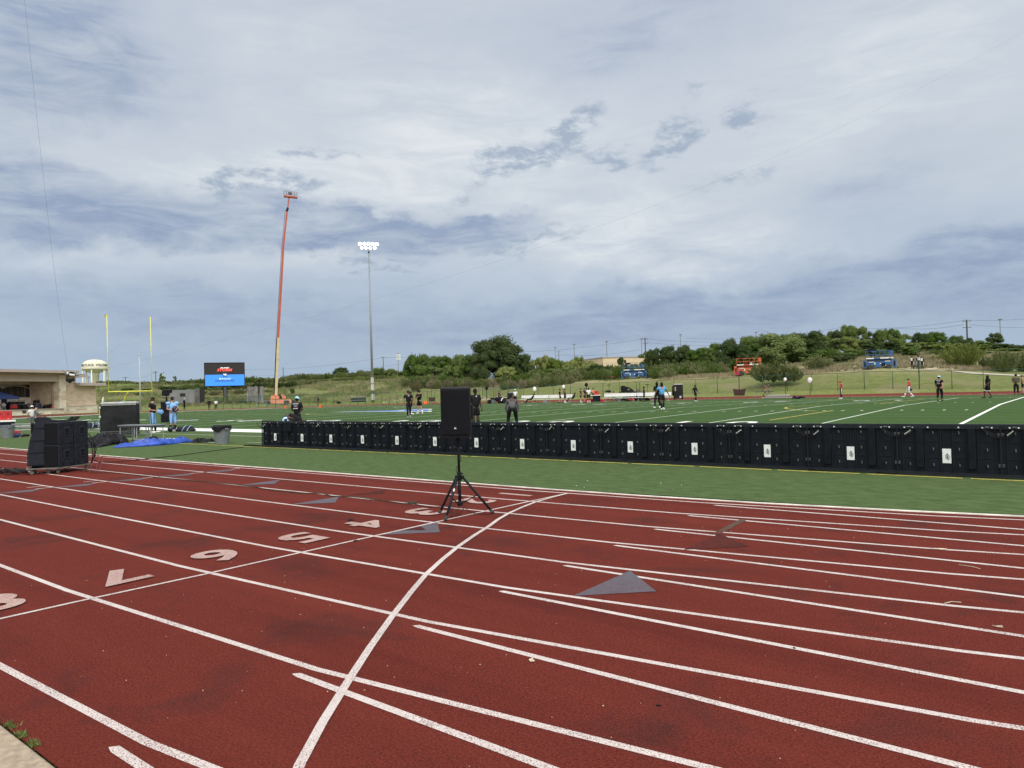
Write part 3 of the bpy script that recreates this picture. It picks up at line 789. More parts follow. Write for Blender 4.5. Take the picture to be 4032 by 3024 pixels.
# line array stack
def im(px, py, d, off=0.0):
    p = PD(px, py, d); return p
dA = 20.9; pa = PD(160, 1800, dA); dv = Vector((pa.x, pa.y, 0)).normalized(); uv = Vector((dv.y, -dv.x, 0)); mpp = dA * CT(160) / F_PX
base = PD(165, 1840, dA); base.z = 0; hz = hor(165)
def uz(px, py): return ((px - 165) * mpp * CT(160), CAM_H - (py - hz) * mpp)
rzA = math.atan2(uv.y, uv.x)
quads = [[(109, 1829), (176, 1829), (176, 1783), (109, 1783)], [(109.5, 1781.5), (176, 1781.5), (180, 1736), (118.5, 1736)],
         [(119, 1734.5), (181, 1734.5), (188, 1689), (134, 1687)], [(134.5, 1685.5), (189, 1687.5), (216, 1659), (195, 1643.5), (150, 1642)]]
names = ['lowest', 'second lowest', 'second highest', 'topmost tilted']
for q, nm in zip(quads, names):
    t = thing('array_speaker', '%s line array speaker in the curved stack behind the subwoofers' % nm, 'loudspeaker', (base.x, base.y, 0), rzA, 'line array speakers')
    P = [uz(*p) for p in q]
    MB().prism(P, -.30, .30, 'y').build('cabinet', SUBM, t)
    cx, cz = sum(p[0] for p in P) / len(P), sum(p[1] for p in P) / len(P)
    P2 = [(cx + (x - cx) * .86, cz + (z - cz) * .84) for x, z in P]
    MB().prism(P2, -.304, -.31, 'y').build('side_panel', SUBM, t)
    l0, l1 = P[0], P[-1]
    m = MB(); m.box(((l0[0] + l1[0]) / 2 - .006, -.2, (l0[1] + l1[1]) / 2), (.03, .06, .04)); m.build('rigging_link', GREYM, t)
dc = base - uv * .06
dolly((dc.x, dc.y, 0), rzA, .62, .52, 'grey wooden dolly on casters under the line array speakers')
# things lying on top of the subwoofers
tp = cart_pt(LW * .35, RW * 1.65, Z0 + 2 * SH)
m = MB()
for k in range(8):
    a0 = k * .5; m.tube([(math.cos(a) * .055 + k * .022 - .08, math.sin(a) * .05, .06 + math.sin(a + 1) * .045) for a in [j * .7 + a0 for j in range(9)]], .009, 6)
o = m.build('coiled_cable', CABLE, None, True, loc=tp, rz=rzA); tag(o, 'black curly cable heaped on the rear upper subwoofer', 'cable')
tp = cart_pt(LW * .55, RW * .75, Z0 + 2 * SH)
m = MB(); m.prism([(-.28, 0), (.30, 0), (.30, .03), (.05, .04), (-.10, .06), (-.2, .07), (-.27, .05)], -.12, .12, 'y'); m.tube([(-.25, -.1, .04), (-.2, -.1, .16)], .014, 8)
o = m.build('rigging_frame', BLKM, None, loc=tp, rz=rzA + .1); tag(o, 'black rigging bar lying across the top of the subwoofers', 'frame')
m = MB(); 
for (s, k) in ((.0, 0), (.06, 1), (-.05, 2)):
    b0 = cart_pt(.02 + s, RW * 2 + .02, .9 - k * .1); b1 = cart_pt(-.05 + s, RW * 2 + .12, .5); b2 = cart_pt(.0, RW * 2 + .05, .12)
    m.tube([b0, b0.lerp(b1, .5) + uv * .04, b1, b1.lerp(b2, .5) + uv * .03, b2], .013, 6)
m2 = m
for pp in ([(390, 1825), (470, 1822), (560, 1812), (700, 1798), (830, 1780), (960, 1764)],):
    m.tube([cart_pt(0, RW * 2 + .1, .25)] + [G(*p) + Vector((0, 0, .03)) for p in pp], .012, 6)
o = m.build('black_cables', CABLE, None, True); tag(o, 'thick black cables hanging from the rear subwoofers and running over the turf', 'cable')
m = MB()
for s in (0, .12, .2):
    b0 = cart_pt(0, RW * 2 + .02, .45); g1 = G(352 + s * 180, 1866); g2 = G(385 + s * 200, 1862)
    m.tube([b0, b0.lerp(g1, .5) + uv * (.10 + s * .5) + Vector((0, 0, .10)), (g1.x, g1.y, .03), (g2.x, g2.y, .01)], .006, 6)
o = m.build('red_cables', REDD, None, True); tag(o, 'thin dark red cables looping down from the rear subwoofers', 'cable')
m = MB(); rg = random.Random(3)
for k in range(9):
    y0 = 1862 + rg.uniform(-9, 5)
    pts = [G(x, y0 + 7 * math.sin(x * .05 + k * 2) + rg.uniform(-2, 2)) + Vector((0, 0, .02 + .02 * (k % 3))) for x in range(-60, 120, 12)]
    m.tube(pts, .012, 5)
o = m.build('cable_tangle', CABLE, None, True); tag(o, 'tangle of black cables on the track left of the dollies', 'cable')

# ------------------------------------------------------------------ LED perimeter boards, seen from behind
PW, PH, BY = 1.513, .868, 14.06
def ledboard(first):
    t = thing('led_board', 'x', 'LED board', (0, 0, .02), 0, 'perimeter LED boards seen from behind')
    BB = mat('led_back', (.0075, .0100, .0145), .55, .22, 6, spec=.3); BD = mat('led_back_dark', (.004, .005, .007), .6, .2, 6, spec=.3); BR = mat('led_rail', (.016, .019, .023), .5, .2, 8, spec=.35)
    MB().box((PW / 2, .045, PH / 2 - .005), (PW - .006, .05, PH - .03)).build('cabinet', BB, t)
    m = MB(); m.box((PW / 2, .01, PH - .045), (PW - .004, .055, .068), bev=.004); m.box((PW / 2, .045, PH - .004), (PW - .002, .11, .014)); rl = m.build('top_rail', BR, t)
    for x in (.125, .245, .48, .93, PW - .245, PW - .115):
        MB().box((x, -.0205, PH - .052), (.022, .006, .02)).build('rail_clip', LABW, rl)
    for x in (.19, PW - .18): MB().box((x, -.020, PH - .042), (.06, .005, .014)).build('rail_label', GREYM, rl)
    m = MB(); m.box((PW / 2, -.005, .028), (PW - .004, .07, .042), bev=.003); m.build('bottom_rail', BR, t)
    m = MB()
    for x in (.085, .29, .425, .66, .84, 1.045, 1.195, 1.44):
        m.box((x, .014, .43), (.016, .02, .74))
        for z in (.12, .28, .34, .55, .62, .74): m.box((x, .002, z), (.010, .006, .012))
    for x0, x1 in ((.085, .29), (.44, .655), (.845, 1.04), (1.2, 1.435)):
        for z in (.30, .575): m.box(((x0 + x1) / 2, .016, z), (x1 - x0 - .02, .012, .010))
    for x in (.695, .75, .80): m.box((x, .015, .64), (.010, .014, .28))
    m.build('ribs', BR if False else mat('led_rib', (.012, .015, .020), .5, .2, 9, spec=.3), t)
    for x in (.355, 1.112):
        m = MB(); m.box((x, -.008, .455), (.105, .06, .66), bev=.004)
        for dx in (-.03, 0, .03): m.box((x + dx, -.040, .455), (.008, .006, .62))
        m.build('power_box', BB, t)
    for x in (.19, .545, .925, 1.32):
        for z in (.725, .445, .175):
            m = MB(); m.prism([(-.0, -.022), (.012, -.022), (.016, .0), (.010, .024), (-.004, .024), (.004, 0)], -.016, .02, 'y', Matrix.Translation((x, 0, z))); m.build('handle', mat('handle_grey', (.10, .105, .11), .5, .1, 6), t)
    lb = MB().box((.745, .006, .330), (.128, .008, .245), bev=.002).build('label_plate', LABW, t)
    mt = lambda x, z: Matrix.Translation((x, .0005, z)) @ Matrix.Rotation(R(90), 4, 'X') @ Matrix.Rotation(R(-90), 4, 'Z')
    text_mesh('e360', .052, DKT, 'label_lettering', lb, mt(.757, .320), bold=.0016)
    text_mesh('SPORT', .021, GREYD, 'label_lettering', lb, mt(.728, .312), bold=.0004)
    m = MB(); pr = [(.757 + .034 * math.cos(a), .0006, .300 + .045 * math.sin(a)) for a in [R(-75 + k * 15) for k in range(11)]]
    m.tube([(x, y, z) for x, y, z in pr], .0022, 5); m.build('label_swoosh', GRNT, lb)
    for z in (.70, .195):
        m = MB(); m.box((.0, -.006, z), (.085, .02, .055), bev=.003)
        for dx in (-.036, .036):
            for dz in (-.022, .022): m.box((dx, -.018, z + dz), (.012, .006, .010))
        m.tube([(.03, -.024, z - .02), (.045, -.03, z), (.03, -.024, z + .02)], .005, 6)
        m.build('bracket', GREYD, t)
    m = MB(); m.box((0, -.012, .42), (.022, .03, .80)); m.box((0, -.01, .01), (.12, .10, .012)); m.build('joint_post', mat('led_rib', (.022, .026, .032)), t)
    m = MB(); m.tube([(-.27 + .54 * i / 10, -.045 - .01 * math.sin(i), .80 - .17 * (1 - ((i - 5.3) / 5.5) ** 2)) for i in range(11)], .007, 6)
    m.tube([(-.25 + .5 * i / 10, -.05, .81 - .14 * (1 - ((i - 5) / 5) ** 2)) for i in range(11)], .005, 6)
    cb = m.build('link_cable', CABLE, t)
    m = MB()
    for i, q in enumerate((.125, .145, .165, .185, .205)):
        if i % 2 == 0 or True: m.tube([(q, -.049, .665 + (q - .11) * .75), (q + .012, -.05, .668 + (q - .11) * .75 + .009)], .0095, 6)
    m.build('cable_tape', TAPE, cb)
    return t
b0 = ledboard(True)
NB = 15
for k in range(NB):
    x = -22.13 + PW * k
    if k == 0: b0.location = (x, BY, .02); b = b0
    else: b = dup(b0, (x, BY, .02), 0, '')
    rj = random.Random(k * 7 + 1)
    b.rotation_euler = (R(rj.uniform(-.5, .5)), 0, R(rj.uniform(-.25, .25)))
    for ch in kids(b):
        if ch.name.startswith('link_cable') and k: ch.scale = (rj.uniform(.8, 1.15), 1, 1); ch.location = (rj.uniform(-.03, .03), 0, rj.uniform(-.02, .03) )
    b['label'] = ('black LED board seen from behind, %s from the left end of the row' % ORD[k + 1]) if k < 14 else 'black LED board seen from behind, cut off by the right edge of the photo'
# separate control box and cables near the left end
o = MB().box((-20.55, BY - .07, .70), (.44, .08, .30), bev=.01).build('control_box', BLKG); tag(o, 'flat black control box hung on the back of the first LED boards', 'box')
m = MB()
for k in range(7):
    rg = random.Random(k); pts = [(-23.0 + i * .13, 13.86 + .06 * math.sin(i * .8 + k) + .02 * k, .035 + .01 * (k % 3)) for i in range(16)]
    m.tube(pts, .012, 5)
m.tube([(-21.5 + i * .5, 13.93 + .02 * math.sin(i * 1.7), .035) for i in range(44)], .011, 5)
m.tube([(-21.0 + i * .5, 13.90 + .025 * math.sin(i * 1.1 + 1), .032) for i in range(42)], .008, 5)
for cx in (-8.75, -3.75, -2.6, -13.2, -17.9):
    m.tube([(cx + .16 * math.cos(a * .6), 13.86 + .05 * math.sin(a * .6), .04 + .02 * (a % 2)) for a in range(22)], .007, 5)
m.tube([(-5.35, BY - .05, .72), (-5.30, BY - .06, .5), (-5.36, BY - .07, .3), (-5.2, BY - .08, .12), (-5.15, BY - .1, .04)], .006, 5)
m.tube([(-3.55, BY - .05, .70), (-3.56, BY - .06, .4), (-3.7, BY - .07, .12), (-3.95, BY - .1, .06)], .006, 5)
o = m.build('board_cables', CABLE, None, True); tag(o, 'black cables lying along the foot of the LED boards', 'cable')

# ------------------------------------------------------------------ sideline equipment on the left
def bin_(loc, label, rt, rb, h, bag=True, group=None):
    t = thing('trash_can', label, 'trash can', loc, 0, group)
    m = MB(); m.lathe([(rb, 0), (rb * 1.01, .02), (rt * .96, h * .88), (rt, h * .88), (rt, h * .93), (rt * 1.04, h * .94), (rt * 1.04, h), (rt * .97, h), (rb * .9, .05)], n=24); smooth_angle(m.build('bin_body', BINGREY, t))
    for s in (-1, 1): MB().box((s * rt * .99, 0, h * .84), (.07, .14, .06), bev=.01).build('bin_handle', BINGREY, t)
    if bag:
        m = MB(); n = 32
        for j, (r, z) in enumerate(((1.06, h * .80), (1.08, h * .9), (1.07, h * 1.0), (1.0, h * 1.03), (.9, h * .99))):
            for k in range(n):
                a = 2 * math.pi * k / n; wv = 1 + .02 * math.sin(k * 2.3 + j) ; zz_ = z + (.06 * math.sin(a * 2 + .7) - .03 * math.sin(a * 5)) * (1 if j == 0 else .15)
                m.v.append((rt * r * wv * math.cos(a), rt * r * wv * math.sin(a), zz_))
        for j in range(4):
            for k in range(n): m.f.append((j * n + k, j * n + (k + 1) % n, (j + 1) * n + (k + 1) % n, (j + 1) * n + k)); m.mi.append(0)
        smooth_angle(m.build('bin_bag', mat('bin_bag_black', (.012, .012, .014), .35, .3, 20), t))
    return t
bp = G(875, 1749); bin_(bp, 'round grey trash can with a black bag over its rim, left of the LED boards', .325, .24, .69)
bp = G(30, 1726); bin_(bp, 'wide grey trash can beside the blue cushion at the left edge', .32, .26, .68, False)
# treatment table
pA, pB = G(482, 1740), G(616, 1741); dd = (pB - pA); rzt = math.atan2(dd.y, dd.x); mid = (pA + pB) / 2 - Vector((-math.sin(rzt), math.cos(rzt), 0)) * (-.12)
t = thing('treatment_table', 'folding massage table with a grey padded top beside the blue tarp', 'table', (mid.x, mid.y, .02), rzt)
L_ = dd.length * 1.0; 
m = MB(); m.box((0, 0, .675), (L_ + .06, .66, .06), bev=.028); smooth_angle(m.build('padded_top', mat('grey_vinyl', (.15, .16, .18), .4, .1, 4), t))
MB().box((0, 0, .625), (L_ - .02, .60, .04), bev=.005).build('table_frame', GREYD, t)
for sx in (-1, -.08, .08, 1):
    for sy in (-1, 1):
        x = sx * (L_ / 2 - .1); lg = MB().tube([(x, sy * .27, .62), (x + .02 * sx, sy * .29, .03)], .019, 8).build('leg', ALU, t)
        MB().tube([(x + .02 * sx, sy * .29, .05), (x + .02 * sx, sy * .29, 0)], .024, 8).build('foot_cap', BLKP, lg)
for a_, b_ in (((-L_ / 2 + .1, -.29, .15), (-.35, -.27, .6)), ((-L_ / 2 + .15, .27, .6), (-.25, .29, .2)), ((L_ / 2 - .1, -.29, .2), (.25, -.27, .6)), ((-L_ / 2 + .12, 0, .6), (-.5, 0, .35)), ((-.5, 0, .35), (-.2, 0, .6))):
    MB().tube([a_, b_], .010, 6).build('strut', GREYM, t)
# big rolling case
pA, pB = G(398, 1727), G(541, 1721); dd = pB - pA; rzt = math.atan2(dd.y, dd.x); nrm = Vector((-math.sin(rzt), math.cos(rzt), 0)); mid = (pA + pB) / 2 + nrm * .35
L_ = dd.length * .99
t = thing('rolling_case', 'tall scuffed black case on small wheels with a pale lid, behind the massage table', 'case', (mid.x, mid.y, .02), rzt)
t.scale = (1, 1, .84)
MB().box((0, 0, 1.13), (L_, .7, 1.50), bev=.02).build('case_body', CASE, t)
MB().box((0, -.01, 1.955), (L_ * 1.0, .74, .13), bev=.05).build('lid', GREYL, t)
MB().box((0, -.362, 1.85), (L_ * .97, .02, .03)).build('lid_strip', GREYL, t)
MB().box((0, 0, .25), (L_ * .98, .68, .28), bev=.01).build('case_base', GREYD, t)
for z in (.2, .3, .42): MB().box((.04, -.355, z), (L_ * .86, .02, .03), bev=.004).build('base_rail', BLKM, t)
MB().box((-L_ / 2 - .03, -.15, 1.0), (.06, .22, 1.8), bev=.02).build('side_pad', BLKP, t)
for z in (1.72, 1.2): MB().box((-L_ / 2 - .04, -.30, z), (.10, .06, .12), bev=.01).build('side_clip', GREYL, t)
MB().box((-L_ / 2 - .05, -.30, 1.45), (.03, .04, .36)).build('hazard_strip', mat('hazard_yellow', (.45, .36, .12), .6, .4, 30), t)
for sx in (-.85, -.1, .1, .85):
    m = MB(); m.lathe([(.0, -.03), (.06, -.03), (.065, 0), (.06, .03), (0, .03)], (sx * L_ / 2 * .95, -.2, .065), 12, Matrix.Rotation(R(90), 3, 'X')); m.build('wheel', RUBBER, t)
# second thing behind it: bench end with kit on it
def cloth(name, label, cat, path, width, hmax, mtl, seed, n=70, mm=16, group=None, ridge=9.0):
    """crumpled fabric lying along a path on the ground"""
    P = [Vector((p[0], p[1], 0)) for p in path]; L = [0]
    for a, b in zip(P, P[1:]): L.append(L[-1] + (b - a).length)
    m = MB(); rg = random.Random(seed); s0 = rg.uniform(0, 50)
    def at(t):
        d = t * L[-1]
        for i in range(len(P) - 1):
            if d <= L[i + 1] + 1e-9:
                k = (d - L[i]) / max(1e-9, L[i + 1] - L[i]); dr = (P[i + 1] - P[i]).normalized(); return P[i].lerp(P[i + 1], k), Vector((-dr.y, dr.x, 0))
        return P[-1], Vector((0, 1, 0))
    for i in range(n + 1):
        t = i / n; c, nn = at(t); wl = width * (.55 + .45 * max(0.0, math.sin(math.pi * min(1, max(0, t * .94 + .04)))) ** .5) * (1 + .25 * noise.noise(Vector((t * 6, s0, 0))))
        for j in range(mm + 1):
            v = j / mm; q = c + nn * ((v - .5) * wl + .10 * noise.noise(Vector((t * 9, v * 2, s0))))
            fall = (max(0.0, math.sin(math.pi * v)) ** .6) * (max(0.0, math.sin(math.pi * min(1, max(0, t)))) ** .35)
            k1 = 1 - abs(noise.noise(Vector((t * ridge + v * 2.2, v * 2.5 - t, s0)))) * 2
            k2 = 1 - abs(noise.noise(Vector((t * ridge * 2.6, v * 5 + t * 8, s0 + 7)))) * 2
            z = .03 + hmax * fall * max(.08, .45 * k1 + .35 * k2 + .35 * noise.noise(Vector((t * 4, v * 1.5, s0 + 3))))
            m.v.append((q.x, q.y, z))
    w_ = mm + 1
    for i in range(n):
        for j in range(mm): m.f.append((i * w_ + j, i * w_ + j + 1, (i + 1) * w_ + j + 1, (i + 1) * w_ + j)); m.mi.append(0)
    o = m.build(name, mtl, fix=False); smooth_angle(o, 50); o.modifiers.new('thick', 'SOLIDIFY').thickness = .006
    return tag(o, label, cat, group)
g2 = lambda *a: tuple(G(*a)[:2])
cloth('blue_tarp', 'crumpled bright blue tarp lying on the turf in front of the massage table', 'tarp', [g2(452, 1764), g2(530, 1761), g2(610, 1756), g2(690, 1748), g2(750, 1741)], .62, .36, TARPB, 3, n=110)
cloth('black_tarp', 'crumpled black tarp between the speaker stack and the blue tarp', 'tarp', [g2(352, 1766), g2(400, 1752), g2(445, 1743), g2(466, 1748)], 1.0, .60, TARPK, 5)
cloth('black_cloth', 'small black cloth lying beside the round grey trash can', 'cloth', [g2(758, 1745), g2(800, 1744), g2(848, 1740)], .35, .26, TARPK, 8, n=40, ridge=5)
m = MB(); p = G(456, 1752); m.sphere((p.x, p.y, .13), .16, 12, 8, 1.1, 1, .9); o = m.build('kit_bag', BLKC, None, True); tag(o, 'round black bag at the left end of the blue tarp', 'bag')
m = MB(); p = G(605, 1744); m.sphere((p.x, p.y, .14), .18, 12, 8, 1.1, 1, .8); o = m.build('kit_bag', BLKC, None, True); tag(o, 'black bag under the right end of the massage table', 'bag')
p1, p2 = G(560, 1741), G(690, 1736); m = MB(); m.tube([(p1.x, p1.y, .12), (p2.x, p2.y, .10)], .018, 8); o = m.build('metal_pole', ALU); tag(o, 'long thin metal pole lying behind the blue tarp', 'pole')
# helmet and pads by the players
def helmet(loc, label, shell=(.008, .010, .022), r=.15, rz=0):
    t = thing('football_helmet', label, 'helmet', loc, rz, 'football helmets')
    m = MB(); m.sphere((0, 0, r * 1.02), r, 16, 10, 1.12, .92, 1.0); smooth_angle(m.build('shell', mat('helmet_shell', shell, .18, .05, 3), t))
    m = MB()
    for z in (.04, .075, .11): m.tube([(r * .5, -r * .9, z), (r * 1.35, -r * .55, z - .01), (r * 1.5, 0, z - .015), (r * 1.35, r * .55, z - .01), (r * .5, r * .9, z)], .006, 6)
    m.tube([(r * 1.5, 0, .02), (r * 1.3, 0, .17)], .006, 6); m.build('face_mask', WHITE, t)
    return t
hp = G(673, 1703); helmet((hp.x, hp.y, .03), 'dark navy football helmet on the turf at the feet of the player in blue jersey', rz=R(60))
def pads(loc, label, mtl, sc=1.0, rz=0.0, stripes=True):
    t = thing('shoulder_pads', label, 'shoulder pads', loc, rz, 'heaps of kit on the sideline')
    m = MB(); N_ = 26; M_ = 12
    for i in range(N_ + 1):
        a = math.pi * i / N_
        for j in range(M_ + 1):
            b = math.pi * j / M_
            r = .5 * sc * (1 + .12 * noise.noise(Vector((a * 1.6, b * 1.6, rz * 3))))
            m.v.append((-math.cos(a) * r * 1.05, -math.cos(b) * math.sin(a) * r * .62, .01 + math.sin(b) * max(0.0, math.sin(a)) ** .7 * r * .52 * (1 + .25 * noise.noise(Vector((a * 3, b * 2, 5))))))
    w_ = M_ + 1
    for i in range(N_):
        for j in range(M_): m.f.append((i * w_ + j, i * w_ + j + 1, (i + 1) * w_ + j + 1, (i + 1) * w_ + j)); m.mi.append(0)
    smooth_angle(m.build('pad_shell', mtl, t), 60)
    if stripes:
        m = MB()
        for x in (-.05, .22): m.tube([(x * sc + .1 * sc * math.sin(b), -math.cos(b) * .30 * sc, .02 + math.sin(b) * .27 * sc) for b in [math.pi * k / 8 for k in range(9)]], .02 * sc, 6)
        m.build('stripe', mat('pale_blue_stripe', (.30, .42, .62), .6), t)
    return t
hp = G(730, 1700); pads((hp.x, hp.y, .03), 'dark shoulder pads with pale stripes on the white sideline by the two players', mat('pads_dark', (.012, .014, .022), .5, .3, 5), 1.0, R(38))
# left edge kit
d0 = 50.0
def left_thing(px): p = PD(px, 1700, d0); return Vector((p.x, p.y, .02))
def cooler(loc, label, w=.42, d=.38, h=.48, rz=0, mtl=None):
    t = thing('cooler', label, 'cooler', loc, rz, 'red drink coolers')
    MB().box((0, 0, h * .43), (w, d, h * .86), bev=.03, taper=1.05).build('cooler_body', mtl or RED, t)
    MB().box((0, 0, h * .93), (w * 1.08, d * 1.08, h * .13), bev=.02).build('cooler_lid', mtl or RED, t)
    MB().box((0, -d * .53, h * .66), (w * .3, .02, h * .16), bev=.006).build('cooler_badge', mat('dark_red', (.16, .012, .014), .5), t)
    MB().tube([(0, -d * .5, h * .14), (0, -d * .62, h * .12)], .02, 8).build('spout', WHITE, t)
    return t
rzc = facecam(left_thing(30))
tb = thing('drinks_table', 'folding table with a white top and dark skirt at the far left edge', 'table', left_thing(-22), rzc)
MB().box((0, 0, .80), (2.0, .6, .10), bev=.015).build('table_top', WHITE, tb)
MB().box((0, .02, .60), (1.9, .52, .30), bev=.01).build('table_skirt', mat('navy_cloth', (.010, .014, .030), .8), tb)
for sx in (-.9, .9):
    for sy in (-.22, .22): MB().tube([(sx, sy, .36), (sx, sy, 0)], .02, 8).build('leg', BLKM, tb)
for px, l in ((0, 'red drinks cooler on the table, cut by the left edge of the photo'), (33, 'red square drinks cooler at the right end of the white table')):
    p = left_thing(px); cooler((p.x, p.y, .872), l, .37, .36, .53, rzc)
p = PD(64, 1700, 47.5); cooler((p.x, p.y, .02), 'low red cooler on the turf between the trash can and the metal bench', .42, .34, .30, rzc)
p = G(60, 1724); o = MB().box((p.x, p.y, .13), (.50, .36, .22), rzc, .08).build('blue_cushion', NAVY); smooth_angle(o); tag(o, 'dark blue padded cushion on the turf beside the wide trash can', 'cushion')
# aluminium bench
def bench(loc, rz, L, label, mt, group, boards=1):
    t = thing('team_bench', label, 'bench', loc, rz, group); t.scale = (1, 1, .84)
    m = MB(); m.box((0, .0, .44), (L, .26, .045), bev=.008); m.build('seat', mt, t)
    m = MB()
    for k in range(boards): m.box((0, .17 + .03 * k, .66 + k * .16 - (.04 if boards > 1 else 0)), (L, .045, .14 if boards > 1 else .28), bev=.008, rx=R(-10))
    m.build('backrest', mt, t)
    nl = max(2, int(round(L / 2.2)) + 1)
    for k in range(nl):
        x = -L / 2 + .35 + (L - .7) * k / (nl - 1)
        m = MB(); m.tube([(x, .0, .42), (x, .0, .03)], .03, 8); m.box((x, .0, .02), (.06, .62, .04)); m.tube([(x, .1, .42), (x, .19, .76)], .02, 6); m.build('leg', ALU, t)
    return t
p = PD(106, 1700, 45.5); bench((p.x, p.y, .02), facecam(p, 178) , 1.3, 'short aluminium bench with a slatted back beside the speaker stack', ALU, 'aluminium benches', 2)
p = PD(372, 1700, 39.6); t = bench((p.x - .4, p.y + .1, .02), facecam(p, 170), 1.3, 'aluminium bench end between the speaker stack and the tall black case', ALU, 'aluminium benches', 1)
pads((p.x - .35, p.y, .50), 'dark kit with pale blue straps heaped on the aluminium bench end', mat('pads_dark', (.012, .014, .022)), .9, facecam(p, 20))
p = G(100, 1720); m = MB(); m.sphere((p.x, p.y, .06), .2, 10, 6, 1.6, 1, .45); o = m.build('kit_bag', BLKC, None, True); tag(o, 'flat black bag on the turf under the short aluminium bench', 'bag')

# ------------------------------------------------------------------ far structures
def brickmat(name, c1, c2, mortar, w, h, off=.5, var=.15):
    m = bpy.data.materials.new(name); m.use_nodes = True; t = m.node_tree; N = NT(t); b = t.nodes['Principled BSDF']
    tcn = N.n('ShaderNodeTexCoord'); s_ = N.n('ShaderNodeSeparateXYZ'); N.put(s_.inputs[0], tcn.outputs['Object'])
    v = N.comb(N.m('ADD', s_.outputs[0], s_.outputs[1]), s_.outputs[2])
    br = N.n('ShaderNodeTexBrick'); N.put(br.inputs['Vector'], v)
    br.inputs['Scale'].default_value = 1; br.inputs['Brick Width'].default_value = w; br.inputs['Row Height'].default_value = h; br.inputs['Mortar Size'].default_value = .02; br.offset = off
    N.put(br.inputs['Color1'], c1); N.put(br.inputs['Color2'], c2); N.put(br.inputs['Mortar'], mortar)
    nz = N.noise(tcn.outputs['Object'], .9, 4, .6)
    c = N.mix(N.mr(nz, .3, .7, 0, var), br.outputs[0], tuple(x * .6 for x in c1))
    N.put(b.inputs['Base Color'], c); b.inputs['Roughness'].default_value = .9
    MATS[name] = m; return m
BRICK = brickmat('tan_brick', (.56, .42, .30), (.74, .59, .44), (.74, .65, .53), .9, .32)
STONE = brickmat('pale_stone', (.80, .73, .60), (.50, .39, .27), (.74, .67, .54), 1.3, .42, .35, .25)
PANEL = mat('tan_panel', (.50, .42, .34), .7, .06, .6)
FASCIA = mat('fascia_metal', (.44, .38, .34), .5, .05, .8)
WALLB = mat('stage_back_wall', (.78, .70, .59), .9, .08, .8)
DARKI = mat('dark_interior', (.03, .028, .026), .9, .2, 2)
A0 = PD(0, 1600, 150); B0 = PD(390, 1600, 163); A0.z = B0.z = 0
bx = (B0 - A0).normalized(); bn = Vector((-bx.y, bx.x, 0))          # bn points away from the camera
if bn.dot(A0) < 0: bn = -bn
rzB = math.atan2(bx.y, bx.x)
def LB(px, py, back=0.0):
    """pixel -> (x along the facade, z) on the facade plane, or on a plane set back behind it"""
    d = ray(px, py); o = Vector((0, 0, CAM_H)); P0 = A0 + bn * back
    t = (P0 - o).dot(bn) / d.dot(bn); p = o + d * t; return ((p - A0).dot(bx), p.z)
bt = thing('stage_building', 'tan brick building with an open stage, stone pillar and flat roofs behind the end zone', 'building', (A0.x, A0.y, 0), rzB)
def slab(name, x0, x1, z0, z1, y0, y1, mt, parent=bt, bev=0):
    return MB().box(((x0 + x1) / 2, (y0 + y1) / 2, (z0 + z1) / 2), (x1 - x0, y1 - y0, z1 - z0), bev=bev).build(name, mt, parent)
xr = LB(276, 1463)[0]; zr1, zr0 = LB(150, 1458)[1], LB(150, 1469)[1]
xl = -26.0
zb_ = LB(150, 1502)[1]; zs = LB(150, 1610)[1]; xp0, xp1 = LB(229, 1500)[0], LB(255, 1500)[0]; zw = LB(280, 1484)[1]
slab('roof', xl, xr, zr0, zr1, -2.2, 13, FASCIA)
slab('soffit', xl, xp1 - .1, LB(150, 1476)[1], zr0 - .003, -.2, 12.5, PANEL)
slab('beam', xl, xp0, zb_, LB(150, 1476)[1] - .003, 0, .8, PANEL)
slab('pillar', xp0, xp1, 0, LB(240, 1475)[1], -.25, 1.2, STONE)
slab('stage_front', xl, xp0 - .01, 0, zs - .15, -1.2, 2, STONE)
slab('stage_floor', xl, xp0 - .01, zs - .147, zs, -1.35, 10, mat('stage_slab', (.34, .30, .26), .8))
xbw = LB(159, 1550, 7)[0]
slab('back_wall', xl, xbw, zs, zb_ + .8, 7, 7.3, WALLB)
m = MB(); xi = xp0 - .2
m.prism([(xbw, 7.3), (xbw, 5.6), (xi, 1.2), (xi + .4, 1.4), (xi + .4, 7.3)], zs + .002, zb_ + .7); m.build('side_wall', BRICK, bt)
mx0, mz0 = LB(-60, 1567, 6.9); mx1, mz1 = LB(117, 1515, 6.9)
mural = bpy.data.materials.new('mural_print'); mural.use_nodes = True
Nm = NT(mural.node_tree); mb_ = mural.node_tree.nodes['Principled BSDF']; tcm = Nm.n('ShaderNodeTexCoord')
mpn = Nm.n('ShaderNodeMapping'); Nm.put(mpn.inputs[0], tcm.outputs['Object']); mpn.inputs['Rotation'].default_value = (0, R(24), 0); mpn.inputs['Scale'].default_value = (1.1, 1, .18)
cm = Nm.ramp(Nm.noise(mpn.outputs[0], 1.6, 5, .7, .8), [(.40, (.016, .013, .012)), (.56, (.05, .042, .036)), (.64, (.40, .36, .30)), (.70, (.06, .05, .045))])
Nm.put(mb_.inputs['Base Color'], cm); mb_.inputs['Roughness'].default_value = .6
ms = MB().box(((mx0 + mx1) / 2, 6.95, (mz0 + mz1) / 2), (mx1 - mx0, .06, mz1 - mz0)).build('mural', mural, bt)
skx = MB(); pts = [LB(*p, 6.9) for p in ((-20, 1527), (0, 1524), (10, 1531), (30, 1523), (60, 1520), (95, 1524), (116, 1532), (116, 1528), (90, 1519), (60, 1517), (20, 1517), (-20, 1517))]
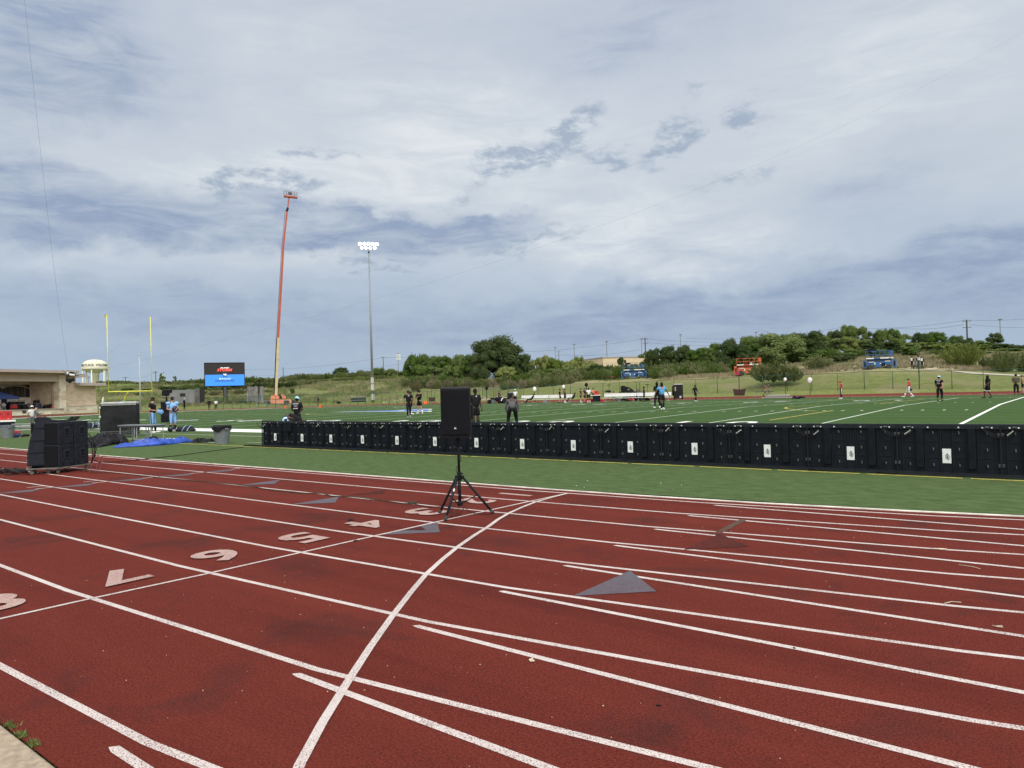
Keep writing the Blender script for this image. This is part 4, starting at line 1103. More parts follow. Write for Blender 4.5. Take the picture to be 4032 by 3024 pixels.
skx.prism([(x, z) for x, z in pts], 6.905, 6.915, 'y'); skx.build('mural_sky', mat('mural_pale', (.46, .42, .36), .6, .1, .8), ms)
# right hand wings
xw1 = LB(307, 1500)[0]; xw2 = LB(388, 1560)[0]
zt2 = LB(290, 1484)[1]; zt3 = LB(350, 1519)[1]; zwain = LB(330, 1596)[1]
slab('wing_wall', xp1, xw1 + .01, zwain, zt2, .6, 12, BRICK)
slab('wing_roof', LB(259, 1480)[0], LB(326, 1480)[0], LB(290, 1485)[1], LB(290, 1474)[1], -1.2, 12.6, FASCIA)
slab('low_wall', xw1 + .01, xw2, zwain, zt3, .6, 14, BRICK)
slab('low_roof', LB(300, 1513)[0], LB(404, 1513)[0], LB(350, 1519)[1], LB(350, 1508)[1], -.9, 15, FASCIA)
slab('stone_base', xp1, xw2 + .12, -.5, zwain - .12, .45, 14.1, STONE)
slab('sill', xp1, xw2 + .16, zwain - .118, zwain - .002, .38, 14.15, mat('sill_stone', (.50, .46, .39), .8))
slab('plaque', LB(67, 1620)[0], LB(82, 1620)[0], LB(70, 1628)[1], LB(70, 1617)[1], -1.26, -1.20, mat('bronze_plaque', (.06, .045, .035), .5))
def onstage(px, py=1610, back=2.0):
    x, z = LB(px, py, back); p = A0 + bx * x + bn * back; return Vector((p.x, p.y, zs))
# kit on the stage
def gear(px, w, h, back, label, mtl, red=False):
    p = onstage(px, 1605, back); t = thing('equipment_case', label, 'equipment', p, rzB, 'equipment on the stage')
    s = random.Random(px)
    MB().box((0, 0, h * .3), (w, .8, h * .6), bev=.06).build('case_body', mtl, t)
    m = MB(); m.box((s.uniform(-.1, .1) * w, 0, h * .78), (w * .75, .6, h * .32), bev=.05); m.tube([(-w * .4, -.3, h * .6), (-w * .45, -.3, h * 1.02), (w * .3, -.3, h * 1.05)], .04, 6); m.build('frame', BLKM, t)
    if red: MB().box((0, -.42, h * .35), (w * .8, .05, h * .4), bev=.02).build('red_panel', RED, t)
    return t
gear(48, 1.6, 1.5, 2.0, 'red and black wheeled case standing on the stage beside the canopy', BLKP, True)
gear(33, 1.0, 1.3, 2.6, 'dark equipment left of the red case on the stage', BLKC)
gear(82, 1.9, 1.5, 2.2, 'dark table of production kit in the middle of the stage', BLKC)
gear(97, 1.3, .7, 1.6, 'low black bags right of the production table on the stage', BLKC)
gear(146, 1.2, 1.7, 2.4, 'dark blue tall covered kit at the right of the back wall', NAVY)
gear(181, 1.0, .7, 1.8, 'small black box on the stage in front of the brick side wall', BLKP)
gear(208, 2.0, .8, 1.8, 'low dark cases with red lining at the right end of the stage', BLKC, True)
p = onstage(118, 1605, 1.8); t = thing('folding_chair', 'dark folding chair on the stage between the kit table and blue cover', 'chair', p, rzB)
MB().box((0, 0, .5), (.6, .5, .05)).build('seat', GREYD, t); MB().box((0, .25, .85), (.6, .05, .4)).build('backrest', GREYD, t)
for sx in (-.27, .27):
    for sy in (-.2, .2): MB().tube([(sx, sy, .5), (sx, sy, 0)], .03, 6).build('leg', GREYD, t)
p = onstage(-12, 1605, 1.0); t = thing('canopy', 'dark blue pop-up canopy on the stage at the left edge', 'canopy', p, rzB)
hw = 2.9
m = MB(); m.add([(-hw, -1.5, 2.2), (hw, -1.5, 2.2), (hw, 1.5, 2.2), (-hw, 1.5, 2.2), (0, 0, 3.3), (-hw, -1.5, 1.85), (hw, -1.5, 1.85), (hw, 1.5, 1.85), (-hw, 1.5, 1.85)], [(0, 1, 4), (1, 2, 4), (2, 3, 4), (3, 0, 4), (0, 1, 6, 5), (1, 2, 7, 6), (2, 3, 8, 7), (3, 0, 5, 8)]); m.build('canopy_roof', mat('navy_canopy', (.015, .035, .13), .7), t)
for sx in (-1, 1):
    for sy in (-1, 1): MB().tube([(sx * (hw - .06), sy * 1.44, 0), (sx * (hw - .06), sy * 1.44, 2.2)], .04, 6).build('leg', BLKM, t)
MB().box((hw - .5, 1.4, 1.0), (1.0, .05, 1.9)).build('side_curtain', mat('navy_canopy', (.015, .035, .13)), t)

# goal post
gd = 118.0; gl = PD(425.5, 1543, gd); gr_ = PD(600.5, 1539, gd); gc = (gl + gr_) / 2; zbar = gc.z
gw = (gr_ - gl).length; gax = (gr_ - gl); gax.z = 0; rzg = math.atan2(gax.y, gax.x)
t = thing('goal_post', 'yellow goal post at the far end of the field', 'goal post', (gc.x, gc.y, 0), rzg)
MB().tube([(-gw / 2, 0, zbar), (gw / 2, 0, zbar)], .085, 10).build('crossbar', YELLOW, t, True)
zl = PD(417, 1240, gd).z; zr_ = PD(591, 1248, gd).z
MB().tube([(-gw / 2 + .06, 0, zbar), (-gw / 2 + .06, 0, zl)], .055, 8).build('upright', YELLOW, t, True)
MB().tube([(gw / 2 - .06, 0, zbar), (gw / 2 - .06, 0, zr_)], .055, 8).build('upright', YELLOW, t, True)
pb = PD(486, 1580, gd + 1.5); lx = (pb - gc).dot(gax.normalized()); 
MB().tube([(lx + .62, .0, zbar - .05), (lx + .5, .4, zbar - .35), (lx + .22, 1.0, zbar - .9), (lx + .05, 1.4, zbar - 1.6), (lx, 1.5, 1.2), (lx, 1.5, 0)], .10, 10).build('gooseneck', YELLOW, t, True)
MB().lathe([(.0, 0), (.30, 0), (.30, 1.92), (.26, 1.98), (.0, 1.98)], (lx, 1.5, 0), 12).build('pad', mat('pad_blue', (.10, .30, .62), .5), t)
MB().box((-gw / 2 + .06 - .12, 0, zl - .1), (.34, .02, .42), rx=0, ry=R(30)).build('wind_ribbon', mat('ribbon', (.35, .33, .08), .7), t)
# white flag pole
fp = PD(553, 1600, 158); fp.z = 0
t = thing('flag_pole', 'thin white pole beside the right upright of the goal post', 'pole', (fp.x, fp.y, 0))
ztop = PD(547, 1400, 158).z
MB().tube([(0, 0, 0), (0, 0, ztop)], [.16, .09], 8).build('pole', GREYL, t, True); MB().sphere((0, 0, ztop + .12), .2, 8, 6).build('finial', GREYL, t)

# water tower
wd = 520.0; wc = PD(375, 1500, wd); wz = lambda y: PD(375, y, wd).z; wr = 107 / 2 * wd / F_PX * CT(375) ** 2
CREAM = mat('tower_cream', (.66, .63, .50), .5, .04, .1)
t = thing('water_tower', 'cream water tower with black lettering beyond the stage building', 'water tower', (wc.x, wc.y, 0), facecam(wc) )
z0, z1, z2, z3 = wz(1468), wz(1452), wz(1443), wz(1415)
TP = [(wr * r_, wz(y_)) for r_, y_ in ((0, 1415), (.30, 1416), (.55, 1419), (.77, 1424), (.92, 1431), (.985, 1440), (1.0, 1449))]
MB().lathe(TP + [ (wr, z1 + .2), (wr * .97, z1), (wr * .9, z1 - .6), (wr * .62, z0 + .6), (wr * .3, z0), (0, z0)], n=40).build('tank', CREAM, t, True)
MB().lathe([(wr * 1.0, z1 - .25), (wr * 1.05, z1 - .25), (wr * 1.05, z1 + .75), (wr * 1.0, z1 + .75)], n=40).build('balcony', CREAM, t)
MB().lathe([(1.5, 0), (1.5, z0 - 2), (3.0, z0 + .3)], n=20).build('riser', CREAM, t, True)
for k in range(6):
    a = 2 * math.pi * k / 6 + .25; MB().tube([(wr * .93 * math.cos(a), wr * .93 * math.sin(a), 0), (wr * .93 * math.cos(a), wr * .93 * math.sin(a), z1 + .2)], .42, 10).build('leg', CREAM, t, True)
for txt, px in (('WELCOME TO', 412), ('NESS PLACE', 337)):
    tm = text_mesh(txt, 2.2, DKT, 'tower_lettering', t, None, bold=.05, fit=(1.05 * len(txt), 1.5))
    rr = wr
    ang0 = math.asin(max(-.97, min(.97, (px - 375) / (107 / 2))))
    for v in tm.data.vertices:
        x, y = v.co.x, v.co.y; a = ang0 + x / rr; zz_ = wz(1439) + y
        k = 1.0
        for (ra, za_), (rb, zb_q) in zip(TP, TP[1:]):
            if zb_q <= zz_ <= za_: k = (rb + (ra - rb) * (zz_ - zb_q) / (za_ - zb_q)) / wr + .012
        v.co = Vector((math.sin(a) * rr * k, -math.cos(a) * rr * k, zz_))

# LED screen on a trailer
sd_ = 188.0; ms_ = sd_ / F_PX
sc_ = PD(885, 1475, sd_); rzs = facecam(sc_, 4)
def local(px, py, d, o, rz):
    p = PD(px, py, d) - o; return (p.x * math.cos(rz) + p.y * math.sin(rz), p.z + o.z)
def LZ(px, py, c=sc_, d=sd_):
    return local(px, py, d, c, rzs)
t = thing('led_screen_truck', 'big video screen on a mast over a grey trailer beyond the fence', 'screen', (sc_.x, sc_.y, 0), rzs)
SCRD = mat('screen_dark', (.02, .018, .018), .5, .05, 1, emit=((.020, .018, .018), 1.0))
SCRB = mat('screen_blue', (.02, .1, .4), .5, .02, .4, emit=((.035, .26, .80), 1.0))
EMR = mat('screen_red', (.5, .05, .03), .5, emit=((.90, .10, .07), 1.0)); EMW = mat('screen_white', (.8, .8, .8), .5, emit=((.85, .88, .95), 1.0)); EMN = mat('screen_navy', (.02, .05, .15), .5, emit=((.010, .045, .17), 1.0))
x0, zt_ = LZ(803, 1428); x1, zb2 = LZ(966, 1520); zm = LZ(885, 1475)[1]
MB().box(((x0 + x1) / 2, .35, (zt_ + zb2) / 2), (x1 - x0, .6, zt_ - zb2), bev=.05).build('screen_housing', BLKM, t)
dk = MB().box(((x0 + x1) / 2, .03, (zm + zt_) / 2 - .12), (x1 - x0 - .35, .04, zt_ - zm - .25)).build('screen_top', SCRD, t)
bl = MB().box(((x0 + x1) / 2, .03, (zm + zb2) / 2 + .10), (x1 - x0 - .35, .04, zm - zb2 - .20)).build('screen_bottom', SCRB, t)
RX = Matrix.Rotation(R(90), 4, 'X')
xc = (x0 + x1) / 2
T_ = lambda txt, w, h, y, mtl, par, b=.02, sh=0, dx=0, pr=0: text_mesh(txt, 1.0, mtl, 'screen_lettering', par, Matrix.Translation((xc + dx, -.005 - pr, PD(885, y, sd_).z)) @ RX, bold=b, shear=sh, fit=(w, h))
T_('ORLANDO', 2.05, .30, 1448.2, EMW, dk, .02, .25); T_('STORM', 3.5, .68, 1456.6, EMR, dk, .045, .3)
T_('D A L L A S', 2.5, .30, 1491.2, EMW, bl, .02, .05); T_('RENEGADES', 4.4, .52, 1499, EMN, bl, .03, 0)
MB().box((xc, -.002, PD(885, 1475, sd_).z - .05), (1.0, .03, .92)).build('versus_tile', EMN, t)
T_('VS', .72, .42, 1475.5, EMW, dk, .03, 0, 0, .03)
MB().box((xc, .6, (zb2 + 2.2) / 2), (.75, .7, zb2 - 2.2)).build('mast', GREYD, t)
for sx in (-.42, .42): MB().tube([(xc + sx, .1, 1.2), (xc + sx, .1, zb2)], .07, 6).build('mast_strut', BLKM, t)
for (a_, b_) in (((xc - 3.8, 0, 1.3), (xc - 5.6, 0, zb2 - .2)),): MB().tube([a_, (xc - 4.9, 0, 3), b_], .05, 5).build('hanging_cable', CABLE, t)
DGREEN = mat('trailer_green', (.018, .035, .030), .6, .3, 1)
xa, xb = LZ(768, 1590)[0], LZ(1040, 1590)[0]
MB().box(((xa + xb) / 2, .8, 1.05), (xb - xa, 2.3, .45), bev=.04).build('trailer_deck', DGREEN, t)
for px in (862, 918, 890): 
    x = LZ(px, 1597)[0]; MB().lathe([(.0, -.18), (.52, -.18), (.6, -.1), (.6, .1), (.52, .18), (0, .18)], (x, -.45, .62), 16, Matrix.Rotation(R(90), 3, 'X')).build('wheel', RUBBER, t)
    MB().lathe([(.0, -.20), (.28, -.2), (.3, -.185)], (x, -.47, .62), 12, Matrix.Rotation(R(90), 3, 'X')).build('hub', GREYL, t)
for px in (850, 905, 955): x = LZ(px, 1590)[0]; MB().box((x, -.3, .8), (1.6, .3, .5)).build('trailer_box', DGREEN, t)
xa, xb = LZ(668, 1590)[0], LZ(768, 1590)[0]; zc1 = LZ(700, 1536)[1]
TRG = mat('trailer_grey', (.16, .165, .17), .6, .1, .8)
cab = MB().box(((xa + xb) / 2, 1.0, (zc1 + 1.1) / 2), (xb - xa, 2.4, zc1 - 1.1), bev=.06).build('cabin', TRG, t)
xq, zq = LZ(719, 1555); MB().box((xq, -.215, zq), (1.15, .04, .75)).build('cabin_window', DARKI, cab)
MB().box((LZ(752, 1565)[0], -.215, 2.2), (1.0, .03, 2.2)).build('cabin_door', mat('trailer_grey2', (.19, .19, .19), .6), cab)
MB().box((LZ(684, 1555)[0], -.215, 3.2), (1.4, .03, 1.2)).build('vent_panel', mat('trailer_grey2', (.19, .19, .19), .6), cab)
def drape(x0, x1, z0, z1, par, open_side):
    m = MB(); n = 26
    for i in range(n + 1):
        for j in range(7):
            t_ = i / n; v = j / 6; x = x0 + (x1 - x0) * t_; fl = (1 - v) * .25 * (x1 - x0) * (-1 if t_ < .5 else .15) * abs(t_ - .5) * 2
            m.v.append((x + fl * .7, -.35 + .10 * math.sin(t_ * 40) + .06 * math.sin(v * 9 + t_ * 20), z0 + (z1 - z0) * v + (.15 * math.sin(t_ * 9) if j == 6 else 0)))
    for i in range(n):
        for j in range(6): m.f.append((i * 7 + j, (i + 1) * 7 + j, (i + 1) * 7 + j + 1, i * 7 + j + 1)); m.mi.append(0)
    o = m.build('tarpaulin', mat('tarp_grey', (.20, .20, .195), .8, .25, 1.2), par, fix=False); o.modifiers.new('thick', 'SOLIDIFY').thickness = .03
    MB().box(((x0 + x1) / 2, .8, (z0 + z1) / 2), (x1 - x0 - .1, 2.0, z1 - z0 - .1)).build('covered_frame', mat('frame_grey', (.10, .105, .10), .7), par)
    return o
xa, z1_ = LZ(768, 1529); xb, z0_ = LZ(808, 1588); drape(xa, xb - 1.2, z0_, z1_, t, 1)
MB().box((xb - .7, -.3, (z0_ + z1_) / 2), (1.2, .1, z1_ - z0_ - .2)).build('dark_opening', DARKI, t)
xa, z1_ = LZ(974, 1523); xb, z0_ = LZ(1037, 1586); drape(xa, xa + 2.4, z0_, z1_, t, 1)
MB().box((xa + 3.2, -.3, (z0_ + z1_) / 2), (1.3, .1, z1_ - z0_ - .1)).build('dark_opening', DARKI, t)
MB().box((xb - .25, -.3, (z0_ + z1_) / 2), (.9, .12, z1_ - z0_)).build('frame_column', TRG, t)
MB().tube([(xa + 2.6, -.38, z0_), (xa + 3.0, -.38, z1_ - .3), (xa + 3.6, -.38, z0_)], .06, 6).build('brace', GREYL, t)
m = MB()
for k in range(5): m.box((LZ(744, 1600)[0] + k * .26, -1.2, 1.15 - k * .24), (.28, .9, .05))
m.box((LZ(744, 1600)[0] + .3, -1.65, .75), (1.7, .05, .08), ry=R(40)); m.build('steps', GREYD, t)

# telescopic boom lift
bd_ = 185.0; mb = bd_ / F_PX * CT(1105) ** 2; bc = PD(1105, 1590, bd_); rzl = facecam(bc)
t = thing('boom_lift', 'towering orange boom lift with a long straight arm beyond the fence', 'boom lift', (bc.x, bc.y, 0), rzl)
BZ = lambda px, py: local(px, py, bd_, bc, rzl)
PEACH = mat('lift_orange', (.78, .27, .15), .5, .08, .6); BREDM = mat('boom_red', (.40, .075, .035), .5, .12, .5); CRM = mat('boom_cream', (.50, .42, .24), .5, .1, .6)
zg = BZ(1105, 1597)[1]
def at2(px, py): x, z = BZ(px, py); return (x, z - min(0, zg) * 0)
q = lambda *ps: [at2(*p) for p in ps]
MB().prism(q((1065, 1588), (1147, 1588), (1148, 1577), (1143, 1572), (1064, 1573)), -1.0, 1.0, 'y').build('chassis', PEACH, t)
o = MB().prism(q((1066, 1572), (1098, 1571), (1100, 1562), (1090, 1554.5), (1084, 1554), (1077, 1556), (1067, 1557)), -1.2, 1.2, 'y').build('engine_cover', PEACH, t)
MB().prism(q((1113, 1571), (1125, 1569.5), (1125, 1561), (1118, 1554.5), (1105, 1554), (1110, 1562)), -1.2, 1.2, 'y').build('counterweight', PEACH, t)
MB().prism(q((1100, 1571), (1114, 1571), (1110, 1557), (1104, 1553), (1094, 1554), (1099, 1560)), -1.1, 1.1, 'y').build('turret', DGREEN, t)
for px in (1055, 1129, 1153):
    x = BZ(px, 1588)[0]; wy = -1.35 if px != 1153 else .9
    MB().lathe([(.0, -.25), (.52, -.25), (.62, -.15), (.62, .15), (.52, .25), (0, .25)], (x, wy, .62), 18, Matrix.Rotation(R(90), 3, 'X')).build('wheel', RUBBER, t)
    MB().lathe([(.0, -.28), (.34, -.28), (.36, -.2)], (x, wy - .01, .62), 14, Matrix.Rotation(R(90), 3, 'X')).build('rim', mat('rim_pale', (.42, .38, .34), .6), t)
def beam(pa, pb, w0, w1, name, mtl, dx=0.0, par=None, y=0):
    (xa, za), (xb, zb) = at2(*pa), at2(*pb); d = Vector((xb - xa, 0, zb - za)).normalized(); n_ = Vector((d.z, 0, -d.x)); A_, B_ = Vector((xa, y, za)) + n_ * dx, Vector((xb, y, zb)) + n_ * dx
    m = MB(); vs = []
    for P_, w_ in ((A_, w0), (B_, w1)):
        for sx, sy in ((-1, -1), (1, -1), (1, 1), (-1, 1)): vs.append(P_ + n_ * (w_ / 2 * sx) + Vector((0, sy * w_ / 2, 0)))
    m.add(vs, [(0, 1, 2, 3), (4, 7, 6, 5), (0, 4, 5, 1), (1, 5, 6, 2), (2, 6, 7, 3), (3, 7, 4, 0)])
    return m.build(name, mtl, par or t)
beam((1086, 1556), (1095, 1330), .62, .58, 'boom_section', CRM, .05)
beam((1095, 1330), (1116, 966), .56, .50, 'boom_section', BREDM); beam((1116, 966), (1130.5, 829), .46, .42, 'boom_section', BREDM)
beam((1081.5, 1556), (1091, 1330), .24, .22, 'hose_track', BLKM, -.12); beam((1091.5, 1330), (1112, 966), .10, .10, 'hose_track', BLKM, -.16); beam((1112, 966), (1124, 829), .08, .08, 'hose_track', BLKM, -.08)
beam((1131.5, 830), (1138.5, 775), .30, .30, 'jib', BREDM); beam((1129, 832), (1134, 818), .55, .45, 'jib_knuckle', BLKM)
for py in (1540, 1500, 1460, 1415): beam((1087 + (1556 - py) * .04, py), (1087 + (1553 - py) * .04, py - 3), .68, .68, 'boom_collar', CRM, .05)
(xa, za), (xb, zb) = BZ(1117, 772), BZ(1171, 777)
bk = thing('basket', None, None); bk.parent = t; 
import math as _m
C.objects.unlink(bk); bpy.data.objects.remove(bk)
tilt = R(4)
m = MB(); m.box(((xa + xb) / 2, 0, (za + zb) / 2 - .05), (xb - xa, 1.0, .40), ry=tilt, bev=.05); bk = m.build('basket_floor', BREDM, t)
m = MB(); W_ = xb - xa; n_ = 5
for k in range(n_ + 1):
    for yy in (-.48, .48):
        x = xa + .05 + (W_ - .1) * k / n_; zb_0 = (za + zb) / 2 - .02 - (x - (xa + xb) / 2) * math.tan(tilt)
        m.tube([(x, yy, zb_0), (x, yy, zb_0 + 1.25)], .035, 5)
for yy in (-.48, .48):
    for h in (.65, 1.25):
        m.tube([(xa + .05, yy, (za + zb) / 2 + h + (W_ / 2) * math.tan(tilt)), (xb - .05, yy, (za + zb) / 2 + h - (W_ / 2) * math.tan(tilt))], .035, 5)
for x in (xa + .05, xb - .05): m.tube([(x, -.48, (za + zb) / 2 + 1.25 - (x - (xa + xb) / 2) * math.tan(tilt)), (x, .48, (za + zb) / 2 + 1.25 - (x - (xa + xb) / 2) * math.tan(tilt))], .035, 5)
m.build('basket_rail', mat('rail_dark', (.10, .06, .05), .6), t)
MB().box(((xa + xb) / 2 - .1, -.3, (za + zb) / 2 + .75), (.85, .35, .55), bev=.04).build('control_panel', GREYD, t)

# floodlight mast
lt = PD(1468, 1578, 160); lp = lambda px, py: ((px - 1468) * 160 / F_PX, PD(px, py, 160).z)
t = thing('floodlight_mast', 'tall steel mast with nine lit floodlights near the far fence', 'floodlight', (lt.x, lt.y, 0), facecam(lt))
STEEL = mat('galvanised', (.24, .26, .27), .5, .08, .6, metal=.3)
zt_ = PD(1450, 975, 160).z; zc_ = PD(1450, 993, 160).z
MB().tube([(0, 0, lt.z - .6), (0, 0, zc_)], [.30, .13], 12).build('pole', STEEL, t, True)
MB().tube([(0, 0, zc_), (0, 0, PD(1450, 961, 160).z)], .10, 8).build('pole_head', STEEL, t)
MB().lathe([(.10, zc_ - .15), (.26, zc_ - .05), (.26, zc_ + .05), (.1, zc_ + .15)], n=12).build('collar', BLKM, t)
for (pa, pb, py) in ((1408, 1486, 968), (1415, 1478, 981)):
    x0_ = (pa - 1447.6) * 160 / F_PX; x1_ = (pb - 1447.6) * 160 / F_PX; z_ = PD(1447, py, 160).z; MB().box(((x0_ + x1_) / 2, 0, z_), (x1_ - x0_, .12, .12)).build('cross_arm', STEEL, t)
LAMP = mat('lamp_lit', (.8, .8, .8), .3, emit=((.96, 1.0, .97), 4.0))
for px, py, r in ((1414.6, 961.3, .40), (1431.8, 961.3, .42), (1447.6, 961, .42), (1463.5, 961.5, .40), (1479.3, 961.5, .40), (1421, 977, .33), (1437, 977, .35), (1453.3, 977.5, .34), (1470.5, 977, .38)):
    x = (px - 1447.6) * 160 / F_PX; z_ = PD(1447, py, 160).z
    hd = MB().lathe([(.10, .45), (.30, .30), (r, 0), (r * .97, -.02), (r * .9, .02), (.2, .25)], (x, -.15, z_), 14, Matrix.Rotation(R(-78), 3, 'X')).build('lamp_head', STEEL, t)
    MB().lathe([(0, -.06), (r * .7, -.04), (r * .94, .0)], (x, -.15, z_), 14, Matrix.Rotation(R(-78), 3, 'X')).build('lamp_glass', LAMP, hd)
for y0, y1 in ((1487, 1510), (1513, 1537)):
    za_, zb_1 = PD(1467, y1, 160).z, PD(1467, y0, 160).z; MB().box((0, -.30, (za_ + zb_1) / 2), (.62, .3, zb_1 - za_), bev=.03).build('ballast_box', GREYL, t)
za_, zb_1 = PD(1469, 1577, 160).z, PD(1469, 1553, 160).z; MB().box((.05, -.42, (za_ + zb_1) / 2 + .1), (.66, .3, zb_1 - za_), bev=.03).build('cabinet', GREYL, t)

# scissor lifts on the slope
def scissor(px, py, d, label, colm, rel, W_=5.0, hrail=2.6, camera=True, hide=False):
    p = PD(px, py, d); t = thing('scissor_lift', label, 'scissor lift', (p.x, p.y, p.z), facecam(p, rel), 'scissor lifts on the slope')
    k = W_ / 5.0
    MB().box((0, 0, .95 * k), (W_ * .78, 1.7, .75 * k), bev=.06).build('chassis', colm, t)
    for sx in (-1, 1):
        for sy in (-1, 1):
            x = sx * W_ * .27
            w_ = MB().lathe([(.0, -.17), (.36 * k, -.17), (.45 * k, -.1), (.45 * k, .1), (.36 * k, .17), (0, .17)], (x, sy * .95, .44 * k), 16, Matrix.Rotation(R(90), 3, 'X')).build('wheel', RUBBER, t)
            MB().lathe([(.0, -.20), (.22 * k, -.2), (.24 * k, -.16)], (x, sy * .95 - (.01 if sy < 0 else -.37), .44 * k), 12, Matrix.Rotation(R(90), 3, 'X')).build('rim', GREYL, w_)
    for sx in (-1, 1):
        m = MB(); m.box((sx * W_ * .455, -.6, .98 * k), (.42, .35, 1.35 * k), bev=.03); m.build('outrigger', colm, t)
        m = MB(); m.box((sx * W_ * .455 - sx * .05, -.79, .95 * k), (.20, .04, .8 * k)); m.build('outrigger_label', BLKM, t)
    for z in (1.42, 1.56, 1.70): MB().box((0, 0, z * k), (W_ * .74, .9, .10 * k)).build('scissor_arm', colm, t)
    m = MB(); m.box((-.2, -.88, .85 * k), (.65, .1, .95 * k)); m.build('centre_panel', colm, t)
    for x, z, w_, h_ in ((-1.25, 1.28, .8, .10), (1.2, 1.36, .8, .10), (-.72, 1.0, .14, .42), (.12, 1.0, .20, .14), (1.0, .62, .4, .10)): MB().box((x * k, -.94, z * k), (w_ * k, .03, h_ * k)).build('decal', LABW, t)
    MB().box((.55 * k, -.9, .8 * k), (.5, .1, .55 * k)).build('hydraulics', BLKM, t)
    zd = 1.85 * k
    MB().box((0, 0, zd), (W_ * .82, 1.9, .16), bev=.02).build('platform', colm, t)
    for x0, x1 in ((-.40, -.17), (.02, .30), (.33, .41)): MB().box(((x0 + x1) / 2 * W_, -.965, zd + .04), ((x1 - x0) * W_, .03, .16)).build('decal', LABW, t)
    m = MB(); hh = hrail * k - zd
    xs = [-.41, -.17, -.10, .02, .18, .31, .35, .41]
    for x in xs:
        for yy in (-.93, .93): m.tube([(x * W_, yy, zd), (x * W_, yy, zd + 1.12)], .022, 5)
    for yy in (-.93, .93):
        for h in (.58, 1.12): m.tube([(-.41 * W_, yy, zd + h), (.41 * W_, yy, zd + h)], .022, 5)
    for x in (-.41, .41):
        for h in (.58, 1.12): m.tube([(x * W_, -.93, zd + h), (x * W_, .93, zd + h)], .022, 5)
    m.build('railing', colm, t)
    MB().box((.36 * W_, -.94, zd + .8), (.35, .05, .5)).build('control_box', colm, t)
    if camera:
        c = thing('broadcast_camera', 'black covered camera on the deck of the %s' % camera, 'camera', (p.x, p.y, p.z), facecam(p, rel), 'cameras on the scissor lifts')
        x = -.24 * W_
        MB().tube([(x, 0, zd + .09), (x, 0, zd + 1.1)], .07, 8).build('pedestal', BLKM, c)
        m = MB(); m.box((x, 0, zd + 1.35), (.85, .5, .42), bev=.08); m.box((x + .55, 0, zd + 1.42), (.35, .3, .28), bev=.03); m.build('camera_body', BLKC, c)
        MB().box((x - .2, -.1, zd + 1.0), (.45, .3, .35), bev=.05).build('camera_cover', BLKC, c)
    return t
BLUEL = mat('lift_blue', (.022, .105, .28), .5, .12, .8); ORL = mat('lift_orange_deep', (.52, .11, .025), .5, .1, .8)
scissor(3463, 1455, 118, 'blue scissor lift parked by the pale path at the top right of the slope', BLUEL, 3, 4.35, camera='right-hand blue lift')
scissor(2495, 1494, 152, 'blue scissor lift on the slope in front of the beige building', BLUEL, 6, 5.3, camera='blue lift by the beige building')
scissor(2950, 1478, 128, 'orange scissor lift partly hidden by the big bush on the slope', ORL, 0, 4.8, camera='orange lift')
rp = PD(2904, 1470, 126.5); m = MB(); m.lathe([(.05, -.14), (.34, -.14), (.36, 0), (.34, .14), (.05, .14)], (0, 0, 0), 16, Matrix.Rotation(R(90), 3, 'X')); o = m.build('cable_reel', mat('reel_red', (.30, .02, .04), .6), None, loc=(rp.x, rp.y, rp.z), rz=facecam(rp)); tag(o, 'dark red cable reel beside the orange scissor lift', 'reel')

# beige building behind the trees
bd2 = 300.0
pa_, pb_, pc_ = PD(2325, 1421, bd2), PD(2374, 1409, bd2), PD(2785, 1375, bd2 + 25)
BEIGE = mat('beige_wall', (.60, .47, .33), .8, .05, .08)
t = thing('warehouse', 'long plain beige building behind the trees on the hill', 'building', (pb_.x, pb_.y, 0), math.atan2(pc_.y - pb_.y, pc_.x - pb_.x))
L_ = (Vector((pc_.x, pc_.y)) - Vector((pb_.x, pb_.y))).length; l2 = (Vector((pa_.x, pa_.y)) - Vector((pb_.x, pb_.y))).length
MB().box((L_ / 2, 15, pb_.z / 2), (L_, 30, pb_.z)).build('wall', BEIGE, t); MB().box((L_ / 2, 15, pb_.z + .1), (L_ + .3, 30.3, .5)).build('parapet', mat('parapet_grey', (.28, .25, .22), .7), t)
MB().box((-l2 / 2, 18, pa_.z / 2), (l2, 24, pa_.z - .1)).build('low_wing', BEIGE, t); MB().box((-l2 / 2, 18, pa_.z + .05), (l2, 24.3, .3)).build('low_parapet', mat('parapet_grey', (.28, .25, .22), .7), t)
MB().box((L_ * .30, -.5, pb_.z - 6.0), (14, 1, 3.0)).build('awning', mat('awning_grey', (.16, .14, .13), .7), t)
MB().box((L_ * .2, -.02, pb_.z - 2.2), (L_ * .38, .06, .12)).build('reveal', mat('parapet_grey', (.28, .25, .22)), t)

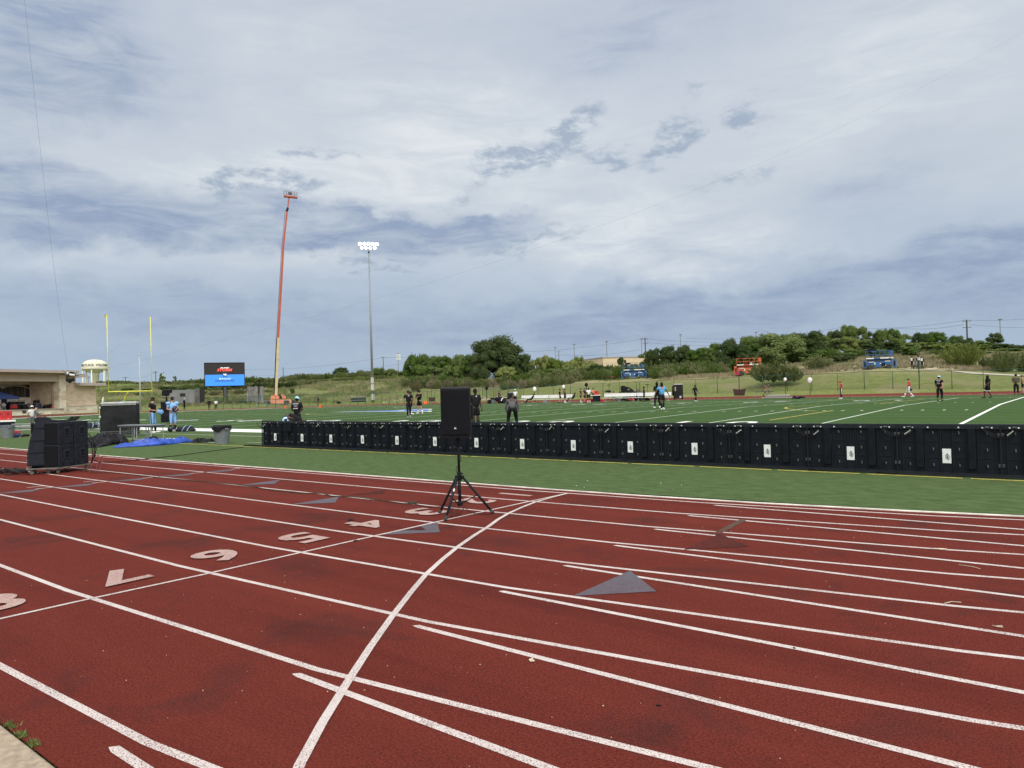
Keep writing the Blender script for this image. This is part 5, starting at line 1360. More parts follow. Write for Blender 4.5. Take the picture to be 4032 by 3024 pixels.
# poles and wires
WOODP = mat('pole_wood', (.075, .06, .05), .9, .2, 1)
def upole(px, y0, y1, d, label, arms=1, metal=False, w=.16):
    p = PD(px, y1, d); base = min(p.z, H(p.x, p.y)); top = PD(px, y0, d).z
    t = thing('utility_pole', label, 'utility pole', (p.x, p.y, base - .5), facecam(p, 15), 'utility poles beyond the hill')
    MB().tube([(0, 0, 0), (0, 0, top - base + .5)], [w * 1.2, w], 8).build('pole', GREYM if metal else WOODP, t)
    for k in range(arms):
        z = top - base + .5 - .5 - k * 2.2
        MB().box((0, -.15, z), (2.7, .14, .16)).build('cross_arm', WOODP, t)
        for x in (-.45, 0, .45): MB().tube([(x * 2.6, -.15, z), (x * 2.6, -.15, z + .3)], .06, 5).build('insulator', GREYM, t)
    return Vector((p.x, p.y, top - .4))
def lpole(px, y0, y1, d, label):
    p = PD(px, y1, d); base = min(p.z, H(p.x, p.y)); top = PD(px, y0, d).z
    t = thing('street_lamp', label, 'street lamp', (p.x, p.y, base - .5), facecam(p, 0), 'tall street lamps beyond the hill')
    MB().tube([(0, 0, 0), (0, 0, top - base + .5)], [.22, .14], 8).build('pole', GREYM, t)
    MB().box((.1, 0, top - base + .45), (1.5, .9, .5), bev=.1).build('lamp_head', GREYM, t)
u = [upole(495, 1483, 1560, 420, 'wooden utility pole between the goal post uprights, left one'), upole(615, 1461, 1560, 380, 'wooden utility pole just right of the goal post'),
     upole(1117, 1446, 1530, 430, 'thin wooden pole between the boom lift and screen', 0), upole(1511, 1404, 1500, 380, 'wooden utility pole right of the floodlight mast', 1),
     upole(1591, 1438, 1490, 420, 'short thin pole at the left end of the tall trees', 0), upole(2202, 1382, 1450, 460, 'utility pole with two short arms above the trees', 2),
     upole(2543, 1330, 1440, 330, 'large wooden utility pole in front of the beige building', 2, w=.24), upole(3809, 1259, 1345, 300, 'wooden utility pole above the trees at the far right', 2, w=.24),
     upole(2978, 1305, 1345, 420, 'top of a utility pole over the trees behind the orange lift', 1)]
for px, y0, y1, d, l in ((1569, 1392, 1480, 430, 'distant stadium light pole beside the wooden utility pole'), (2188, 1368, 1450, 430, 'leftmost thin street lamp above the trees'), (2263, 1356, 1450, 400, 'thin street lamp left of the beige building'), (2391, 1344, 1440, 360, 'thin street lamp in front of the beige building'),
                      (2529, 1334, 1440, 380, 'thin street lamp just left of the large utility pole'), (2681, 1317, 1400, 380, 'thin street lamp right of the large utility pole'), (3940, 1257, 1345, 360, 'thin street lamp above the round dark tree at the right'), (350, 1484, 1560, 470, 'small stadium light pole seen under the water tower')): lpole(px, y0, y1, d, l)
p = PD(1570, 1440, 430)
m = MB()
for k in range(5): m.box((p.x, p.y, PD(1570, 1396 + k * 5, 430).z), (1.8, 1.8, .4))
o = m.build('lamp_cluster', WHITE); tag(o, 'stack of white floodlight heads on the distant light pole', 'floodlight')
m = MB()
WIREM = mat('wire_grey', (.10, .11, .13), .6)
def wire(a, b, sag=2.0, r=.03, label='', name='power_line', grp='overhead power lines', mt=None, n=14):
    m = MB(); m.tube([a.lerp(b, i / n) - Vector((0, 0, sag * 4 * (i / n) * (1 - i / n))) for i in range(n + 1)], r, 4)
    o = m.build(name, mt or WIREM); return tag(o, label, 'power line' if grp else 'cable', grp)
wl = 'thin overhead power line crossing the sky above the trees'
wire(PD(2050, 1385, 420), PD(2530, 1334, 330), 1.2, .05, wl); wire(PD(2530, 1334, 330), PD(3300, 1318, 380), 2.5, .05, wl); wire(PD(2520, 1376, 330), PD(2210, 1396, 420), 1.5, .05, wl)
wire(PD(3300, 1290, 350), PD(3805, 1260, 300), 1.5, .045, wl); wire(PD(3805, 1260, 300), PD(4200, 1235, 340), 1.0, .045, wl); wire(PD(3520, 1291, 330), PD(3795, 1278, 300), 1.0, .045, wl); wire(PD(3820, 1278, 300), PD(4200, 1285, 330), .8, .045, wl)
wire(PD(950, 1455, 460), PD(1511, 1407, 380), 2, .045, wl); wire(PD(1511, 1407, 380), PD(1640, 1405, 380), .3, .045, wl); wire(PD(2545, 1348, 330), PD(2960, 1350, 400), 1.5, .05, wl); wire(PD(1000, 1480, 460), PD(1605, 1428, 420), 2, .04, wl)
wire(PD(495, 1486, 420), PD(615, 1464, 380), 1.5, .04, wl); wire(PD(2700, 1332, 400), PD(3300, 1292, 350), 2.0, .05, wl)

# cable camera and its wires
kd = 42.0; kp = PD(279, 1475, kd)
t = thing('cable_camera', 'black camera hanging from thin wires in front of the stage building', 'camera', kp, facecam(kp))
K = lambda px, py: (lambda q_: (q_[0], q_[1] - kp.z))(local(px, py, kd, kp, facecam(kp)))
m = MB(); m.prism([K(*p) for p in ((267, 1482), (271, 1467), (278, 1464), (290, 1466), (297, 1472), (296, 1481), (284, 1482))], -.16, .16, 'y'); m.build('camera_housing', BLKP, t)
m = MB(); m.prism([K(*p) for p in ((273, 1470.5), (295, 1474), (294.5, 1479), (274, 1478))], -.175, -.165, 'y'); m.build('housing_label', WHITE, t)
m = MB(); m.prism([K(*p) for p in ((262, 1468), (269, 1463), (271, 1471), (263, 1474))], -.1, .1, 'y'); m.build('side_box', WHITE, t)
m = MB(); m.tube([(K(268, 1482)[0], 0, K(268, 1482)[1]), (K(263, 1488)[0], 0, K(263, 1488)[1]), (K(262, 1496)[0], 0, K(262, 1496)[1])], .03, 8); m.build('gimbal_arm', BLKM, t)
m = MB(); m.box((K(276, 1496)[0], 0, K(276, 1496)[1]), (.38, .2, .14), bev=.03); m.sphere((K(275, 1501)[0], 0, K(275, 1501)[1]), .095, 10, 8); m.box((K(288, 1494)[0], 0, K(288, 1494)[1]), (.10, .16, .13), bev=.02); m.build('camera', BLKP, t)
for (a_, b_) in (((262, 1470), (245, 1458)), ((296, 1480), (332, 1472)), ((297, 1473), (305, 1465)), ((267, 1466), (268, 1457))):
    MB().tube([(K(*a_)[0], 0, K(*a_)[1]), (K(*b_)[0], 0, K(*b_)[1])], .012, 6).build('wire_arm', BLKM, t)
W2 = mat('wire_fine', (.26, .28, .31), .6)
for (px0, py0, d0_, px1, py1, d1, r, l) in ((268, 1457, kd, 95, -20, 30, .0035, 'steepest wire of the cable camera, rising to the top left'),
        (245, 1458, kd, -60, 1280, 60, .0035, 'wire of the cable camera running off the left edge'),
        (300, 1466, kd, 880, 1030, 120, .006, 'faint wire of the cable camera rising behind the goal post'),
        (330, 1472, kd, 4200, 20, 75, .0042, 'longest wire of the cable camera, crossing the whole sky to the top right')):
    wire(PD(px0, py0, d0_), PD(px1, py1, d1), 1.0 if px1 < 4000 else 3.0, r, l, 'camera_wire', None, W2, 40 if px1 > 4000 else 14)['category'] = 'wire'

# ------------------------------------------------------------------ people
def skin_mesh(verts, edges, radii, root=0, sub=1):
    me = bpy.data.meshes.new('tmp'); me.from_pydata([tuple(v) for v in verts], edges, [])
    ob = bpy.data.objects.new('tmp', me); C.objects.link(ob)
    ob.modifiers.new('skin', 'SKIN').use_smooth_shade = True
    for i, d in enumerate(me.skin_vertices[0].data):
        r = radii[i]; d.radius = r if isinstance(r, tuple) else (r, r); d.use_root = (i == root)
    if sub:
        sm = ob.modifiers.new('sub', 'SUBSURF'); sm.levels = sub; sm.render_levels = sub
    dg = bpy.context.evaluated_depsgraph_get(); dg.update()
    out = bpy.data.meshes.new_from_object(ob.evaluated_get(dg))
    C.objects.unlink(ob); bpy.data.objects.remove(ob); bpy.data.meshes.remove(me)
    return out
def cmat(col, rough=.8): 
    nm = 'cloth_%02x%02x%02x' % tuple(int(max(0, min(1, c ** .45)) * 255) for c in col)
    return mat(nm, col, rough, .12, 6, bump=.2, bscale=25)
SKIN_L, SKIN_M, SKIN_D = (.42, .23, .15), (.26, .135, .085), (.060, .030, .020)
K_ = (.010, .010, .012); WH = (.72, .72, .72)
def seg(a, b, t): return tuple(a[i] + (b[i] - a[i]) * t for i in range(3))
def person(px, py, label, H_=1.83, rel=0, pose='stand', arms='down', skin=SKIN_M, shirt=K_, sleeve='short', legs=K_, leglen='long', socks=None, shoes=(.02, .02, .02), hair=(.012, .009, .008),
           cap=None, capdir=1, fat=1.0, loc=None, stride=.30, group=None, extra=None, beard=False, hairlong=False, hem=None):
    p = Vector(loc) if loc is not None else G(px, py) 
    k = H_ / 1.8
    root = thing('person', label, 'person', p, math.atan2(p.x, -p.y) + R(rel), group)
    J = {}
    J['pel'] = (0, 0, .96); J['bel'] = (0, .015, 1.12); J['che'] = (0, .0, 1.36); J['nk'] = (0, .0, 1.50); J['hd'] = (0, .03, 1.64); J['tp'] = (0, .02, 1.755)
    for s, n in ((1, 'R'), (-1, 'L')):
        J['sh' + n] = (s * .185, -.005, 1.43); J['hp' + n] = (s * .09, 0, .92); J['kn' + n] = (s * .11, .02, .50); J['an' + n] = (s * .12, -.02, .09); J['to' + n] = (s * .14, .13, .035)
        J['el' + n] = (s * .25, -.03, 1.15); J['wr' + n] = (s * .27, .05, .91); J['ha' + n] = (s * .265, .09, .82)
    if pose == 'walk':
        st_ = stride
        J['knR'] = (.10, .22, .53); J['anR'] = (.10, st_ + .05, .10); J['toR'] = (.11, st_ + .21, .06)
        J['knL'] = (-.10, .02, .50); J['anL'] = (-.10, -st_, .15); J['toL'] = (-.11, -st_ + .13, .04)
        if arms == 'down':
            J['elR'] = (.25, -.16, 1.18); J['wrR'] = (.27, -.20, .94); J['haR'] = (.27, -.19, .85); J['elL'] = (-.25, .08, 1.17); J['wrL'] = (-.26, .28, 1.02); J['haL'] = (-.25, .36, .97)
    if pose == 'wide':
        for s, n in ((1, 'R'), (-1, 'L')): J['kn' + n] = (s * .19, .03, .50); J['an' + n] = (s * .27, .0, .09); J['to' + n] = (s * .33, .14, .035)
    if pose == 'lean':
        J['knL'] = (-.16, .02, .50); J['anL'] = (-.26, -.02, .09); J['toL'] = (-.34, .12, .035)
    if pose == 'sit':
        J['pel'] = (0, -.05, .55); J['bel'] = (0, -.06, .72); J['che'] = (0, -.03, .96); J['nk'] = (0, .0, 1.10); J['hd'] = (0, .05, 1.24); J['tp'] = (0, .05, 1.355)
        for s, n in ((1, 'R'), (-1, 'L')):
            J['sh' + n] = (s * .185, -.03, 1.03); J['hp' + n] = (s * .10, -.02, .54); J['kn' + n] = (s * .17, .42, .52); J['an' + n] = (s * .19, .52, .09); J['to' + n] = (s * .21, .68, .035)
            J['el' + n] = (s * .27, .08, .78); J['wr' + n] = (s * .18, .32, .66); J['ha' + n] = (s * .14, .41, .66)
    if pose == 'slouch':
        J['pel'] = (0, -.02, .50); J['bel'] = (0, -.12, .64); J['che'] = (0, -.28, .84); J['nk'] = (0, -.36, .98); J['hd'] = (0, -.34, 1.12); J['tp'] = (0, -.33, 1.23)
        for s, n in ((1, 'R'), (-1, 'L')):
            J['sh' + n] = (s * .185, -.32, .92); J['hp' + n] = (s * .10, .02, .50); J['kn' + n] = (s * .15, .50, .52); J['an' + n] = (s * .16, .78, .10); J['to' + n] = (s * .2, .95, .05)
            J['el' + n] = (s * .28, -.18, .70); J['wr' + n] = (s * .12, .05, .66); J['ha' + n] = (s * .06, .12, .66)
    if pose == 'bend':       # hands on knees
        J['pel'] = (0, -.22, .93); J['bel'] = (0, -.10, 1.10); J['che'] = (0, .14, 1.26); J['nk'] = (0, .31, 1.29); J['hd'] = (0, .43, 1.30); J['tp'] = (0, .54, 1.33)
        for s, n in ((1, 'R'), (-1, 'L')):
            J['sh' + n] = (s * .19, .23, 1.24); J['hp' + n] = (s * .10, -.20, .90); J['kn' + n] = (s * .17, .06, .50); J['an' + n] = (s * .20, -.10, .09); J['to' + n] = (s * .23, .06, .035)
            J['el' + n] = (s * .27, .18, .94); J['wr' + n] = (s * .20, .16, .68); J['ha' + n] = (s * .18, .14, .58)
    if pose == 'stoop':      # folded far forward
        J['pel'] = (0, -.15, .98); J['bel'] = (0, .06, 1.06); J['che'] = (0, .34, 1.00); J['nk'] = (0, .50, .90); J['hd'] = (0, .60, .80); J['tp'] = (0, .67, .72)
        for s, n in ((1, 'R'), (-1, 'L')):
            J['sh' + n] = (s * .19, .42, .92); J['hp' + n] = (s * .10, -.14, .94); J['kn' + n] = (s * .13, .05, .50); J['an' + n] = (s * .14, -.08, .09); J['to' + n] = (s * .16, .08, .035)
            J['el' + n] = (s * .24, .46, .64); J['wr' + n] = (s * .16, .56, .42); J['ha' + n] = (s * .13, .60, .33)
    if pose == 'crouch':
        J['pel'] = (0, -.20, .36); J['bel'] = (0, -.10, .50); J['che'] = (0, .08, .70); J['nk'] = (0, .16, .82); J['hd'] = (0, .22, .95); J['tp'] = (0, .23, 1.06)
        for s, n in ((1, 'R'), (-1, 'L')):
            J['sh' + n] = (s * .185, .10, .76); J['hp' + n] = (s * .10, -.18, .36); J['kn' + n] = (s * .18, .22, .48); J['an' + n] = (s * .17, -.06, .10); J['to' + n] = (s * .18, .10, .035)
            J['el' + n] = (s * .26, .28, .62); J['wr' + n] = (s * .14, .46, .52); J['ha' + n] = (s * .10, .54, .50)
    up = pose in ('stand', 'walk', 'wide', 'lean')
    if up and arms == 'hold':
        for s, n in ((1, 'R'), (-1, 'L')): J['el' + n] = (s * .26, -.02, 1.15); J['wr' + n] = (s * .12, .24, 1.10); J['ha' + n] = (s * .05, .30, 1.10)
    if up and arms == 'phone':
        for s, n in ((1, 'R'), (-1, 'L')): J['el' + n] = (s * .22, .08, 1.18); J['wr' + n] = (s * .09, .30, 1.22); J['ha' + n] = (s * .04, .36, 1.26)
        J['hd'] = (0, .06, 1.63); J['tp'] = (0, .08, 1.745)
    if up and arms == 'cross':
        for s, n in ((1, 'R'), (-1, 'L')): J['el' + n] = (s * .25, .08, 1.20); J['wr' + n] = (-s * .02, .22, 1.26 + s * .02); J['ha' + n] = (-s * .10, .20, 1.28 + s * .03)
    if up and arms == 'face':
        J['elR'] = (.22, .14, 1.22); J['wrR'] = (.10, .24, 1.42); J['haR'] = (.06, .20, 1.52)
    if up and arms == 'out':
        J['elR'] = (.30, .10, 1.20); J['wrR'] = (.34, .34, 1.20); J['haR'] = (.35, .43, 1.21)
    if up and arms == 'open':
        J['elR'] = (.34, -.02, 1.20); J['wrR'] = (.46, .10, 1.02); J['haR'] = (.50, .15, .95); J['elL'] = (-.33, -.04, 1.18); J['wrL'] = (-.44, .02, .96); J['haL'] = (-.46, .05, .87)
    J = {a: Vector(b) * k for a, b in J.items()}
    f = fat * k
    Rr = dict(pel=(.115 * f, .10 * f), bel=(.12 * f, .10 * f), che=(.135 * f, .105 * f), nk=.055 * k, hd=(.078 * k, .092 * k), tp=.055 * k)
    for n in 'RL': Rr.update({'sh' + n: .06 * f, 'el' + n: .042 * f, 'wr' + n: .027 * k, 'ha' + n: (.016 * k, .034 * k), 'hp' + n: .085 * f, 'kn' + n: .056 * f, 'ca' + n: .052 * f, 'an' + n: .036 * k, 'to' + n: (.034 * k, .026 * k)})
    for n in 'RL': J['ca' + n] = J['kn' + n].lerp(J['an' + n], .35)
    names = ['pel', 'bel', 'che', 'nk', 'hd', 'tp']
    E_ = [('pel', 'bel'), ('bel', 'che'), ('che', 'nk'), ('nk', 'hd'), ('hd', 'tp')]
    for n in 'RL':
        names += [a + n for a in ('sh', 'el', 'wr', 'ha', 'hp', 'kn', 'ca', 'an', 'to')]
        E_ += [('che', 'sh' + n), ('sh' + n, 'el' + n), ('el' + n, 'wr' + n), ('wr' + n, 'ha' + n), ('pel', 'hp' + n), ('hp' + n, 'kn' + n), ('kn' + n, 'ca' + n), ('ca' + n, 'an' + n), ('an' + n, 'to' + n)]
    idx = {n: i for i, n in enumerate(names)}
    me = skin_mesh([J[n] for n in names], [(idx[a], idx[b]) for a, b in E_], [Rr[n] for n in names])
    # fingers, nose, ears and eyes joined to the body mesh
    bm = bmesh.new(); bm.from_mesh(me); nb = len(bm.faces)
    TS = [(J['pel'], J['bel']), (J['bel'], J['che']), (J['che'], J['che'].lerp(J['nk'], .55))] + [(J['che'], J['sh' + n]) for n in 'RL']
    LS_ = [(J['pel'] - (J['bel'] - J['pel']) * .5, J['pel'] + (J['bel'] - J['pel']) * .15)] + [(J['hp' + n], J['hp' + n].lerp(J['kn' + n], .75 if leglen == 'short' else 1)) for n in 'RL']
    OS = [(J['nk'], J['tp'])] + [(J['sh' + n].lerp(J['el' + n], .35), J['ha' + n]) for n in 'RL'] + [(J['kn' + n], J['to' + n]) for n in 'RL']
    def sdist(p_, s_):
        a_, b_ = s_; ab = b_ - a_; t_ = max(0, min(1, (p_ - a_).dot(ab) / max(1e-9, ab.length_squared))); return (p_ - a_ - ab * t_).length
    for fc in bm.faces:
        fc.smooth = True; cc_ = fc.calc_center_median()
        q_ = [min(sdist(cc_, s_) for s_ in S_) - o_r for S_, o_r in ((OS, .05 * k), (TS, .12 * f), (LS_, .095 * f))]; fc.material_index = (0, 2, 3)[q_.index(min(q_))]
    def tube_into(pts, rs, mi=0, n=5):
        t = MB(); t.tube(pts, rs, n); vs = [bm.verts.new(v) for v in t.v]
        for fa in t.f:
            try: q = bm.faces.new([vs[i] for i in fa]); q.material_index = mi; q.smooth = True
            except ValueError: pass
    for n, s in (('R', 1), ('L', -1)):
        hd_ = (J['ha' + n] - J['wr' + n]).normalized(); side = hd_.cross(Vector((0, 0, 1))); side = side.normalized() if side.length > .1 else Vector((1, 0, 0)); ax2 = hd_.cross(side).normalized()
        inward = Vector((-s, .3, 0)).normalized()
        for i, L_ in enumerate((.070, .080, .076, .060)):
            b0_ = J['ha' + n] + side * ((i - 1.5) * .019 * k); b1 = b0_ + hd_ * (L_ * .55 * k) + inward * .006; b2 = b1 + hd_ * (L_ * .35 * k) + inward * .022 * k
            tube_into([b0_ - hd_ * .02, b1, b2], [.0105 * k, .009 * k, .007 * k])
        b0_ = J['ha' + n] - hd_ * .045 * k - side * .026 * k; tube_into([b0_, b0_ - side * .028 * k + hd_ * .025 * k, b0_ - side * .030 * k + hd_ * .055 * k], [.012 * k, .010 * k, .008 * k])
    hu = (J['tp'] - J['hd']).normalized(); rt = Vector((1, 0, 0)); fr = hu.cross(rt).normalized() * -1
    fr = rt.cross(hu).normalized() * -1 if False else hu.cross(rt).normalized()
    if fr.y < 0 and pose not in ('stoop',): fr = -fr
    if pose == 'stoop' and fr.z > 0: fr = -fr
    hc = J['hd']; fw_ = .088 * k
    tube_into([hc + hu * .03 * k + fr * fw_ * .85, hc + fr * (fw_ + .022 * k) - hu * .004, hc - hu * .012 * k + fr * fw_ * .9], [.010 * k, .016 * k, .012 * k])
    for s in (1, -1):
        tube_into([hc + rt * s * .072 * k + hu * .02 * k, hc + rt * s * .092 * k + hu * .012 * k, hc + rt * s * .078 * k - hu * .03 * k], [.010 * k, .016 * k, .008 * k])
        tube_into([hc + fr * fw_ * .80 + rt * s * .020 * k + hu * .022 * k, hc + fr * fw_ * .96 + rt * s * .034 * k + hu * .022 * k], .0085 * k, 1)
    tube_into([hc + fr * fw_ * .90 - rt * .022 * k - hu * .045 * k, hc + fr * fw_ * .98 - hu * .046 * k, hc + fr * fw_ * .90 + rt * .022 * k - hu * .045 * k], .006 * k, 1)
    bm.to_mesh(me); bm.free()
    me.materials.clear(); me.materials.append(cmat(skin, .6)); me.materials.append(mat('eye_dark', (.02, .015, .012), .4)); me.materials.append(cmat(shirt if pose != 'stoop' else skin)); me.materials.append(cmat(legs)); me.name = 'body'
    body = bpy.data.objects.new('body', me); C.objects.link(body); body.parent = root
    def garment(name, ns, es, rad, col, root_i=0):
        i2 = {n: i for i, n in enumerate(ns)}
        m2 = skin_mesh([J[n] if isinstance(n, str) and n in J else JJ[n] for n in ns], [(i2[a], i2[b]) for a, b in es], [rad[n] for n in ns], root_i)
        m2.materials.clear(); m2.materials.append(col if isinstance(col, bpy.types.Material) else cmat(col)); m2.name = name
        o = bpy.data.objects.new(name, m2); C.objects.link(o); o.parent = root; m2.polygons.foreach_set('use_smooth', [True] * len(m2.polygons)); return o
    JJ = {}
    g = .022 * k
    # shirt
    ns = ['bel', 'che', 'nkb']; JJ['nkb'] = J['che'].lerp(J['nk'], .72); JJ['hem'] = J['pel'].lerp(J['bel'], -.40 if hem is None else hem)
    ns = ['hem', 'bel', 'che', 'nkb']; es = [('hem', 'bel'), ('bel', 'che'), ('che', 'nkb')]
    rad = dict(hem=(.140 * f + g * .8, .128 * f + g * .8), bel=(.130 * f + g, .112 * f + g), che=(.148 * f + g, .118 * f + g), nkb=.068 * k)
    for n in 'RL':
        JJ['s1' + n] = J['sh' + n].lerp(J['el' + n], .72); ns += ['sh' + n]; es += [('che', 'sh' + n)]; rad['sh' + n] = .07 * f + g * .5
        if sleeve == 'long':
            JJ['s2' + n] = J['el' + n].lerp(J['wr' + n], .93); ns += ['el' + n, 's2' + n]; es += [('sh' + n, 'el' + n), ('el' + n, 's2' + n)]; rad['el' + n] = .055 * f; rad['s2' + n] = .036 * k
        elif sleeve == 'short': ns += ['s1' + n]; es += [('sh' + n, 's1' + n)]; rad['s1' + n] = .058 * f + g * .4
    sh_ = garment('shirt', ns, es, rad, shirt)
    # lower garment
    ns = ['pel']; es = []; rad = dict(pel=(.128 * f + g * .3, .118 * f + g * .3)); JJ['wst'] = J['pel'].lerp(J['bel'], .8); ns.append('wst'); es.append(('pel', 'wst')); rad['wst'] = (.124 * f, .106 * f)
    for n in 'RL':
        ns += ['hp' + n]; es += [('pel', 'hp' + n)]; rad['hp' + n] = .100 * f
        if leglen == 'short': JJ['l1' + n] = J['hp' + n].lerp(J['kn' + n], .85); ns += ['l1' + n]; es += [('hp' + n, 'l1' + n)]; rad['l1' + n] = .088 * f + g * .4
        elif leglen == 'knee': JJ['l1' + n] = J['kn' + n].lerp(J['an' + n], .22); ns += ['kn' + n, 'l1' + n]; es += [('hp' + n, 'kn' + n), ('kn' + n, 'l1' + n)]; rad['kn' + n] = .072 * f; rad['l1' + n] = .062 * f
        else: JJ['l2' + n] = J['kn' + n].lerp(J['an' + n], .93); ns += ['kn' + n, 'l2' + n]; es += [('hp' + n, 'kn' + n), ('kn' + n, 'l2' + n)]; rad['kn' + n] = .072 * f; rad['l2' + n] = .052 * k
    lo_ = garment('shorts' if leglen == 'short' else 'trousers', ns, es, rad, legs)
    if socks is not None:
        for n in 'RL':
            a_ = J['ca' + n] if leglen != 'short' else J['kn' + n].lerp(J['an' + n], .25)
            if leglen == 'short' and socks == WH: a_ = J['kn' + n].lerp(J['an' + n], .6)
            m2 = MB().tube([a_, a_.lerp(J['an' + n], .5), J['an' + n]], [.062 * f, .055 * f, .043 * k], 10); o = m2.build('sock', cmat(socks), root, True)
    for n in 'RL':
        an, to = J['an' + n], J['to' + n]; d = to - an; d.z = 0; ln = max(.12, d.length); d.normalize(); sole = min(an.z, to.z) - .03 * k
        tl = (to.z - an.z)
        pts = [an - d * .07 * k - Vector((0, 0, .045 * k)), an + Vector((0, 0, -.035 * k)) , an + d * .09 * k + Vector((0, 0, tl * .5 - .02 * k)), to + d * .02 * k + Vector((0, 0, .002)), to + d * .085 * k]
        MB().tube(pts, [.034 * k, .050 * k, .046 * k, .042 * k, .024 * k], 10).build('shoe', cmat(shoes, .5), root, True)
    # hair or cap
    m2 = MB(); q = Matrix((rt, fr, hu)).transposed()
    def dome(r0, zlow, zhi, sx, sy, off):
        pr = []
        for i in range(8):
            a = i / 7 * math.pi / 2; pr.append((r0 * math.cos(a), zlow + (zhi - zlow) * math.sin(a)))
        pr[-1] = (1e-5, zhi)
        return pr, q @ Matrix.Diagonal((sx, sy, 1)), hc + off
    pr, mt_, cc = dome(.098 * k, -.002 * k, .142 * k, .96, 1.1, -fr * .012 * k)
    m2.lathe([(.070 * k, -.05 * k if not hairlong else -.16 * k)] + pr, cc, 14, mt_) if not cap else m2.lathe([(.080 * k, -.035 * k)] + [(r_, min(z_, .07 * k)) for r_, z_ in pr[:4]], cc - fr * .012 * k, 14, mt_)
    m2.build('hair', cmat(hair), root, True)
    if cap:
        m2 = MB(); pr, mt_, cc = dome(.103 * k, .035 * k, .150 * k, .98, 1.1, Vector()); m2.lathe([(.10 * k, .02 * k)] + pr, cc, 16, mt_); 
        c_ = hc + hu * .045 * k; f2 = fr * capdir
        vs = []; nn = 9
        for i in range(nn): a = math.pi * i / (nn - 1); vs.append(c_ + rt * (math.cos(a) * .085 * k) + f2 * (.07 * k + math.sin(a) * .105 * k) - hu * .01 * math.sin(a))
        vs2 = [v + hu * .012 * k for v in vs]; m2.add(vs + vs2, [tuple(range(nn)), tuple(range(2 * nn - 1, nn - 1, -1))] + [(i, i + 1, i + 1 + nn, i + nn) for i in range(nn - 1)] + [(nn - 1, 0, nn, 2 * nn - 1)])
        m2.build('cap', cmat(cap, .7), root, True)
    if beard: MB().sphere(hc + fr * .055 * k - hu * .065 * k, .05 * k, 10, 7, 1.1, .9, 1.0).build('beard', cmat(hair), root, True)
    if extra: extra(root, J, k, fr, hu)
    return root
def stripe_legs(col, w=.016, off=1):
    def fn(root, J, k, fr, hu):
        for n, s in (('R', 1), ('L', -1)):
            a, b, c = J['hp' + n], J['kn' + n], J['kn' + n].lerp(J['an' + n], .22)
            MB().tube([a + Vector((s * .095, 0, .05)) * k, a.lerp(b, .5) + Vector((s * .086, 0, 0)) * k, b + Vector((s * .060, 0, 0)) * k, c + Vector((s * .052, 0, 0)) * k], [w * 1.7, w * 1.6, w * 1.3, w], 6).build('side_stripe', cmat(col), root, True)
    return fn
def chest_mark(w, h, col, z=.0, back=False):
    def fn(root, J, k, fr, hu):
        s = -1 if back else 1; c = J['che']; up_ = (J['nk'] - J['bel']).normalized(); f_ = Vector((1, 0, 0)).cross(up_) * -1
        if f_.y < 0: f_ = -f_
        o = MB().box(c + f_ * s * .137 * k + up_ * z, (w, .012, h), bev=.002).build('shirt_print', cmat(col), root)
        m = MB()
        return o
    return fn
def both(*fs):
    def fn(*a): [f(*a) for f in fs]
    return fn
NAVYC = (.010, .014, .030); CAR = (.24, .46, .80)
# left pair of players
def jersey_bundle(root, J, k, fr, hu):
    c = (J['haR'] + J['haL']) / 2 + Vector((.0, .06, -.05))
    m = MB(); m.sphere(c, .17, 14, 10, 1.55, .75, .95, .3)
    for i, v in enumerate(m.v):
        v = Vector(v); n_ = noise.noise(v * 6) * .11 - max(0, v.x - c.x) * .1; m.v[i] = tuple(v + (v - c).normalized() * n_)
    o = m.build('held_jersey', cmat((.22, .44, .78)), root, True)
    MB().sphere(c + Vector((.06, .05, .13)), .09, 10, 6, 1.5, .8, .5).build('jersey_lining', cmat(NAVYC), root, True)
person(0, 0, 'young player in a black T-shirt and pale blue trousers holding a blue jersey', 1.95, 62, 'lean', 'hold', SKIN_L, K_, legs=CAR, leglen='knee', socks=K_, shoes=WH, hair=(.02, .012, .008), loc=G(603, 1705), extra=both(jersey_bundle, stripe_legs(NAVYC), chest_mark(.05, .06, WH, .06)), fat=1.05)
def shoulder_kit(root, J, k, fr, hu):
    for n, s in (('R', 1), ('L', -1)):
        MB().sphere(J['sh' + n] + Vector((s * .02, 0, .02)), .125, 12, 8, 1.1, 1.1, .72).build('shoulder_pad', cmat(CAR), root, True)
        MB().tube([J['sh' + n] + Vector((s * .03, .10, .0)), J['sh' + n] + Vector((s * .11, 0, -.01)), J['sh' + n] + Vector((s * .03, -.10, 0))], .03, 8).build('sleeve_stripe', cmat(NAVYC), root, True)
    c = (J['haR'] + J['haL']) / 2 + Vector((0, -.03, .05)); MB().sphere(c, .16, 12, 8, 1.1, .8, 1.1).build('held_helmet', mat('helmet_shell', (.008, .010, .022), .18), root, True)
    MB().tube([c + Vector((-.1, .12, .12)), c + Vector((.0, .15, .0)), c + Vector((.1, .12, -.1))], .022, 6).build('helmet_stripe', cmat((.5, .2, .25)), root, True)
person(0, 0, 'player in a pale blue padded jersey looking down at the helmet he holds', 1.95, 28, 'stand', 'hold', SKIN_L, CAR, sleeve='short', legs=CAR, leglen='knee', socks=K_, shoes=(.03, .03, .03), hair=(.012, .010, .008), loc=G(681, 1701), extra=both(shoulder_kit, stripe_legs(NAVYC)), fat=1.08)
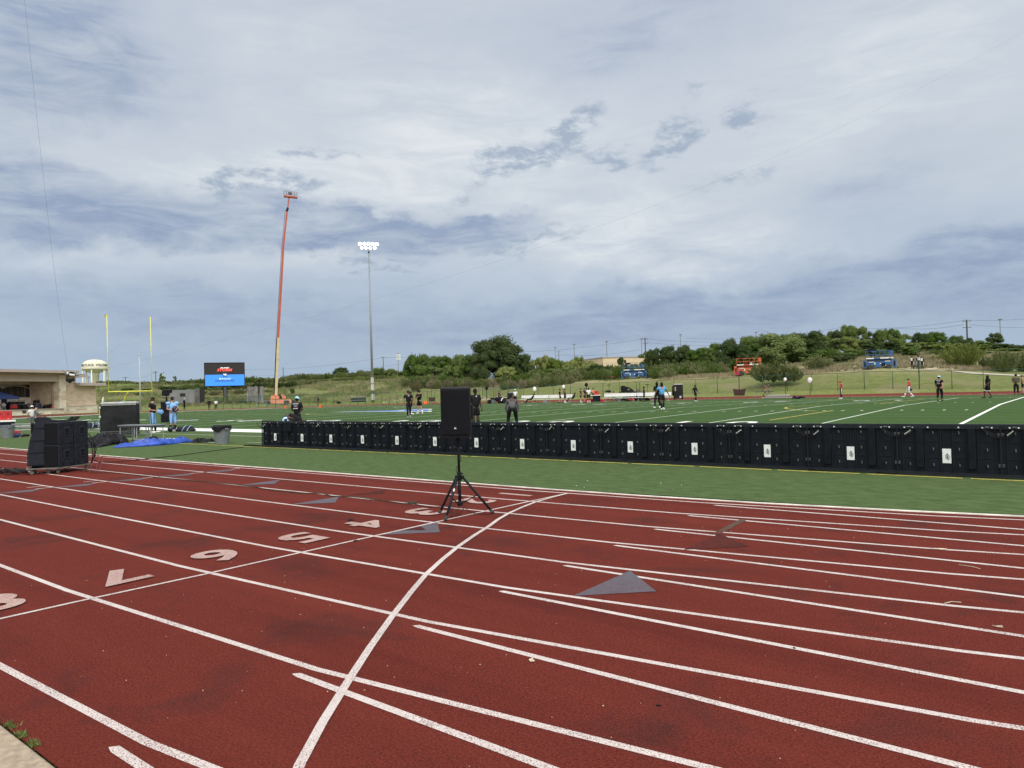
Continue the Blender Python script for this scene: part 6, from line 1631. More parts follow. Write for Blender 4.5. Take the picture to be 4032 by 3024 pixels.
# man in grey with a phone, and one behind him
p = PD(143, 1700, 50.0); p.z = .02
person(0, 0, 'man in a grey long-sleeved top looking at his phone behind the short bench', 1.72, 95, 'stand', 'phone', SKIN_L, (.17, .17, .18), 'long', NAVYC, 'long', loc=p, cap=(.02, .018, .018))
p = PD(128, 1700, 58.0); p.z = .02
person(0, 0, 'person in a white shirt and white cap behind the man with the phone', 1.66, 180, 'stand', 'down', SKIN_M, (.55, .55, .55), 'short', (.10, .10, .11), 'long', loc=p, cap=WH)
# behind the boards
def light_blue_cap(): return (.30, .62, .78)
p = PD(1172, 1700, 33.0); p.z = .02 + crown(p.y)
def back_print(root, J, k, fr, hu):
    for z, w, h, c in ((.10, .26, .025, WH), (.0, .17, .08, (.16, .17, .22)), (-.09, .24, .02, (.25, .1, .1)), (-.12, .20, .02, WH)):
        MB().box(J['che'] + Vector((0, -.150 * k, z * k - .02)), (w, .012, h)).build('shirt_print', cmat(c), root)
person(0, 0, 'man in a pale blue cap and printed black T-shirt standing behind the boards', 1.72, 155, 'stand', 'hold', SKIN_D, K_, 'short', K_, 'long', loc=p, cap=light_blue_cap(), extra=back_print, fat=1.15)
p = PD(1139, 1700, 27.3); p.z = .02 + crown(p.y)
def low_back(root, J, k, fr, hu):
    MB().sphere(J['pel'].lerp(J['bel'], .42) + Vector((0, 0, .05)), .128, 12, 8, 1.05, .8, .8).build('bare_back', cmat(SKIN_D, .6), root, True)
person(0, 0, 'heavy player in pale blue trousers bending right over behind the boards', 1.62, 88, 'stoop', 'down', SKIN_D, K_, 'short', (.40, .60, .90), 'knee', K_, loc=p, fat=1.42, extra=both(low_back, stripe_legs(NAVYC, .03)), hem=.95)
# centre
person(1610, 1645, 'man in black T-shirt and long black tights walking towards the boards', 1.9, 10, 'walk', 'open', SKIN_M, K_, 'short', K_, 'long', shoes=(.25, .27, .3), fat=1.1, extra=chest_mark(.10, .04, WH, .05), stride=.12)
person(1616, 1632, 'man in black T-shirt and shorts turned away behind the walking man', 1.80, 120, 'stand', 'hold', SKIN_L, K_, 'short', K_, 'short', WH, WH, loc=G(1617, 1632))
person(1652, 1629, 'man in a black cap and jacket with black shorts standing with crossed arms', 1.88, -35, 'lean', 'cross', SKIN_L, K_, 'long', K_, 'short', WH, WH, cap=K_, fat=1.1)
p = PD(1874, 1700, 31.5); p.z = .02 + crown(p.y)
person(0, 0, 'big man in a black short-sleeved top and shorts standing beside the loudspeaker', 1.84, 25, 'stand', 'down', SKIN_D, K_, 'short', K_, 'short', K_, loc=p, fat=1.28, beard=True, extra=both(chest_mark(.05, .05, WH, .07)))
p = PD(2019, 1700, 30.2); p.z = .02 + crown(p.y)
person(0, 0, 'person in grey jacket and black tights bent forward with hands on knees', 1.80, 182, 'bend', 'down', SKIN_D, (.075, .072, .082), 'long', K_, 'long', loc=p, fat=1.10, hem=-.35)
# right of centre
person(2608, 1613, 'bearded man in a bright blue T-shirt and black shorts with white shoes', 1.86, 12, 'walk', 'open', SKIN_D, (.07, .36, .66), 'short', K_, 'short', K_, WH, beard=True, hairlong=True, fat=1.12, extra=both(chest_mark(.19, .15, (.60, .20, .22), .03)), stride=.14)
person(2590, 1607, 'man in black with long hair and white shoes just behind the man in blue', 1.90, -20, 'walk', 'phone', SKIN_D, K_, 'long', K_, 'long', shoes=WH, hairlong=True, stride=.2)
person(2738, 1581, 'man in black shorts and top walking right of the black equipment case', 1.83, 40, 'walk', 'open', SKIN_D, K_, 'short', K_, 'short', K_, WH, fat=1.1, stride=.22, extra=chest_mark(.06, .04, WH, -.25))
person(3313, 1570, 'official in a red shirt and cap with navy striped trousers holding a tablet', 1.82, -80, 'stand', 'phone', SKIN_L, (.50, .03, .03), 'short', NAVYC, 'long', shoes=WH, cap=(.50, .03, .03), extra=stripe_legs(WH))
def held_helmet(root, J, k, fr, hu): MB().sphere(J['haR'] + Vector((0, .05, -.12)), .15, 12, 9, 1, 1.1, 1).build('held_helmet', mat('helmet_shell', (.008, .010, .022)), root, True)
person(3580, 1564, 'player in a red jersey with white trousers and long socks walking left', 1.85, -88, 'walk', 'down', SKIN_L, (.58, .03, .03), 'short', (.62, .64, .68), 'knee', WH, WH, extra=held_helmet, stride=.34, cap=(.08, .08, .09))
person(3700, 1580, 'man in a pale blue cap and black T-shirt walking away near the goal line', 1.83, 165, 'walk', 'down', SKIN_L, K_, 'short', K_, 'long', cap=light_blue_cap(), extra=back_print, fat=1.22, stride=.10)
person(3892, 1568, 'big player with long dark hair in black shorts edged white, walking left', 1.88, -60, 'walk', 'down', SKIN_D, K_, 'short', K_, 'short', hairlong=True, fat=1.2, stride=.16, extra=lambda root, J, k, fr, hu: [MB().tube([J['hp' + n].lerp(J['kn' + n], .80), J['hp' + n].lerp(J['kn' + n], .90)], .105 * k, 10).build('white_hem', cmat(WH), root, True) for n in 'RL'])
person(4002, 1554, 'man in an olive shirt and black trousers on the far track by the right edge', 1.98, 175, 'stand', 'hold', SKIN_M, (.075, .07, .05), 'short', K_, 'long', fat=1.25)
person(4024, 1553, 'man in tan clothes crouching over a dark case at the right edge', 1.9, -90, 'stand', 'hold', SKIN_L, (.30, .24, .16), 'short', K_, 'short', loc=G(4028, 1553), cap=(.25, .2, .12))
# far touchline
OFFC = 'people on the far sideline'
person(2205, 1587, 'man in a black cap, T-shirt and shorts walking right past the white bench', 1.84, 85, 'walk', 'down', SKIN_L, K_, 'short', K_, 'short', cap=K_, shoes=K_, stride=.16, group=OFFC)
person(2225, 1586, 'man in black with white shoes holding a hand to his face by the white bench', 1.82, 60, 'stand', 'face', SKIN_L, K_, 'short', K_, 'short', WH, WH, cap=K_, group=OFFC)
person(0, 0, 'person in black slumped back on the white bench behind the two men in black', 1.85, -80, 'slouch', 'down', SKIN_D, K_, 'long', K_, 'long', loc=G(2254, 1584), group=OFFC)
person(0, 0, 'person in black sitting with legs stretched out on the leftmost white bench', 1.85, -70, 'slouch', 'down', SKIN_D, K_, 'long', K_, 'long', loc=G(2092, 1587), group=OFFC, shoes=K_)
person(2287, 1585, 'slim man in black T-shirt and shorts with white shoes, left of the red cooler group', 1.85, 80, 'stand', 'down', SKIN_L, K_, 'short', K_, 'short', WH, WH, group=OFFC)
person(2303, 1586, 'larger man in black with black shoes facing the player in white', 1.90, 70, 'stand', 'down', SKIN_L, K_, 'short', K_, 'short', shoes=K_, fat=1.15, cap=(.10, .10, .11), group=OFFC)
person(2319, 1586, 'player in a white T-shirt, black shorts and long white socks seen from behind', 1.90, 178, 'stand', 'open', SKIN_D, WH, 'short', K_, 'short', WH, WH, hair=(.01, .01, .01), group=OFFC)
person(0, 0, 'man in an orange shirt standing behind the red drinks cooler', 1.85, 70, 'stand', 'hold', SKIN_L, (.75, .22, .12), 'short', K_, 'short', loc=G(2336, 1579), group=OFFC)
person(2537, 1582, 'man in dark grey long sleeves and shorts in front of the long white benches', 1.85, -85, 'stand', 'hold', SKIN_D, (.04, .04, .045), 'long', K_, 'short', shoes=K_, group=OFFC)
p = PD(2033, 1700, 88); p.z = 0.05
person(0, 0, 'man in a white shirt and pale cap standing beyond the bent-over person', 1.92, -20, 'stand', 'down', SKIN_L, WH, 'short', K_, 'short', K_, loc=p, cap=(.45, .62, .62), group=OFFC)
person(0, 0, 'man in a black T-shirt standing at the far fence beside the grey trash can', 1.9, 60, 'stand', 'hold', SKIN_M, K_, 'short', K_, 'short', loc=G(1965, 1580.5), cap=K_, group=OFFC)
person(0, 0, 'person in grey leaning over a heap of kit by the far fence', 1.75, 130, 'stand', 'hold', SKIN_L, (.12, .14, .12), 'long', (.22, .22, .21), 'long', loc=G(1972, 1580), cap=(.05, .05, .05), group=OFFC)
CAMO = (.11, .105, .075)
person(0, 0, 'left one of two people in camouflage walking behind the massage table on the far track', 1.85, 60, 'walk', 'down', SKIN_M, CAMO, 'short', (.16, .15, .11), 'long', loc=G(3012, 1560), group=OFFC, stride=.34)
person(0, 0, 'right one of two people in camouflage walking behind the massage table on the far track', 1.85, 80, 'walk', 'down', SKIN_L, (.08, .08, .06), 'short', (.16, .15, .11), 'long', loc=G(3027, 1558), group=OFFC, stride=.34)
person(1254, 1596, 'lone person in black T-shirt and shorts walking along the far track near the boom lift', 1.75, 60, 'walk', 'down', SKIN_M, K_, 'short', K_, 'short', loc=PD(1254, 1597, 150), stride=.2)
for px, lbl, sh, cp, sk in ((726, 'worker in black with a white helmet on the far track beside the grey trailer', K_, WH, SKIN_D), (824, 'person in black with dark hair on the far track below the video screen', K_, None, SKIN_M), (851, 'person in a white shirt and black trousers on the far track below the video screen', WH, None, SKIN_L)):
    y1 = 1380 + {726: 712, 824: 714, 851: 716}[px] / 3.073; d = {726: 133, 824: 136, 851: 140}[px]
    p = PD(px, y1, d); person(0, 0, lbl, 1.85, {726: 60, 824: 160, 851: 175}[px], 'stand', 'hold' if px != 824 else 'down', sk, sh, 'long', K_, 'long', loc=p, cap=cp)
# people on the slope
sp_ = lambda px, py, d: PD(px, py, d)
person(0, 0, 'person in a red top standing left of the blue lift by the beige building', 1.8, 10, 'stand', 'hold', SKIN_D, (.50, .03, .04), 'short', K_, 'long', loc=sp_(2395, 1496.5, 165), extra=None)
for px, lbl in ((2414, 'person in red sitting on the slope next to the standing one in red'), (2432, 'left one of the seated pair in red beside the blue lift'), (2440, 'right one of the seated pair in red beside the blue lift'), (2456, 'person in red sitting right against the wheel of the blue lift')):
    person(0, 0, lbl, 1.8, {2414: 0, 2432: 20, 2440: -20, 2456: 10}[px], 'crouch', 'down', SKIN_M, (.50, .03, .04), 'short', K_, 'long', loc=sp_(px, 1495.8 - (px - 2414) * .03, 160), group='people in red on the slope')
def bib(root, J, k, fr, hu):
    for s in (1, -1): MB().box(J['che'] + Vector((0, s * .148 * k, -.02)), (.27, .02, .40), bev=.01).build('bib', cmat(WH), root)
for px, py, lbl, rl in ((3592, 1453.5, 'leftmost official in black with a white bib on the pale path', 160), (3617, 1452, 'middle official in black with a white bib on the pale path', 200), (3631, 1454.5, 'rightmost official in black with a white bib on the pale path', 170)):
    person(0, 0, lbl, 1.88, rl, 'stand', 'hold', SKIN_M, K_, 'long', K_, 'long', loc=sp_(px, py, 117.5), extra=both(bib, stripe_legs(WH, .012)), group='officials in bibs on the path', cap=K_)
person(0, 0, 'person in drab clothes crouching between the officials in white bibs on the path', 1.7, 170, 'crouch', 'down', SKIN_M, (.10, .09, .08), 'long', (.10, .08, .09), 'long', loc=sp_(3604, 1452, 118.5))
person(0, 0, 'camera operator in black on the deck of the orange scissor lift', 1.6, 150, 'crouch', 'down', SKIN_M, K_, 'short', K_, 'long', loc=sp_(2935, 1442, 127.5), group='camera operators on lifts')
person(0, 0, 'person in white and black crouching on the deck of the orange scissor lift', 1.4, 170, 'crouch', 'down', SKIN_L, (.4, .4, .42), 'short', K_, 'long', loc=sp_(2958, 1442, 127.5), group='camera operators on lifts')
# people on the stage
p = onstage(8, 1605, .4); person(0, 0, 'person in dark clothes seated under the blue canopy on the stage', 1.8, 20, 'sit', 'down', SKIN_M, (.05, .06, .08), 'short', K_, 'long', loc=p)
p = onstage(15, 1605, -.4); person(0, 0, 'person with a patterned top seated at the stage edge above the red coolers', 1.8, 0, 'sit', 'down', SKIN_L, (.22, .20, .18), 'long', (.1, .1, .1), 'long', loc=p)

# ------------------------------------------------------------------ far fence
FG = mat('fence_green', (.022, .075, .042), .6, .15, 2)
chain = bpy.data.materials.new('chain_mesh'); chain.use_nodes = True; ct = chain.node_tree; Nc = NT(ct); ct.nodes.clear()
df = Nc.n('ShaderNodeBsdfDiffuse'); df.inputs[0].default_value = (.03, .07, .045, 1); tr = Nc.n('ShaderNodeBsdfTransparent'); mx = Nc.n('ShaderNodeMixShader'); mx.inputs[0].default_value = .16
ct.links.new(tr.outputs[0], mx.inputs[1]); ct.links.new(df.outputs[0], mx.inputs[2]); oo = Nc.n('ShaderNodeOutputMaterial'); ct.links.new(mx.outputs[0], oo.inputs[0])
def fence(pts, posts, label, h=2.25, base=None):
    t = thing('chain_link_fence', label, 'fence', (0, 0, 0), 0, 'green chain link fences')
    P = [Vector((x, y, (H(x, y) if base is None else base))) for x, y in pts]
    m = MB(); n = len(P)
    for p in P: m.v += [(p.x, p.y, p.z), (p.x, p.y, p.z + h)]
    for i in range(n - 1): m.f.append((2 * i, 2 * i + 2, 2 * i + 3, 2 * i + 1)); m.mi.append(0)
    m.build('mesh_panel', chain, t, fix=False)
    MB().tube([p + Vector((0, 0, h)) for p in P], .032, 6).build('top_rail', FG, t, True)
    for x, y in posts:
        z = H(x, y) if base is None else base
        MB().tube([(x, y, z - .1), (x, y, z + h + .06)], .045, 6).build('post', FG, t, True)
    return t
FY_ = 104.6
def xat(px): d = ray(px, 1560); return d.x / d.y * FY_
ppx = [4005, 3874, 3750, 3622, 3517, 3405, 3300, 3198, 3101, 3004, 2912, 2826, 2741, 2655, 2590, 2520, 2440, 2375, 2311, 2247, 2179, 2119, 2061, 2005, 1953, 1901]
posts = [(xat(p), FY_) for p in ppx]
xs = [6 + .0, 3.2] + [p[0] for p in posts]
fence([(x, FY_) for x in xs], [(3.2, FY_)] + posts, 'green chain link fence along the far track, right part behind the benches', 2.32)
x0 = posts[-1][0]; pl = []; x = x0
while x > X1: pl.append((x, FY_)); x -= 3.05
pl.append((X1, FY_))
fence(pl, pl[1:], 'green chain link fence along the far track, left part in front of the boom lift')
RF = FY_ - YC; arcp = []
n_ = 40
for i in range(1, n_): a = math.pi / 2 + math.radians(64) * i / n_; arcp.append((X1 + RF * math.cos(a), YC + RF * math.sin(a)))
fence([(X1, FY_)] + arcp, arcp, 'green chain link fence curving round the end behind the goal post')
hp_ = xat(3622)
m = MB(); m.tube([(hp_, FY_ - .05, 0), (hp_, FY_ - .05, 3.9)], .07, 8); m.tube([(hp_, FY_ - .05, 3.9), (hp_, FY_ - .05, 5.6)], .03, 6); o = m.build('antenna_pole', FG); tag(o, 'tall dark antenna pole standing at the far fence near the path', 'pole')

# ------------------------------------------------------------------ far sideline kit
def PL(px, d): p = PD(px, 1600, d); p.z = 0.02 + (crown(p.y)); return p
WB = mat('bench_white', (.74, .74, .72), .5, .05, 1)
def farbench(px0, px1, py, label, bh=.86):
    a, b = G(px0, py), G(px1, py); a.y = b.y = (a.y + b.y) / 2
    da, db = ray(px0, py), ray(px1, py); a.x = da.x / da.y * a.y; b.x = db.x / db.y * b.y
    L_ = b.x - a.x; t = thing('team_bench', label, 'bench', ((a.x + b.x) / 2, a.y, .01), 0, 'white team benches on the far sideline')
    MB().box((0, -.0, .46), (L_, .32, .06), bev=.01).build('seat', WB, t)
    MB().box((0, .26, .84), (L_, .06, .42), bev=.01, rx=R(-8)).build('backrest', WB, t)
    n = max(3, int(L_ / 1.9) + 1)
    for k in range(n):
        x = -L_ / 2 + .3 + (L_ - .6) * k / (n - 1); m = MB(); m.tube([(x, 0, .44), (x, 0, .02)], .03, 6); m.tube([(x, .1, .44), (x, .28, .95)], .025, 6); m.box((x, .05, .02), (.06, .7, .05)); m.build('leg', GREYL, t)
    return t
farbench(2050, 2156, 1586, 'leftmost white bench on the far sideline'); farbench(2159, 2250, 1585, 'white bench behind the two men in black on the far sideline')
farbench(2376, 2503, 1581.5, 'long white bench right of the red coolers on the far sideline'); farbench(2505, 2640, 1579.5, 'long white bench ending left of the tall black case')
def case_(px, d, w, h, label, rel=0, dep=.8, top=None, disc=False):
    p = PL(px, d); t = thing('equipment_case', label, 'case', p, facecam(p, rel))
    MB().box((0, 0, .18 + (h - .18) / 2), (w, dep, h - .18), bev=.04).build('case_body', CASE, t)
    MB().box((0, 0, .2), (w * 1.05, dep * 1.05, .16), bev=.02).build('case_base', BLKM, t)
    if top: MB().box((0, 0, h + .03), (w * .92, dep, .12), bev=.04).build('lid', top, t)
    for s in (-1, 1): MB().lathe([(0, -.04), (.08, -.04), (.08, .04), (0, .04)], (s * w * .4, -.25, .08), 10, Matrix.Rotation(R(90), 3, 'X')).build('wheel', RUBBER, t)
    if disc: 
        MB().lathe([(.55, -.1), (.62, -.1), (.62, .1), (.55, .1)], (-w / 2 - .05, 0, h * .6), 20, Matrix.Rotation(R(90), 3, 'Y') @ Matrix.Diagonal((1, 1, 1))).build('hose_ring', BLKP, t)
        MB().box((-w * .33, -dep * .52, h * .72), (.12, .03, .55)).build('hazard_strip', mat('hazard_yellow', (.45, .36, .12)), t)
        for z in (.15, .22): MB().box((w * .2, -dep * .53, h * z), (.22, .03, .08)).build('label', LABW, t)
    return t
case_(2672, 93, 1.15, 1.92, 'tall black case with a pale lid and a round hose, right of the white benches', 5, .8, GREYL, True)
case_(2015, 100, 1.05, 1.45, 'black draped case behind the bent-over person', 10, .8, GREYM)
bin_(PL(1942, 104), 'small dark grey trash can on the far track left of the standing men', .40, .32, .82, True, None)
p = PL(1929, 104); m = MB(); m.sphere((p.x, p.y, .30), .36, 12, 8, 1, 1, .9); o = m.build('rubbish_bag', BLKC, None, True); tag(o, 'black rubbish bag leaning on the small trash can on the far track', 'bag')
def bagheap(px, d, w, h, label, mtl, seed=0, cat='bag', name='kit_bag', two=None):
    p = PL(px, d); rg = random.Random(seed); m = MB()
    for k in range(4):
        m.cur = 1 if (two and k == 1) else 0
        m.sphere((rg.uniform(-.35, .35) * w, rg.uniform(-.2, .2), h * (.3 + .12 * k)), h * .45, 10, 7, w / h * .55, .8, .8)
    for i, v in enumerate(m.v): v = Vector(v); m.v[i] = (v.x * (1 + .5 * noise.noise(v * 5)), v.y, max(0, v.z * (1 + .9 * noise.noise(v * 4 + Vector((seed, 0, 0))))))
    o = m.build(name, [mtl, two] if two else mtl, None, True, loc=p, rz=facecam(p)); return tag(o, label, cat)
LBM = cmat((.30, .42, .62)); REDB = cmat((.45, .03, .03))
bagheap(1985, 103, 2.2, .7, 'heap of dark kit and a white helmet by the far fence', BLKC, 3, two=WHITE)
bagheap(2000, 101, 1.4, .5, 'dark cables and bags in front of the black draped case', BLKC, 4)
bagheap(2470, 92, 1.4, .40, 'dark and pale blue kit bags under the long white bench', BLKC, 5, two=LBM)
bagheap(2493, 91, .9, .35, 'red kit bag under the joint of the long white benches', REDB, 6)
bagheap(2520, 91, 1.3, .38, 'black bags under the right long white bench', BLKC, 7)
bagheap(2560, 92, 1.6, .40, 'black bags beside the legs of the man in dark grey', BLKC, 8)
bagheap(3145, 81, 1.15, .30, 'navy and white kit bag lying on the turf in front of the far track', cmat(NAVYC), 9, two=LBM)
p = PL(2147, 93.5); MBb = MB(); MBb.box((0, 0, .22), (.55, .4, .42), bev=.03); o = MBb.build('grey_bin', GREYM, None, loc=p, rz=facecam(p)); tag(o, 'small grey box on the ground under the left white benches', 'box')
p = PL(2435, 95); o = MB().box((0, 0, .2), (.7, .45, .36), bev=.03).build('grey_tub', GREYD, None, loc=p, rz=facecam(p)); tag(o, 'dark grey tub under the long white bench', 'tub')
# drinks table with coolers
p = PL(2346, 90.5); t = thing('drinks_table', 'white-topped table with a black front beside the red coolers on the far sideline', 'table', p, facecam(p))
MB().box((0, 0, .86), (1.25, .7, .07), bev=.01).build('table_top', WHITE, t); MB().box((.12, .05, .46), (.95, .5, .72), bev=.02).build('front_panel', cmat(NAVYC), t)
for sx in (-.55, .55):
    for sy in (-.28, .28): MB().tube([(sx, sy, .83), (sx, sy, 0)], .025, 6).build('leg', BLKM, t)
p2_ = PL(2350, 90.6); cooler((p2_.x, p2_.y, p2_.z + .895), 'tall red drinks cooler on the white-topped table of the far sideline', .52, .42, .52, facecam(p2_))
for px, w, l in ((2312, .78, 'red crate on the turf behind the legs of the player in white'), (2328, .5, 'red crate on the turf left of the white-topped table'), (2368, .66, 'red crate on the turf right of the white-topped table')):
    p = PL(px, 91.5); cooler((p.x, p.y, p.z), l, w, .45, .42 if px != 2368 else .34, facecam(p))
# covered camera on a pedestal
p = PL(2458, 96); t = thing('covered_camera', 'big television camera under a black rain cover behind the white benches', 'camera', p, facecam(p))
MB().lathe([(.45, 0), (.3, .3), (.16, .5), (.16, 1.2)], n=12).build('pedestal', BLKM, t)
m = MB(); m.prism([(-.6, .95), (-.35, 1.35), (-.45, 1.75), (-.25, 2.0), (.05, 1.98), (.35, 1.85), (.68, 1.78), (.70, 1.60), (.45, 1.45), (.38, 1.15), (.1, 1.05), (-.2, 1.1)], -.3, .3, 'y'); m.build('rain_cover', BLKC, t)
m = MB(); m.box((.55, 0, 1.1), (.45, .4, .6), bev=.05); m.build('camera_body', BLKP, t)
p = PL(2400, 96); t = thing('tripod_camera', 'smaller black camera on a tripod left of the covered camera', 'camera', p, facecam(p))
m = MB(); m.box((0, 0, 1.3), (.5, .3, .28), bev=.04); m.box((-.35, 0, 1.32), (.35, .22, .2), bev=.03); m.build('camera_body', BLKP, t)
for a in (0, 2.1, 4.2): MB().tube([(0, 0, 1.15), (.4 * math.cos(a), .4 * math.sin(a), 0)], .03, 6).build('leg', BLKM, t)
person(0, 0, 'person in an orange top sitting low behind the long white bench', 1.7, 0, 'sit', 'down', SKIN_M, (.62, .22, .14), 'short', K_, 'long', loc=PL(2418, 100))
person(0, 0, 'person in a blue top with a white cap crouching behind the long white bench', 1.75, 60, 'sit', 'down', SKIN_L, (.04, .10, .45), 'short', K_, 'long', loc=PL(2477, 97), cap=WH)
person(0, 0, 'person in a grey cap seated beside the dark covers behind the benches', 1.75, -60, 'sit', 'down', SKIN_L, (.04, .05, .04), 'long', K_, 'long', loc=PL(2492, 98), cap=(.25, .25, .24))
person(0, 0, 'person in a brown camouflage poncho seated behind the right white bench', 1.9, 0, 'sit', 'down', SKIN_M, (.09, .075, .05), 'long', K_, 'long', loc=PL(2515, 98), fat=1.5, hair=(.08, .06, .045), hairlong=True)
bagheap(2500, 97, 1.9, 1.25, 'large dark waterproof covers behind the white benches', BLKC, 12, 'cover', 'waterproof_cover'); bagheap(2526, 97, 1.4, 1.2, 'grey-brown waterproof cover right of the dark one behind the benches', cmat((.075, .065, .055)), 13, 'cover', 'waterproof_cover')
# bagged microphones on stands
def mic(px, py, d, hpix, label, white=True, r=.32):
    p = PL(px, d); z = PD(px, py, d).z; t = thing('dish_microphone', label, 'microphone', (p.x, p.y, 0.0), facecam(p), 'dish microphones on stands')
    MB().tube([(0, 0, 0), (0, 0, z - r * .7)], .035, 6).build('stand', BLKM, t)
    m = MB(); m.sphere((0, 0, 0), r, 12, 9, .85, .6, 1.1)
    for i, v in enumerate(m.v): v = Vector(v); m.v[i] = tuple(v * (1 + .28 * noise.noise(v * 3 + Vector((px, 0, 0)))) + Vector((0, 0, z)))
    m.build('bagged_dish', mat('plastic_bag_white', (.75, .75, .74), .4, .1, 4) if white else BLKC, t, True)
mic(2107, 1532, 102, 0, 'white bagged dish microphone above the leftmost white bench'); mic(2221, 1524, 101, 0, 'small white bagged dish microphone above the two men in black', r=.26)
mic(3095, 1495, 99, 0, 'small white bagged dish microphone right of the massage table', r=.24); mic(3192, 1498, 97, 0, 'large white bagged dish microphone left of the official in red', r=.34)
mic(1918, 1528, 104, 0, 'round black dish microphone right of the loudspeaker', False, .26); mic(2311, 1514, 100, 0, 'round black dish microphone above the player in white', False, .27)
p = PL(405 if False else 405, 128)
# brown sling banners on stands
def sling(px, w, y0, y1, d, label, ptop):
    p = PL(px, d); t = thing('sandbag_stand', label, 'stand', (p.x, p.y, 0), facecam(p), 'brown covered stands')
    z0, z1 = max(.05, PD(px, y1, d).z), PD(px, y0, d).z; w_ = w * d / F_PX * CT(px) ** 2
    m = MB(); pr = [(-w_ * .42, z0), (w_ * .40, z0), (w_ * .52, z1), (w_ * .1, z1 - .12), (-w_ * .2, z1 - .08), (-w_ * .50, z1)]; m.prism(pr, -.15, .15, 'y'); m.build('brown_cover', mat('brown_cloth', (.055, .035, .03), .8, .2, 3), t)
    MB().tube([(0, 0, z1 - .2), (0, 0, PD(px, ptop, d).z)], .04, 6).build('pole', BLKM, t)
    zt = PD(px, ptop, d).z; MB().box((0, 0, zt), (.75, .08, .08)).build('cross_arm', BLKM, t)
sling(2913, 50, 1530, 1558, 95, 'brown covered stand with a thin pole on the far track below the orange lift', 1480); sling(1701, 26, 1563, 1581, 140, 'brown covered stand with a short pole at the far end near the orange cones', 1528)
for px, y0 in ((2400, 1513), (2508, 1503), (2552, 1512)):
    p = PL(px, 101); z = PD(px, y0, 101).z; m = MB(); m.tube([(0, 0, 0), (0, 0, z)], .028, 6); m.box((0, 0, z - .1), (.5 if px != 2508 else .1, .06, .08)); o = m.build('antenna_stand', BLKM, None, loc=(p.x, p.y, 0), rz=facecam(p)); tag(o, {2400: 'thin antenna stand above the small tripod camera', 2508: 'thin pole rising behind the brown poncho', 2552: 'thin antenna stand right of the man in dark grey'}[px], 'stand')
# massage table and aluminium stack on far track
p = PL(3013, 89); t = thing('treatment_table', 'dark folding massage table on the far track in front of the people in camouflage', 'table', p, facecam(p))
MB().box((0, 0, .78), (2.0, .7, .08), bev=.02).build('padded_top', cmat((.05, .06, .06)), t)
for sx in (-.92, .92):
    for sy in (-.28, .28): MB().tube([(sx, sy, .75), (sx, sy, 0)], .03, 6).build('leg', GREYM, t)
p = PL(3060, 88.5); t = thing('folded_benches', 'flat stack of aluminium benches lying on the far track', 'benches', p, facecam(p))
for k, (w, z, dx) in enumerate(((3.3, .06, 0), (2.7, .20, .1), (2.4, .34, .15))): MB().box((dx, .05 * k, z), (w, .9, .06), bev=.01).build('plank', GREYL, t)
MB().box((0, -.1, .12), (3.0, .5, .1)).build('dark_cover', cmat((.04, .045, .055)), t)
# pylons, cones, barriers
for px, py, l in ((1123, 1606.5, 'orange end zone pylon left of the man in the blue cap'), (1260.5, 1603, 'orange end zone pylon below the lone walking person')):
    p = PD(px, py, 118 if px < 1200 else 112); z = p.z; m = MB(); m.box((0, 0, .24), (.20, .20, .48), bev=.02); m.box((0, 0, .02), (.3, .3, .04)); o = m.build('pylon', ORANGE2, None, loc=(p.x, p.y, 0.04), rz=.3); tag(o, l, 'pylon', 'orange pylons')
for px, l in ((1672.5, 'left of the two orange kick-off pads by the far track'), (1680, 'right of the two orange kick-off pads by the far track')):
    p = PL(px, 118); m = MB(); m.box((0, 0, .26), (.24, .2, .52), bev=.03); o = m.build('pylon', ORANGE2, None, loc=(p.x, p.y, .02), rz=facecam(p)); tag(o, l, 'pylon', 'orange pylons')
def barrier(px0, px1, y0, y1, d, label):
    a, b = PD(px0, y1, d), PD(px1, y1, d); t = thing('crowd_barrier', label, 'barrier', (a.x, a.y, a.z), math.atan2(b.y - a.y, b.x - a.x), 'metal crowd barriers')
    L_ = (b - a).length; h = (y1 - y0) * d / F_PX; m = MB()
    m.tube([(0, 0, .1), (0, 0, h), (L_, 0, h), (L_, 0, .1)], .035, 6); m.tube([(0, 0, .2), (L_, 0, .2)], .03, 6); m.build('frame', GREYL, t)
    m = MB(); n = int(L_ / .22)
    for k in range(1, n): m.tube([(L_ * k / n, 0, .2), (L_ * k / n, 0, h)], .010, 4)
    m.build('bars', GREYM, t)
    for x in (.3, L_ - .3): MB().box((x, 0, .05), (.06, .7, .06)).build('foot', GREYL, t)
barrier(1009, 1047, 1581, 1599, 170, 'short metal barrier left of the boom lift'); barrier(1049, 1094, 1579, 1597, 172, 'metal barrier in front of the left wheel of the boom lift'); barrier(1097, 1144, 1578, 1595, 174, 'metal barrier in front of the right half of the boom lift')
barrier(1377, 1446, 1563, 1581, 150, 'pale metal barrier with dark kit behind it, left of the floodlight mast')
p = PD(1411, 1575, 151.5); o = MB().box((0, 0, 0), (3.0, .6, .85), bev=.1).build('kit_case', DGREEN, None, loc=p, rz=facecam(p)); tag(o, 'dark green kit behind the pale metal barrier by the floodlight mast', 'case')
p = PD(1334, 1588, 150); o = MB().box((0, 0, .15), (.8, .5, .5), bev=.1).build('kit_bag', BLKC, None, loc=p, rz=facecam(p)); tag(o, 'small black bag at the far fence between the walking person and floodlight mast', 'bag')
